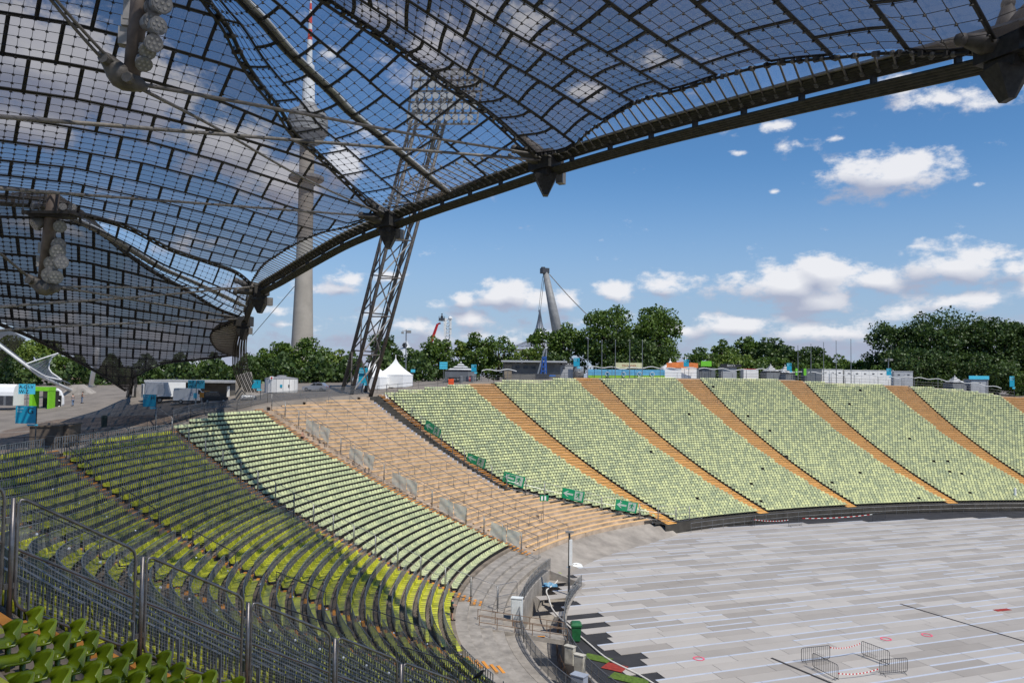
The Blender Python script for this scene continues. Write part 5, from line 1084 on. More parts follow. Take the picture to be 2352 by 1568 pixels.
# ---------------------------------------------------------------- lattice floodlight mast
def lattice():
    zb = 16.6; D = 122; base = at(815, 905, D); base[2] = zb; root = thing('floodlight_tower', base, 'tall leaning lattice mast of dark steel tubes behind the white tents', 'floodlight mast'); m = M('mast_brown_grey', (.10,.088,.078), .6, .4, 2, metal=.2); mw = M('mast_brace_pale', (.36,.34,.31), .6, .3, 3)
    B4 = [at(786,892,D-2), at(806,905,D-6), at(851,905,D-6), at(838,895,D)]; T4 = [at(960,215,D+1), at(972,215,D-3), at(1040,215,D-3), at(1024,215,D+1)]
    for a, b in zip(B4, T4): mb = MB(); mb.tube([a-np.array([0, 0, .5]), b], [.30, .24], 8); mb.build('leg', m, root, smooth=True)
    n = 8
    for i in range(n):
        u, v = i/n, (i+1)/n
        for q in range(4):
            a0 = B4[q]+(T4[q]-B4[q])*u; a1 = B4[q]+(T4[q]-B4[q])*v; b0 = B4[(q+1) % 4]+(T4[(q+1) % 4]-B4[(q+1) % 4])*u; b1 = B4[(q+1) % 4]+(T4[(q+1) % 4]-B4[(q+1) % 4])*v
            for c, d, mt in ((a0, b1, mw if q == 1 else m), (b0, a1, m), (a1, b1, m))[(0 if q in (0, 1) else 1):(3 if q in (1, 3) else 2)]: 
                mb = MB(); mb.tube([c, d], .11, 5); mb.build('brace', mt, root)
    mb = MB(); a, b = (B4[2]+B4[3])/2, (T4[2]+T4[3])/2
    for o in (-.4, 0, .4): mb.tube([a+np.array([o-.6, 0, 0]), b+np.array([o-.6, 0, 0])], .09, 5)
    mb.build('cable_ladder', cable_d, root)
    h = at(1018, 225, D-3); mb = MB(); V = [at(x, y, D-4) for x, y in [(935,285),(1095,285),(1112,160),(950,160)]]; [mb.beam(V[0]*(1-u)+V[1]*u, V[3]*(1-u)+V[2]*u, .2, .3) for u in np.linspace(0, 1, 10)]; [mb.beam(V[0]*(1-u)+V[3]*u, V[1]*(1-u)+V[2]*u, .2, .3) for u in np.linspace(0, 1, 6)]; mb.build('lamp_frame', M('lamp_frame_grey', (.25,.25,.25), .7, .2), root)
    for r in range(5):
        for c in range(9):
            u = (c+.5+(.5 if r % 2 else 0)*.6)/9.5; v = (r+.5)/5; p = (V[0]*(1-u)+V[1]*u)*(1-v)+(V[3]*(1-u)+V[2]*u)*v; mb = MB(); mb.tube([p+np.array([0, -.1, 0]), p+np.array([0, -.9, -.15]), p+np.array([0, -1.0, -.17])], [.35, .52, .5], 10); mb.build('floodlight', M('lamp_reflector', (.55,.55,.53), .3, .1, spec=.7), root)
lattice()
# ---------------------------------------------------------------- leaning mast, tent peak, antenna tower, boom lift
def backdrop():
    D = 265; t = at(1253,626,D); b = at(1288,800,D); root = thing('leaning_mast', np.array([b[0], b[1], 15]), 'thick grey leaning tent mast above the trees', 'mast'); mm = M('mast_grey', (.23,.23,.225), .55, .2, 1); mb = MB(); mb.tube([b, (t+b)/2, t], [2.0, 1.6, 1.0], 14); mb.build('tube', mm, root, smooth=True)
    mb = MB(); mb.box(t+np.array([-.3, 0, .6]), (2.6, 2.2, 1.8), .4); mb.box(t+np.array([-.9, 0, 1.6]), (1.2, 1.4, .6), .2); mb.build('saddle', steel_d, root)
    for lab, L, r in (('single cable running right from the leaning mast top',[(1262,630,D),(1310,684,D),(1368,742,D)],.16),('cable from the leaning mast top down to the tent peak, left strand',[(1247,634,D),(1241,680,D),(1237,716,D-2)],.10),('cable from the leaning mast top down to the tent peak, right strand',[(1250,636,D),(1245,680,D),(1241,716,D-2)],.10)): rope(lab, px3(L, 8), r, 0, 0, rope_m, 'stay_cable')
    D = 250; c = at(1240, 712, D); k = D/F; root = thing('tent_peak', np.array([c[0], c[1], 16]), 'pale glazed tent roof peak left of the leaning mast', 'tent roof'); prof = [(1,0),(2.2,-9),(5,-26),(9,-44),(17,-60),(32,-74),(58,-85),(95,-92)]
    for i in range(len(prof)-1):
        (r0, z0), (r1, z1) = prof[i], prof[i+1]
        mb = MB(); mb.lathe(np.array([c[0], c[1]+r1*k*.2, c[2]]), [(r1*k, z1*k), (r0*k, z0*k)], 16); mb.build('glazing_band', M('tent_glass_pale', (.5,.52,.54), .25, .15, .8) if i % 2 == 0 else M('tent_glass_grey', (.26,.27,.29), .25, .2, .8), root)
    for a in range(12):
        th = a*PI/6; mb = MB(); mb.tube([np.array([c[0]+r*k*1.01*math.cos(th), c[1]+r*k*1.01*math.sin(th), c[2]+z*k+.1]) for r, z in prof], .09, 4); mb.build('rib', steel, root)
    D = 240; c = at(932, 790, D); root = thing('tent_peak', np.array([c[0], c[1], 16]), 'small pale tent roof tip behind the trees right of the lattice mast', 'tent roof'); mb = MB(); mb.lathe(np.array([c[0], c[1], c[2]]), [(26*D/F, -4), (12*D/F, -1), (4*D/F, 0.8), (1.5*D/F, 1.2)], 14); mb.build('glazing', MATS['tent_glass_pale'], root); mb = MB(); mb.tube([c+np.array([0, -2, -.4]), c+np.array([0, -2.3, -.5])], .8, 10); mb.build('ring', steel_d, root)
    D = 210; b = at(1028, 792, D); t = at(1029, 731, D); root = thing('antenna_tower', b-np.array([0, 0, 6]), 'slim white lattice antenna tower with panel aerials', 'antenna tower'); w = 5*D/F; Wt = MATS['tower_white']
    cs = [np.array([x*w, y*w, 0]) for x, y in ((-1,-1),(1,-1),(1,1),(-1,1))]
    for q in cs: mb = MB(); mb.tube([b+q-np.array([0, 0, 6]), t+q], .12, 4); mb.build('leg', Wt, root)
    for i in range(8):
        u, v = i/8, (i+1)/8
        for q in range(4): mb = MB(); mb.tube([b+(t-b)*u+cs[q], b+(t-b)*v+cs[(q+1) % 4]], .07, 4); mb.build('brace', Wt, root)
    for (dx, y) in ((-7,738),(7,736),(-7,752),(7,750),(7,762),(-6,766)): mb = MB(); mb.box(at(1028+dx, y, D-1), (.5, .4, 1.6)); mb.build('aerial', Wt, root)
    mb = MB(); mb.ball(at(1034, 731, D-1), .6); mb.build('dish', Wt, root)
    D = 190; a, b, t = at(985,800,D), at(1005,744,D), at(1012,742,D); root = thing('boom_lift', a, 'red boom lift with a work basket raised above the trees', 'boom lift'); mb = MB(); mb.tube([a, b], [.42, .3], 4); mb.build('boom', M('lift_red', (.55,.03,.03), .4, .1), root); mb = MB(); mb.tube([b, t], .22, 4); mb.build('jib', MATS['lift_red'], root)
    mb = MB(); mb.box(t+np.array([.3, 0, .6]), (1.6, .9, .12)); 
    for x in (-.7, 0, .7): mb.beam(t+np.array([.3+x, -.4, .6]), t+np.array([.3+x, -.4, 1.6]), .07, .07)
    mb.beam(t+np.array([-.5, -.4, 1.6]), t+np.array([1.1, -.4, 1.6]), .08, .08); mb.box(t+np.array([.3, -.42, 1.0]), (1.5, .05, .6)); mb.build('basket', steel_d, root)
    mb = MB(); mb.tube([t+np.array([.3, 0, .7]), t+np.array([.3, 0, 1.6]), t+np.array([.3, 0, 2.0])], [.25, .32, .15], 7); mb.ball(t+np.array([.3, 0, 2.25]), .2); tag(mb.build('person', M('work_clothes', (.04,.04,.05), .8, .2)), 'worker in dark clothes standing in the raised red lift basket', 'person')
    for lab, px, y0, y1, D in (('slim grey lamp post with two heads behind the white tents', 932, 757, 880, 150),('slim lamp post with a cross bar behind the long white container', 2040, 822, 862, 185)):
        b = at(px, y1, D); t = at(px+1, y0, D); root = thing('lamp_post', b, lab, 'lamp post'); mb = MB(); mb.tube([b-np.array([0, 0, 1]), t], [.16, .10], 7); mb.build('pole', steel, root); mb = MB(); mb.box(t+np.array([.55, 0, -.4]), (.8, .5, .5)); mb.box(t+np.array([-.7, 0, -.6]), (.45, .4, .4)); mb.beam(t+np.array([-.8, 0, -.2]), t+np.array([.8, 0, -.2]), .08, .08); mb.build('head', lampb, root)
backdrop()
# ---------------------------------------------------------------- flag poles
for gi, (X, top, bot, lab) in enumerate([((1350,1382,1413,1446,1475),770,862,'left'),((1833,1863,1892,1921,1955),772,862,'right')]):
    for i, px in enumerate(X):
        p, s = rim(px, 3.0); D = p[1]; h = (bot-top+(-6 if gi == 0 else i*5-8))*D/F; root = thing('flag_pole', p, '%s bare flag pole of the %s row on the far rim' % (['first', 'second', 'middle', 'fourth', 'last'][i], lab), 'flag pole', 'flag poles on the far rim'); mb = MB(); mb.tube([p, p+np.array([0, 0, h])], [.09, .06], 6); mb.build('pole', steel, root); mb = MB(); mb.ball(p+np.array([0, 0, h+.05]), .1); mb.build('knob', steel, root)
# ---------------------------------------------------------------- tents
tentw = M('tent_canvas_white', (.80,.80,.79), .7, .05, 1); 
def peaked_tent(p, w, wall, peak, rz, label, mats, name='tent', stripes=0, group=None):
    """square tent: four walls and a concave pointed roof made of panels"""
    root = thing(name, p, label, 'tent', group); ca, sa = math.cos(rz), math.sin(rz); f = lambda x, y, z: p+np.array([ca*x-sa*y, sa*x+ca*y, z]); h = w/2
    for i, (x0, y0, x1, y1) in enumerate([(-h,-h,h,-h),(h,-h,h,h),(h,h,-h,h),(-h,h,-h,-h)]):
        mb = MB(); n = 7; mb.grid([[f(x0+(x1-x0)*j/n, y0+(y1-y0)*j/n, z+.04*math.sin(j*2.1)*(z == 0)) for j in range(n+1)] for z in (0, wall)]); mb.build('wall', mats[0], root)
        lev = 9; P = []
        for a in range(lev+1):
            t = a/lev; r = (1-t)**1.75 if a < lev else 0.0; z = wall+(peak-wall)*t; r = max(r, .012); P.append([f((x0+(x1-x0)*j/4)*r, (y0+(y1-y0)*j/4)*r, z) for j in range(5)])
        if stripes:
            for a in range(lev): mb = MB(); mb.grid(P[a:a+2]); mb.build('roof_band', mats[1] if a % 2 == 0 else mats[2], root)
        else: mb = MB(); mb.grid(P); mb.build('roof', mats[1], root, smooth=True)
        mb = MB(); mb.beam(f(x0, y0, wall), f(x1, y1, wall), .05, .22); mb.build('valance', mats[1], root)
    mb = MB(); mb.tube([f(0, 0, peak-.2), f(0, 0, peak+.25)], .07, 6); mb.build('finial', mats[1], root)
p1, _ = rim(905, 9); k = p1[1]/F; peaked_tent(p1+np.array([.2, 0, 0]), 4.7, 28*k, 71*k, -.25, 'white canvas tent with pointed roof, right of the pair', [tentw, tentw])
p2, _ = rim(852, 10); k = p2[1]/F; peaked_tent(p2+np.array([.2, 0, 0]), 4.9, 26*k, 73*k, -.25, 'white canvas tent with pointed roof behind the lattice mast legs', [tentw, tentw])
blk = M('tent_black', (.022,.023,.026), .7, .2, 1); wht = M('tent_print_white', (.62,.62,.61), .7, .1, 1); gry = M('stall_grey', (.17,.18,.19), .6, .15, 1)
p3, _ = rim(1058, 9); k = p3[1]/F; peaked_tent(p3, 4.6, 24*k, 48*k, -.3, 'black and white striped bar tent with red drink banners', [gry, blk, wht], stripes=1)
for i, (dx, lab) in enumerate(((-17, 'left'), (18, 'right'))):
    p, _ = rim(1058+dx, 6.3); k = p[1]/F; r_ = thing('bar_banner', p, 'black and red drinks banner on the %s side of the bar tent' % lab, 'banner'); mb = MB(); mb.box(p+np.array([0, 0, 6*k]), (28*k, .06, 12*k), -.3+.2*i); mb.build('cloth', blk, r_); mb = MB(); mb.box(p+np.array([4*k, -.06, 6*k]), (12*k, .04, 9*k), -.3+.2*i); mb.build('red_patch', M('print_red', (.5,.03,.03), .6, .2), r_)
    text('Cocktails, Drinks', 5*k, wht, r_, p+np.array([-13*k, -.2, 6*k]), (1, -.1, 0), (0, 0, 1))
for i, (px, ap, lab) in enumerate(((1770,834,'black and white striped tent, left of the pair near right flag poles'),(1803,835,'black and white striped tent, right of the pair near right flag poles'),(2193,860,'black and white striped tent beside the cyan sign stall'))):
    p, _ = rim(px, 7 if i < 2 else 6); k = p[1]/F; yb = proj(p)[1]; peaked_tent(p, 3.3, 18*k, (yb-ap)*k, .1, lab, [gry, blk, wht], stripes=1, group='striped tents on the far rim')
for i, (px, ap) in enumerate(((1536,825),(1571,821))):
    p, _ = rim(px+3, 9); k = p[1]/F; yb = proj(p)[1]; peaked_tent(p, 3.9, 24*k, (yb-ap)*k, .05, 'white marquee with orange canopy on the far rim, %s peak' % ('left' if i == 0 else 'right'), [tentw, tentw])
p, _ = rim(1567, 6.3); k = p[1]/F; mb = MB(); mb.grid([[p+np.array([(j-4)*9*k, -.1*math.sin(j), (z-3*abs(j-4)/4*(z > 30))*k]) for j in range(9)] for z in (24, 38)]); tag(mb.build('orange_canopy', M('canopy_orange', (.75,.22,.06), .6, .2, 1.5), smooth=True), 'orange printed canopy in front of the white marquee peaks', 'canopy')
# ---------------------------------------------------------------- boxes, stalls and signs on the far rim
def box_stall(px0, px1, top, extra, label, mat, name='container', cat='container', depth=2.4, roof=None, doors=0, rz=0.0, bot=None):
    a, s = rim((px0+px1)/2, extra); k = a[1]/F; w = (px1-px0)*k; yb = proj(a)[1] if bot is None else bot; h = (yb-top)*k; root = thing(name, a, label, cat); c = a+np.array([0, depth/2, 0])
    mb = MB(); mb.box(c+np.array([0, 0, h/2]), (w, depth, h), rz); mb.build('body', mat, root)
    mb = MB(); mb.box(c+np.array([0, 0, h+.06]), (w+.15, depth+.15, .12), rz); mb.build('roof', roof or mat, root)
    for i in range(doors):
        x = (i+.5)/doors-.5; mb = MB(); mb.box(c+np.array([x*w, -depth/2-.02, h*.48]), (w/doors*.82, .03, h*.86)); mb.build('panel', mat, root); mb = MB(); mb.box(c+np.array([x*w+.05, -depth/2-.045, h*.78]), (.5, .03, .25)); mb.build('vent', steel_d, root)
    return root, a, k, w, h
cw = M('container_white', (.74,.73,.70), .6, .08, 1); cg = M('container_grey', (.36,.37,.385), .6, .1, 1); cd = M('container_dark', (.13,.145,.16), .6, .12, 1); cyan = M('sign_cyan', (.01,.30,.45), .5, .1, 2); cyl = M('sign_cyan_light', (.07,.48,.66), .5, .1, 2); stallb = M('stall_black', (.02,.02,.022), .5, .2)
box_stall(1888,1936,849,7,'white container left of the gap behind right flag poles',cw,doors=3); box_stall(1940,2052,851,6.5,'long white container with small vents behind the far rim',cw,doors=6); box_stall(2053,2097,853,6.2,'light grey container end at the right of the white row',cg,doors=2); box_stall(1849,1887,848,7,'dark grey container left of the white containers',cd,doors=1)
box_stall(1597,1643,846,7,'dark grey booth under the green sign',cd,'booth','booth',doors=2); box_stall(1657,1692,843,7,'grey booth under the second black beer sign',cg,'booth','booth',doors=1); box_stall(1708,1742,848,7,'white booth with a red roof on the far rim',cw,'booth','booth',roof=M('roof_red', (.5,.04,.05), .6, .1))
r0, a0, k0, w0, h0 = box_stall(1273,1316,839,6.5,'light grey beer booth below the black sign board',cg,'booth','booth',doors=1); box_stall(2229,2270,872,5.5,'grey booth below the cyan sign',cg,'booth','booth',doors=1)
box_stall(1222,1273,842,8,'grey concrete annex beside the beer booth',conc,'annex','building')
def sign_on(px0, px1, y0, y1, extra, label, mat, txt=None, tm=None, ts=.6, posts=True, group=None):
    a, s = rim((px0+px1)/2, extra); k = a[1]/F; yb = proj(a)[1]; w = (px1-px0)*k; z0, z1 = (yb-y1)*k, (yb-y0)*k; root = thing('sign_board', a, label, 'sign', group); mb = MB(); mb.box(a+np.array([0, 0, (z0+z1)/2]), (w, .14, z1-z0)); mb.build('plate', mat, root)
    if posts:
        for x in (-.42, .42): mb = MB(); mb.tube([a+np.array([x*w, .05, 0]), a+np.array([x*w, .05, z0])], .05, 5); mb.build('post', steel_d, root)
    if txt: text(txt, (z1-z0)*ts, tm, root, a+np.array([0, -.085, z0+(z1-z0)*(1-ts*.72)/2]), (1, 0, 0), (0, 0, 1), align='CENTER')
    return root
sign_on(1274,1329,832,840,6.2,"black sign board reading BECK'S above the left beer booth",stallb,"BECK'S",wht,.85); sign_on(1655,1703,836,843,6.5,"black sign board reading BECK'S above the right booth",stallb,"BECK'S",wht,.85)
sign_on(1414,1476,833,846,6.5,'pale yellow sign board reading PAULANER above the blue fence cloth',M('sign_cream', (.62,.60,.36), .6, .15, 1.5),'PAULANER',M('letter_red', (.35,.03,.02), .6, .1),.5)
sign_on(1610,1634,829,841,6.5,'bright green sign board on the dark grey booth',M('sign_green', (.16,.52,.03), .5, .12)); sign_on(2226,2272,863,871,5.2,'cyan sign board over the grey booth at right',cyl); sign_on(1846,1852,846,862,5,'slim bright green banner beside the right flag poles',MATS['sign_green']); sign_on(1827,1833,846,862,5,'slim green banner left of the first right flag pole',MATS['sign_green'])
def section_sign(px, y0, y1, w, label, letter, extra=4.0, p=None, small=True, body=cyan):
    if p is None: p, s = rim(px, extra)
    k = p[1]/F; yb = proj(p)[1]; root = thing('section_sign', p, label, 'sign', 'blue section signs'); z0, z1 = (yb-y1)*k, (yb-y0)*k; W = w*k; mb = MB(); mb.tube([p, p+np.array([0, 0, z1])], .05, 6); mb.build('post', steel_d, root)
    mb = MB(); mb.box(p+np.array([-W/2, -.06, (z0+z1)/2]), (W, .05, z1-z0)); mb.build('plate', body, root)
    if letter: text(letter, (z1-z0)*.5, stallb, root, p+np.array([-W*.42, -.1, z1-(z1-z0)*.44]), (1, 0, 0), (0, 0, 1)); 
    if small: 
        mb = MB(); mb.box(p+np.array([-W*.15, -.06, z0-3*k]), (W*.55, .04, 3.4*k)); mb.build('small_plate', cyl, root)
        text('Block\nbloc', (z1-z0)*.17, M('letter_pale', (.45,.7,.78), .6, .05), root, p+np.array([-W*.93, -.1, z1-(z1-z0)*.2]), (1, 0, 0), (0, 0, 1))
    return root
for px, y0, y1, w, L, lab in ((1094,837,853,12,'K','blue section sign K beside the bar tent'),(1331,822,841,14,'L','blue section sign L above the silver tank'),(1582,826,842,12,'M','blue section sign in front of the white marquee'),(1818,834,850,11,'N','blue section sign beside the striped tents'),(2047,846,862,11,'O','blue section sign in front of the long white container'),(2330,864,888,11,'P','blue section sign at the far right')): section_sign(px, y0, y1, w, lab, L)
section_sign(844, 845, 880, 21, 'blue section sign J on the rim below the lattice mast', 'J', extra=1.5)
# rings cloth, tank, pavilion, blue lift, festoon
def fence_cloth():
    P0, s0 = rim(1350, 5); P1, s1 = rim(1527, 5); root = thing('fence_cloth', P0, 'blue printed fence cloth with white rings along the far rim', 'fence cloth'); n = 24; k = P0[1]/F; L_ = [T3(s0+(s1-s0)*i/n, kmax(s0+(s1-s0)*i/n)+5/TR) for i in range(n+1)]
    mb = MB(); mb.grid([[p+np.array([0, .08*math.sin(i*1.7), z*k]) for i, p in enumerate(L_)] for z in (0, 7)]); mb.build('green_hem', M('cloth_green', (.22,.42,.04), .7, .15), root); mb = MB(); mb.grid([[p+np.array([0, .08*math.sin(i*1.7), z*k]) for i, p in enumerate(L_)] for z in (7, 13, 20)]); mb.build('blue_cloth', M('cloth_blue', (.10,.33,.52), .7, .25, .4), root)
    for i in (6, 11, 16, 20):
        c = L_[i]+np.array([0, -.2, 9*k]); mb = MB(); mb.tube([c+np.array([math.cos(a)*5*k, 0, math.sin(a)*5*k]) for a in np.linspace(0, 2*PI, 17)], .07, 4, cap=False); mb.build('ring_print', wht, root)
fence_cloth()
p, _ = rim(1328, 6.0); k = p[1]/F; r_ = thing('silver_tank', p, 'short silver cylindrical tank below the blue section sign', 'tank'); mb = MB(); mb.lathe(p, [(13*k, 0), (13*k, 25*k), (12*k, 26.5*k), (2*k, 28*k)], 24); mb.build('shell', M('tank_silver', (.45,.46,.47), .35, .12, 1, metal=.6), r_, smooth=True)
for z in (6, 14, 22): mb = MB(); mb.lathe(p+np.array([0, 0, z*k]), [(13.1*k, 0), (13.3*k, .3*k), (13.1*k, .7*k)], 24); mb.build('hoop', steel, r_)
def pavilion(px0, px1, top, extra, label, wallm, roofm, over, D2=6.0):
    a, s = rim((px0+px1)/2, extra); k = a[1]/F; w = (px1-px0)*k; yb = proj(a)[1]; h = (yb-top)*k; root = thing('pavilion', a, label, 'building'); c = a+np.array([0, D2/2, 0]); mb = MB(); mb.box(c+np.array([0, 0, h/2-.15]), (w, D2, h-.3), -.04); mb.build('wall', wallm, root)
    mb = MB(); mb.box(c+np.array([over*.3, -.4, h]), (w+over, D2+1.6, .35), -.04); mb.build('roof', roofm, root)
    for i in range(5): mb = MB(); mb.box(c+np.array([(i-.4)*w*.14-.2*w, -D2/2-.03-(i-2)*.0, h*.66]), (w*.075, .08, h*.14), -.04); mb.build('window', steel_d, root)
    mb = MB(); mb.box(c+np.array([-w*.42, -D2/2-.05, h*.42]), (w*.13, .1, h*.8), -.04); mb.build('brick_panel', M('wall_tan', (.24,.20,.15), .9, .2, 3), root)
pavilion(1156,1288,830,9,'flat roofed grey concrete pavilion on the rim below the tent peak',M('pavilion_grey', (.17,.165,.155), .9, .2, .8),M('roof_edge_grey', (.38,.39,.40), .7, .1),1.6)
def blue_lift():
    p, _ = rim(1246, 5); k = p[1]/F; root = thing('scaffold_lift', p, 'blue folded scaffold lift standing on the rim', 'lift'); yb = proj(p)[1]; z = lambda y: (yb-y)*k
    mb = MB(); mb.beam(p+np.array([-14*k, 0, 0]), p+np.array([5*k, 0, z(800)]), .35, .3); mb.beam(p+np.array([4*k, .6, 0]), p+np.array([8*k, .3, z(802)]), .3, .3); mb.build('arm', M('lift_grey', (.20,.22,.25), .5, .2), root)
    mb = MB()
    for y in (862, 852, 842, 832, 822): mb.box(p+np.array([3*k, -.2, z(y)]), (12*k*(.5+.5*(y-800)/62), .3, .25))
    for x in (-5, 4, 9): mb.beam(p+np.array([x*k, -.2, 0]), p+np.array([x*k*.5+3*k, -.2, z(818)]), .22, .22)
    mb.build('blue_frame', M('lift_blue', (.02,.08,.30), .5, .2), root); mb = MB(); mb.box(p+np.array([18*k, -.3, 8*k]), (22*k, 1.2, 3*k), .1); mb.build('blue_cover', M('cover_blue', (.01,.14,.5), .6, .2), root); mb = MB(); mb.box(p+np.array([0, 0, .5]), (30*k, 2, 1)); mb.build('chassis', steel_d, root)
blue_lift()
def festoon(px0, px1, z, extra, label):
    P = []; n = int((px1-px0)/9)
    for i in range(n+1): p, s = rim(px0+(px1-px0)*i/n, extra); P.append(p+np.array([0, 0, z+(.18*math.sin(i*1.3)+.12*math.sin(i*.5))]))
    root = thing('festoon_cable', P[0]-np.array([0, 0, z]), label, 'cable'); mb = MB(); mb.tube(P, .085, 5); mb.build('cable', wht, root)
    for p in P[::6]: mb = MB(); mb.tube([p-np.array([0, 0, z+.2]), p+np.array([0, 0, .1])], .05, 5); mb.build('post', steel, root)
festoon(1350, 1600, 2.1, 3.5, 'white wavy festoon cable along the rim behind left flag poles'); festoon(1605, 1842, 2.0, 3.5, 'white wavy festoon cable in front of the booths and striped tents'); festoon(1855, 2098, 2.0, 3.2, 'white wavy festoon cable in front of the white containers'); festoon(2100, 2300, 1.9, 3.2, 'white wavy festoon cable at the right end of the rim'); festoon(1106, 1186, 1.9, 4, 'white wavy festoon cable in front of the flat pavilion')
p, _ = rim(1072, 2.5); mb = MB(); mb.box(rim(1036, 2.2)[0]+np.array([0, 0, .5]), (.95, .6, 1.0), .1); tag(mb.build('grit_bin', M('bin_orange', (.75,.09,.02), .5, .1)), 'small bright orange box on the rim below the bar tent', 'box')
for px, lab in ((1059, 'dark litter bin in front of the bar tent, left one'), (1085, 'dark litter bin in front of the bar tent, right one')):
    p, _ = rim(px, 2.8); r_ = thing('litter_bin', p, lab, 'bin'); mb = MB(); mb.lathe(p, [(.3, 0), (.36, 1.1), (.38, 1.15), (.2, 1.25)], 12); mb.build('body', gry, r_)
# ================================================================ plaza at left
def up_px(p, px): return px*p[1]/F
def boxcar(label, p, L, W, H, parts, cat, name, rz):
    vs = min(1, p[1]/130)
    """vehicle from a side profile: parts = list of (part name, profile [(x,z)], half-width, material)"""
    root = thing(name, p, label, cat, rz=rz); root.scale = (vs, vs, vs)
    for nm_, prof, hw, mat_ in parts:
        mb = MB(); mb.v = []; P = [np.array([x*L, 0, z*H]) for x, z in prof]; mb.prism(P, (0, -hw*W, 0), (0, hw*W, 0)); o = mb.build(nm_, mat_); o.parent = root
    return root
def wheels(root, L, W, r, xs):
    for x in xs:
        for sd in (-1, 1):
            mb = MB(); mb.tube([(x*L, sd*W*.46-sd*.11, r), (x*L, sd*W*.5, r)], r, 14); o = mb.build('wheel', asphalt); o.parent = root
            mb = MB(); mb.tube([(x*L, sd*W*.5, r), (x*L, sd*(W*.5+.015), r)], r*.58, 10); q = mb.build('rim', steel); q.parent = o
def flat(root, pts, mat_, nm_, parent=None):
    mb = MB(); mb.add(pts, [tuple(range(len(pts)))]); o = mb.build(nm_, mat_); o.parent = root; return o
glass = M('car_glass', (.02,.022,.026), .12, .2, 1, spec=.8); carw = M('van_white', (.74,.75,.76), .35, .06, 1); cars = M('car_silver', (.34,.36,.40), .3, .08, 1, metal=.5); carb = M('car_black', (.012,.014,.02), .3, .2, 1); lampr = M('tail_red', (.45,.01,.01), .3, .1); plast = M('plastic_black', (.02,.02,.022), .6, .2)
def van():
    p = on(438, 926); L, W, H = 5.4, 2.05, 2.55; r = boxcar('white delivery van parked on the plaza, rear towards us', p, L, W, H, [('body', [(-.5,.14),(-.5,.62),(-.485,.97),(-.46,1),(.2,1),(.27,.96),(.37,.60),(.47,.53),(.5,.42),(.5,.14)], .5, carw), ('sill', [(-.505,.10),(-.505,.2),(.505,.2),(.505,.10)], .505, plast)], 'van', 'delivery_van', .35)
    wheels(r, L, W, .36, (-.28, .33))
    for sd in (-1, 1): y = sd*(W/2+.006); flat(r, [(.21*L,y,.62*H),(.34*L,y,.60*H),(.27*L,y,.88*H),(.21*L,y,.90*H)][::sd], glass, 'side_window'); flat(r, [(-.505*L,sd*.47*W,.3*H),(-.505*L,sd*.40*W,.3*H),(-.505*L,sd*.40*W,.5*H),(-.505*L,sd*.47*W,.5*H)], lampr, 'tail_light')
    for sd in (-1, 1): flat(r, [(-.4985*L-.03,sd*.06*W,.62*H),(-.4985*L-.03,sd*.38*W,.62*H),(-.487*L-.04,sd*.36*W,.86*H),(-.487*L-.04,sd*.06*W,.86*H)], M('van_rear_panel', (.52,.54,.56), .4, .1), 'rear_door_panel')
    flat(r, [(.37*L+.02,-.42*W,.62*H),(.37*L+.02,.42*W,.62*H),(.275*L+.02,.40*W,.94*H),(.275*L+.02,-.40*W,.94*H)], glass, 'windscreen'); mb = MB(); y = -W/2-.01; mb.tube([(.02*L+.22*math.cos(a), y, .62*H+.22*math.sin(a)) for a in np.linspace(0, 2*PI, 13)], .03, 4, cap=False); mb.build('emblem', M('emblem_blue', (.05,.08,.35), .5, .1)).parent = r
van()
def mpv():
    p = on(492, 924); L, W, H = 4.2, 1.8, 1.8; r = boxcar('black compact van parked beside the white van', p, L, W, H, [('body', [(-.5,.15),(-.5,.55),(-.46,.95),(-.40,1),(.12,1),(.28,.62),(.47,.52),(.5,.40),(.5,.15)], .5, carb)], 'car', 'compact_van', .55); wheels(r, L, W, .31, (-.3, .31))
    flat(r, [(-.49*L-.03,-.4*W,.58*H),(-.49*L-.03,.4*W,.58*H),(-.465*L-.03,.38*W,.9*H),(-.465*L-.03,-.38*W,.9*H)], M('rear_glass', (.25,.27,.3), .1, .2), 'rear_window')
    for sd in (-1, 1): flat(r, [(-.505*L,sd*.48*W,.35*H),(-.505*L,sd*.42*W,.35*H),(-.505*L,sd*.42*W,.6*H),(-.505*L,sd*.48*W,.6*H)], lampr, 'tail_light'); flat(r, [(-.40*L,sd*(W/2+.008),.62*H),(.2*L,sd*(W/2+.008),.62*H),(.1*L,sd*(W/2+.008),.93*H),(-.38*L,sd*(W/2+.008),.93*H)], glass, 'side_window')
    mb = MB(); mb.box((-.3*L, 0, H+.08), (.9, .5, .12)); mb.build('roof_load', orange).parent = r
mpv()
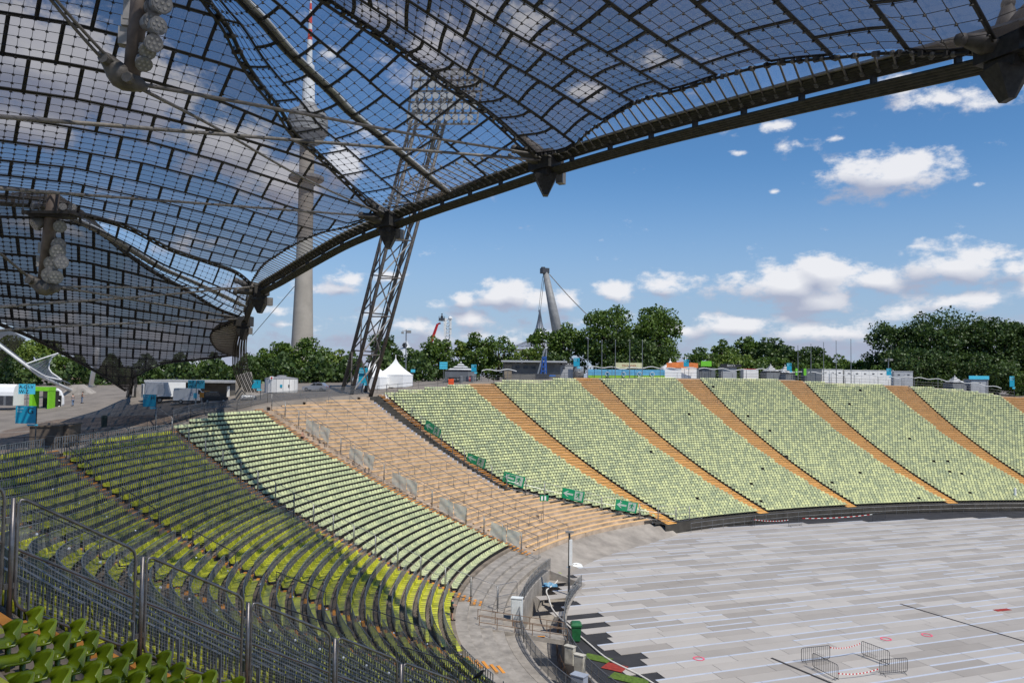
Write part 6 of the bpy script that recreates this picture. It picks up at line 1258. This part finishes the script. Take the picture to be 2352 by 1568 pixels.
def truck():
    p = on(378, 924); L, W, H = 6.2, 2.4, 3.4; r = boxcar('white box truck parked behind the white van', p, L, W, H, [('box', [(-.5,.3),(-.5,1),(.5,1),(.5,.3)], .5, carw), ('chassis', [(-.5,.16),(-.5,.28),(.62,.28),(.62,.16)], .42, plast)], 'truck', 'box_truck', .5); wheels(r, L, W, .45, (-.3, -.14, .5))
    flat(r, [(-.503*L,-.45*W,.34*H),(-.503*L,.45*W,.34*H),(-.503*L,.45*W,.96*H),(-.503*L,-.45*W,.96*H)], M('truck_tail_lift', (.5,.51,.5), .5, .12), 'tail_lift'); flat(r, [(-.2*L,-W/2-.01,.4*H),(-.02*L,-W/2-.01,.4*H),(-.02*L,-W/2-.01,.9*H),(-.2*L,-W/2-.01,.9*H)], MATS['van_rear_panel'], 'side_door')
    p = on(350, 921); r = boxcar('small white box trailer left of the truck with striped markers', p, 3.2, 2.2, 2.9, [('box', [(-.5,.2),(-.5,1),(.5,1),(.5,.2)], .5, carw)], 'trailer', 'box_trailer', .6); wheels(r, 3.2, 2.2, .35, (-.1, .2)); flat(r, [(-.503*3.2,-.9,.8),(-.503*3.2,.9,.8),(-.503*3.2,.9,2.6),(-.503*3.2,-.9,2.6)], MATS['truck_tail_lift'], 'rear_door')
    for sd in (-1, 1): flat(r, [(-.51*3.2,sd*1.05,1.2),(-.51*3.2,sd*.9,1.2),(-.51*3.2,sd*.9,1.7),(-.51*3.2,sd*1.05,1.7)], M('marker_red', (.5,.03,.03), .5, .1), 'marker')
truck()
def car():
    p = on(725, 898); L, W, H = 4.15, 1.72, 1.46; r = boxcar('silver hatchback car parked right of the first aid hut', p, L, W, H, [('body', [(-.5,.18),(-.5,.45),(-.44,.56),(-.18,.66),(-.02,.66),(.3,.66),(.44,.66),(.5,.58),(.5,.18)], .5, cars), ('cabin', [(-.21,.64),(-.03,.97),(.05,1),(.32,.98),(.42,.66)], .44, cars)], 'car', 'parked_car', -.1); wheels(r, L, W, .31, (-.32, .30))
    for sd in (-1, 1):
        y = sd*(.44*W+.008); flat(r, [(-.15*L,y,.67*H),(.06*L,y,.67*H),(.06*L,y,.94*H),(-.02*L,y,.93*H)], glass, 'front_window'); flat(r, [(.08*L,y,.67*H),(.34*L,y,.67*H),(.30*L,y,.93*H),(.08*L,y,.94*H)], glass, 'rear_window')
    for sd in (-1, 1): flat(r, [(-.502*L,sd*.3*W,.42*H),(-.502*L,sd*.46*W,.42*H),(-.49*L,sd*.46*W,.54*H),(-.49*L,sd*.3*W,.54*H)], lampg, 'headlight'); flat(r, [(.502*L,sd*.36*W,.46*H),(.502*L,sd*.47*W,.46*H),(.502*L,sd*.47*W,.64*H),(.502*L,sd*.36*W,.64*H)], lampr, 'tail_light')
car()
def hut():
    p = on(646, 901); k = p[1]/F; root = thing('first_aid_hut', p, 'round white first aid hut with a red cross sign', 'hut'); R = 36.5*k; hh = 31*k; mb = MB(); mb.lathe(p, [(R, 0), (R, hh)], 20); mb.build('wall', M('hut_white', (.70,.69,.66), .7, .06, 1), root)
    mb = MB(); mb.lathe(p, [(R*1.01, hh), (R*1.01, hh+.12), (R*.8, hh+3*k), (R*.3, hh+5*k), (R*.28, hh+8*k), (R*.1, hh+8.4*k)], 20); mb.build('roof', M('hut_roof', (.25,.25,.26), .7, .15), root)
    for a in np.linspace(PI, 2*PI, 9): mb = MB(); q = p+np.array([math.cos(a)*R, math.sin(a)*R, 0]); mb.beam(q+np.array([0, 0, .05]), q+np.array([0, 0, hh]), .05, .05); mb.build('panel_joint', cg, root)
    q = p+np.array([-12*k, -R*.95, hh+2*k]); mb = MB(); mb.box(q, (8*k, .1, 7.5*k)); o = mb.build('cross_sign', white, root)
    for sz in ((5*k, .05, 1.6*k), (1.6*k, .05, 5*k)): mb = MB(); mb.box(q+np.array([0, -.07, 0]), sz); sub(o, mb, 'red_cross', MATS['tape_red'])
    for dx, w, m_ in ((10, 5, cyan), (25, 3, steel_d)): mb = MB(); mb.box(p+np.array([dx*k, -math.sqrt(R*R-(dx*k)**2)-.03, hh*.5]), (w*k, .08, 6*k)); mb.build('window', m_, root)
hut()
def plaza_pavilion():
    p = on(470, 912); k = p[1]/F; root = thing('pavilion', p, 'long flat roofed kiosk behind the parked vans', 'building'); mb = MB(); mb.box(p+np.array([-10*k, 3, 16*k]), (130*k, 5, 32*k), .02); mb.build('wall', M('kiosk_wall', (.11,.10,.085), .8, .3, 1), root); mb = MB(); mb.box(p+np.array([-33*k, 2.5, 36*k]), (192*k, 8, 5*k), -.0); mb.build('roof', M('kiosk_roof', (.36,.36,.36), .6, .1), root); mb = MB(); mb.box(p+np.array([55*k, -.2, 12*k]), (4*k, .4, 28*k)); mb.build('white_post', cw, root)
plaza_pavilion()
def abutment():
    p = at(573, 912, 108.5); p[2] = float(surf(p[0], p[1])[0]); k = 108.5/F; root = thing('cable_anchor', p, 'concrete abutment where the main roof cable meets the ground', 'anchor block')
    mb = MB(); mb.prism([p+np.array([x*k, 0, z*k]) for x, z in ((-24,0),(-24,62),(-16,62),(-6,10),(22,14),(22,0))], (0, -1.5, -.5), (0, 3.5, 0)); mb.build('block', conc, root)
    for i in range(6): mb = MB(); q = p+np.array([(-6+i*5)*k, -1.55, 12*k]); mb.tube([q+np.array([0, 0, -.3]), q+np.array([0, -.6, -.5])], .2, 8); mb.build('anchor_head', wht, root)
abutment()
def net_foot():
    p = at(303, 934, 121); p[2] = float(surf(p[0], p[1])[0]); k = 121/F; root = thing('net_anchor', p, 'dark steel foot and ladder holding down the low roof net', 'anchor')
    for L_, r in (([(310,932,121),(312,880,121),(309,850,120)], .22), ([(288,930,121),(296,890,121.5)], .16), ([(306,900,121),(292,930,120)], .14)): mb = MB(); q = px3(L_); q[0][2] = min(q[0][2], p[2]+.1); mb.tube(q, [r*1.3]+[r]*(len(q)-1), 8); mb.build('leg', cable_d, root)
    for i in range(7): mb = MB(); mb.beam(at(290, 926-i*5, 120.6), at(303, 926-i*5, 120.6), .06, .06); mb.build('rung', steel_d, root)
    mb = MB(); mb.box(p+np.array([1.0, .6, .8]), (1.6, 1.2, 1.6), .3); mb.build('footing', conc, root)
net_foot()
def left_tent():
    # small glazed canopy with a white inclined beam, and the next big net behind it at the frame edge
    beam = [at(-10,786,118), at(90,862,124), at(176,936,130)]; beam[-1][2] = float(surf(beam[-1][0], beam[-1][1])[0])+.2; root = thing('inclined_beam', beam[-1], 'long white inclined tube coming down to a concrete footing at far left', 'beam'); mb = MB(); mb.tube(beam, [.22, .25, .28], 8); mb.build('tube', wht, root, smooth=True); mb = MB(); mb.tube([b+np.array([-.5, 0, .75]) for b in beam[:2]]+[beam[2]+np.array([-1.3, 0, 1.6])], .12, 6); mb.build('upper_tube', steel, root)
    c = beam[-1]; mb = MB(); mb.add([c+np.array(v) for v in [(-2.2,-1.4,-.4),(3.2,-1.4,-.4),(3.2,1.6,-.4),(-2.2,1.6,-.4),(-.6,-.7,1.4),(.8,-.7,1.5),(.8,.7,1.5),(-.6,.7,1.4)]], [(3,2,1,0),(4,5,6,7),(0,1,5,4),(1,2,6,5),(2,3,7,6),(3,0,4,7)]); mb.build('footing', conc, root)
    r = thing('small_canopy', at(140, 868, 127), 'small clear tent canopy with pale edges left of the low roof net', 'canopy'); e0 = px3([(58,836,122),(80,850,123),(105,864,124.5),(140,872,126)], 8); e1 = px3([(148,806,128),(120,820,127),(112,845,126.5),(142,872,126.2)], 8); mb = MB(); mb.grid([[a*(1-u)+b*u-np.array([0, 0, .5*math.sin(PI*u)]) for u in np.linspace(0, 1, 7)] for a, b in zip(e0, e1)]); mb.build('membrane', Mpane('canopy_film', (.62,.66,.72), (.3,.32,.36), .3, .05), r, smooth=True)
    for L_ in (e0, e1, np.array([e0[0], e1[0]])): mb = MB(); mb.tube(L_, .11, 5); mb.build('edge_tube', wht, r)
    for i in range(1, 7): mb = MB(); mb.tube([e0[i], e1[i]], .04, 4); mb.build('wire', steel, r)
    G_ = np.array([[at(x, y, 150+6*i) for x, y in ((-60+ i*0, 768+i*22), (20, 762+i*22-6*(i == 0)), (60-i*18, 778+i*20))] for i in range(4)]); r = thing('roof_canopy', at(0, 850, 150), 'smoked piece of another roof net at the left edge behind the inclined beam', 'roof'); mb = MB(); mb.grid([[G_[i][j] for j in range(3)] for i in range(4)]); mb.build('membrane', tint_d, r)
    p = at(207, 924, 150); p[2] = float(surf(p[0], p[1])[0]); t = at(224, 800, 146); r = thing('inclined_mast', p, 'white inclined support mast standing behind the low roof net', 'mast'); mb = MB(); mb.tube([p, t], [.42, .42], 12); mb.build('tube', tentw, r, smooth=True); mb = MB(); mb.box(p+np.array([0, 0, .1]), (1.6, 1.6, .2)); mb.build('base_plate', steel, r)
    p = at(420, 876, 165); r = thing('inclined_mast', p, 'pale inclined tube behind the flat roofed kiosk', 'mast'); mb = MB(); mb.tube([at(362,848,165), p], .35, 8); mb.build('tube', tentw, r)
left_tent()
def fence_brown():
    for i, px in enumerate(range(124, 216, 6)):
        a = at(px, 924, 172); a[2] = float(surf(a[0], a[1])[0]); b = at(px+6, 924, 172); k = 172/F
        if i == 0: root = thing('plank_fence', a, 'brown timber plank fence behind the people on the plaza', 'fence')
        mb = MB(); mb.box((a+b)/2+np.array([0, 0, 17*k]), (5.3*k, .08, 34*k)); mb.build('plank', M('fence_timber', (.17,.125,.085), .9, .3, 3), root)
fence_brown()
def trailer():
    p = on(30, 937); k = p[1]/F; root = thing('ticket_trailer', p, 'white trailer with rounded roof at the left edge', 'trailer'); L = 100*k; P = [np.array([x*k, 0, z*k]) for x, z in ((0,8),(0,38),(4,50),(12,55),(26,55),(34,50),(38,38),(38,8))]
    M_ = np.array([p+np.array([(y-70)*k, q[0]-3, q[2]]) for y in (0, 100) for q in P]).reshape(2, 8, 3); mb = MB(); mb.grid(list(M_)); mb.add(list(M_[1]), [tuple(range(8))]); mb.build('shell', tentw, root); mb = MB(); mb.box(p+np.array([-20*k, -3.05, 19*k]), (100*k, .1, 22*k)); mb.build('lower_panel', steel, root)
    for i in range(5): mb = MB(); mb.box(p+np.array([(-58+i*20)*k, -3.12, 19*k]), (14*k, .06, 20*k)); mb.build('window', steel_d, root)
    q = on(97, 938); k = q[1]/F; root = thing('entrance_booth', q, 'bright green entrance arch booth beside the white trailer', 'booth'); g = M('booth_green', (.20,.55,.02), .5, .12)
    for x, w in ((-19, 7), (20, 3)): mb = MB(); mb.box(q+np.array([x*k, 0, 22*k]), (w*k, 1.6, 44*k)); mb.build('jamb', g, root)
    mb = MB(); mb.box(q+np.array([0, 0, 45*k]), (44*k, 1.7, 9*k)); mb.build('lintel', g, root); mb = MB(); mb.box(q+np.array([2*k, 1.8, 20*k]), (36*k, .2, 40*k)); mb.build('dark_back', asphalt, root)
    q2 = on(131, 934); mb = MB(); k = q2[1]/F; r = thing('round_panel', q2, 'white rounded panel with a dark letter c beside the green arch', 'sign'); mb.prism([q2+np.array([x*k, 0, z*k]) for x, z in ((-10,0),(-10,40),(-4,42),(5,36),(11,22),(12,6),(10,0))], (0, 0, 0), (0, .5, 0)); mb.build('panel', tentw, r); mb = MB(); mb.box(q2+np.array([0, -.1, 13*k]), (20*k, .15, 26*k)); mb.build('dark_panel', stallb, r); text('C', 24*k, tentw, r, q2+np.array([-7*k, -.25, 0]), (1, 0, 0), (0, 0, 1))
trailer()
# plaza signs
def plaza_sign(px, y0, y1, w, base_y, letter, label, D=None, two=None):
    p = on(px, base_y) if D is None else at(px, base_y, D); return section_sign(px, y0, y1, w, label, letter, p=p, small=two is None, body=cyan if two is None else cyl)
plaza_sign(80, 933, 973, 46, 1040, 'G', 'large blue sign G on a post at the left rim'); plaza_sign(357, 906, 934, 29, 962, 'H', 'blue sign H on a post at the plaza edge'); plaza_sign(598, 873, 892, 20, 918, 'I', 'blue sign I right of the cable foot')
for px, y0, y1, by, a, b, lab in ((60,882,905,960,'A-G\nW-Z','I-V','pair of cyan direction plates A-G W-Z and I-V at left'),(450,873,892,930,'A-I\nW-Z','K-V','pair of cyan direction plates A-I W-Z and K-V above the van')):
    p = on(px, by); k = p[1]/F; yb = proj(p)[1]; root = thing('direction_sign', p, lab, 'sign', 'cyan direction signs'); mb = MB(); mb.tube([p, p+np.array([0, 0, (yb-y0)*k])], .06, 6); mb.build('post', steel, root)
    for dx, t in ((-19, a), (1, b)): mb = MB(); mb.box(p+np.array([(dx+9)*k, -.08, (yb-(y0+y1)/2)*k]), (18*k, .05, (y1-y0)*k)); mb.build('plate', cyl, root); text(t, (y1-y0)*k*.48, stallb, root, p+np.array([(dx+1.5)*k, -.13, (yb-y0)*k-(y1-y0)*k*.44]), (1, 0, 0), (0, 0, 1))
for px, y0, y1, w, by, lab, m_ in ((1018,831,848,18,872,'stack of three small cyan signs left of the bar tent',cyl),(948,848,856,10,880,'tiny cyan sign near the right white tent',cyl),(463,901,914,10,935,'small orange sign between the parked vans',orange),(448,902,916,8,935,'small cyan sign in front of the white van',cyl)):
    p = on(px, by) if px < 900 else rim(px, 3.0)[0]; k = p[1]/F; yb = proj(p)[1]; root = thing('small_sign', p, lab, 'sign'); mb = MB(); mb.tube([p, p+np.array([0, 0, (yb-y0)*k])], .04, 5); mb.build('post', steel, root)
    for j in range(3 if px == 1018 else 1): mb = MB(); hh = (y1-y0)/(3 if px == 1018 else 1); mb.box(p+np.array([0, -.06, (yb-y0-hh*(j+.45))*k]), (w*k, .05, hh*k*.86)); mb.build('plate', m_, root)
# planters / blocks and bins near the rim
for (px, y, w, h, d, lab, m_) in ((92,1030,60,50,3.0,'large brown concrete block on the rim behind sign G, left half',M('block_brown', (.13,.10,.075), .9, .3, 1.2)),(128,1026,44,48,2.4,'large brown concrete block on the rim behind sign G, right half',MATS['block_brown'])):
    p = on(px, y); k = p[1]/F; mb = MB(); root = thing('concrete_block', p, lab, 'block'); mb.box(p+np.array([0, d/2, h*k/2]), (w*k, d, h*k), .15); mb.build('body', m_, root); mb = MB(); mb.box(p+np.array([0, d/2, h*k+.05]), (w*k+.2, d+.2, .12), .15); mb.build('lid', m_, root)
for px, y, lab in ((239,981,'dark cylindrical litter bin alone on the plaza'),(177,1012,'dark litter bin at the rim beside the concrete blocks')):
    p = on(px, y); k = p[1]/F; r_ = thing('litter_bin', p, lab, 'bin'); mb = MB(); mb.lathe(p, [(6*k, 0), (6.5*k, 21*k), (7*k, 22*k), (6*k, 26*k), (3*k, 27*k)], 12); mb.build('body', M('bin_dark', (.02,.03,.022), .6, .2), r_)
# ================================================================ people and a crow
def skin_mesh(name, J, Ed, mat_, root=None, sub_=1):
    me = bpy.data.meshes.new(name); me.from_pydata([tuple(p[:3]) for p in J], Ed, []); o = bpy.data.objects.new(name, me); COL.objects.link(o); m = o.modifiers.new('skin', 'SKIN'); me.skin_vertices.new() if not me.skin_vertices else None
    for i, v in enumerate(me.skin_vertices[0].data): v.radius = (J[i][3], J[i][3] if len(J[i]) < 5 else J[i][4]); v.use_root = i == 0
    s_ = o.modifiers.new('sub', 'SUBSURF'); s_.levels = sub_; s_.render_levels = sub_; dg = bpy.context.evaluated_depsgraph_get(); dg.update(); m2 = bpy.data.meshes.new_from_object(o.evaluated_get(dg)); bpy.data.objects.remove(o)
    m2.materials.clear(); m2.materials.append(mat_); m2.polygons.foreach_set('use_smooth', [True]*len(m2.polygons)); q = bpy.data.objects.new(name, m2); COL.objects.link(q)
    if root: q.parent = root
    return q
skin_c = M('skin', (.48,.27,.19), .6, .1, 8); hair_c = M('hair_dark', (.025,.018,.014), .7, .3, 8)
def person(p, rz, label, pose, shirt, legs, shoe, Hh=1.75, bare=False, shorts=True):
    root = thing('person', p, label, 'person', rz=rz); k = Hh/1.75; s = lambda L_: [tuple([a*k for a in q]) for q in L_]
    if pose == 'sit':
        hip = (0,0,.45); J = s([(0,0,.45,.13,.11),(0,.02,.7,.12,.10),(0,.03,.95,.15,.10),(0,.05,1.06,.06,.06),(0,.09,1.14,.055,.06),(0,.10,1.26,.08,.10),(.10,.05,.45,.09),(.12,.48,.48,.06),(.12,.50,.06,.045),(.12,.62,.03,.04),(-.10,.05,.45,.09),(-.12,.48,.48,.06),(-.12,.50,.06,.045),(-.12,.62,.03,.04),(.19,.03,.96,.055),(.24,.1,.72,.042),(.12,.36,.62,.035),(.08,.44,.60,.03),(-.19,.03,.96,.055),(-.24,.1,.72,.042),(-.12,.36,.62,.035),(-.08,.44,.60,.03)])
        T = [J[0], J[1], J[2], J[14], J[15], J[18], J[19]]; Lg = [J[0], J[6], J[7], J[10], J[11]]
    else:
        st = {'walk': .22, 'stand': .05}[pose]
        J = s([(0,0,.92,.13,.10),(0,.01,1.15,.12,.09),(0,.02,1.38,.15,.095),(0,.04,1.48,.055,.055),(0,.09,1.55,.055,.06),(0,.11,1.66,.075,.095),(.09,0,.88,.085),(.10,st*.5,.48,.06),(.10,st*.3,.08,.045),(.11,st*.3+.14,.03,.04),(-.09,0,.88,.085),(-.10,-st*.3,.48,.06),(-.10,-st*.9,.08,.045),(-.11,-st*.9+.14,.03,.04),(.19,.02,1.40,.055),(.23,.03,1.13,.042),(.12,.28,1.08,.034),(.07,.36,1.10,.03),(-.19,.02,1.40,.055),(-.23,.03,1.13,.042),(-.12,.28,1.08,.034),(-.07,.36,1.10,.03)])
        T = [J[0], J[1], J[2], J[14], J[15], J[18], J[19]]; Lg = [J[0], J[6], J[7], J[10], J[11]]
    Ed = [(0,1),(1,2),(2,3),(3,4),(4,5),(0,6),(6,7),(7,8),(8,9),(0,10),(10,11),(11,12),(12,13),(2,14),(14,15),(15,16),(16,17),(2,18),(18,19),(19,20),(20,21)]
    skin_mesh('body', J, Ed, skin_c, root); f = lambda q, e: tuple(list(q[:3])+[r+e for r in q[3:]])
    half = lambda a, b, t: tuple(list(a[i]+(b[i]-a[i])*t for i in range(3))+[a[3]])
    if not bare: skin_mesh('shirt', [f(T[0], .012), f(T[1], .018), f(T[2], .018), f(T[3], .02), f(half(T[3], T[4], .6), .012), f(T[5], .02), f(half(T[5], T[6], .6), .012)], [(0,1),(1,2),(2,3),(3,4),(2,5),(5,6)], shirt, root)
    e1, e2 = (Lg[2], Lg[4]) if shorts else (J[8], J[12]); L_ = [f(Lg[0], .016), f(Lg[1], .02), f(half(Lg[1], Lg[2], .85) if shorts else Lg[2], .018), f(Lg[3], .02), f(half(Lg[3], Lg[4], .85) if shorts else Lg[4], .018)]; E_ = [(0,1),(1,2),(0,3),(3,4)]
    if not shorts: L_ += [f(J[8], .02), f(J[12], .02)]; E_ += [(2,5),(4,6)]
    skin_mesh('shorts' if shorts else 'trousers', L_, E_, legs, root)
    h = J[5]; mb = MB(); mb.ball((h[0], h[1]-.015*k, h[2]+.035*k), (.088*k, .105*k, .095*k), 10, 7); mb.build('hair', hair_c).parent = root
    for i in (9, 13): mb = MB(); mb.box((J[i][0], J[i][1]-.03*k, .04*k+ (0 if pose != 'sit' else .0)), (.09*k, .26*k, .08*k)); mb.build('shoe', shoe).parent = root
    for sd in (-1, 1): mb = MB(); mb.ball((h[0]+sd*.03*k, h[1]+.09*k, h[2]), .012*k, 5, 4); mb.build('eye', hair_c).parent = root
    mb = MB(); mb.ball((h[0], h[1]+.105*k, h[2]-.02*k), (.014*k, .02*k, .025*k), 5, 4); mb.build('nose', skin_c).parent = root
teal = M('shirt_teal', (.015,.09,.11), .8, .2, 8); blackc = M('cloth_black', (.012,.012,.014), .8, .2, 8); denim = M('denim', (.12,.17,.26), .8, .2, 6); greyc = M('cloth_grey', (.2,.2,.2), .8, .2, 6)
q = hit(1022, 1418)[0]; s_, k_ = sk(q[0], q[1]); q = S(s_, math.floor(k_/RS)*RS+.3, z=float(Z(s_, math.floor(k_/RS)*RS))); person(q, -PI/2+.3, 'man in teal shirt and black shorts standing among the yellow green rows', 'stand', teal, blackc, blackc, 1.72)
q = S(19.3, 34*RS+.5, z=float(Z(19.3, 34*RS))); person(q+np.array([0, 0, .05]), yaw(19.3)+PI/2, 'shirtless man sitting on the orange aisle steps beside the tarps', 'sit', skin_c, blackc, blackc, 1.7, bare=True)
person(on(167, 932), .8, 'person in grey top and pale jeans walking in front of the plank fence', 'walk', greyc, denim, blackc, 1.75, shorts=False); person(on(188, 926), -1.0, 'person in dark shirt looking at a phone before the plank fence', 'stand', blackc, denim, blackc, 1.75, shorts=False)
q = on(101, 938)+np.array([.3, .9, 0]); person(q, .9, 'person in dark shirt and shorts sitting inside the green booth', 'sit', M('shirt_navy', (.03,.04,.08), .8, .2, 6), greyc, blackc, 1.75)
mb = MB(); mb.box(q+np.array([0, -.05, .22]), (.5, .5, .44), .9); tag(mb.build('stool', M('stool_blue', (.03,.1,.25), .5, .2)), 'small blue stool under the person in the green booth', 'stool')
def crow():
    p = S(-28, 22.2, 2.02); p = at(1098, 1562, p[1]-.4); root = thing('crow', p, 'black crow perched at the right end of the mesh fence', 'bird'); bm_ = M('feather_black', (.008,.008,.01), .5, .3, 9)
    skin_mesh('body', [(-.13,0,.06,.02),(-.06,0,.10,.05),(.02,0,.15,.07),(.08,0,.20,.055),(.11,0,.26,.04),(.15,0,.27,.03),(.20,0,.26,.01)], [(0,1),(1,2),(2,3),(3,4),(4,5),(5,6)], bm_, root)
    mb = MB(); mb.add([(-.08,-.02,.1),(-.08,.02,.1),(-.27,.035,.0),(-.27,-.035,.0),(-.08,0,.07),(-.27,0,-.015)], [(0,1,2,3),(4,5,2,1),(0,3,5,4)]); mb.build('tail', bm_).parent = root
    for sd in (-.03, .03): mb = MB(); mb.tube([(.01, sd, .1), (.02, sd, 0)], .008, 4); mb.build('leg', bm_).parent = root
crow()
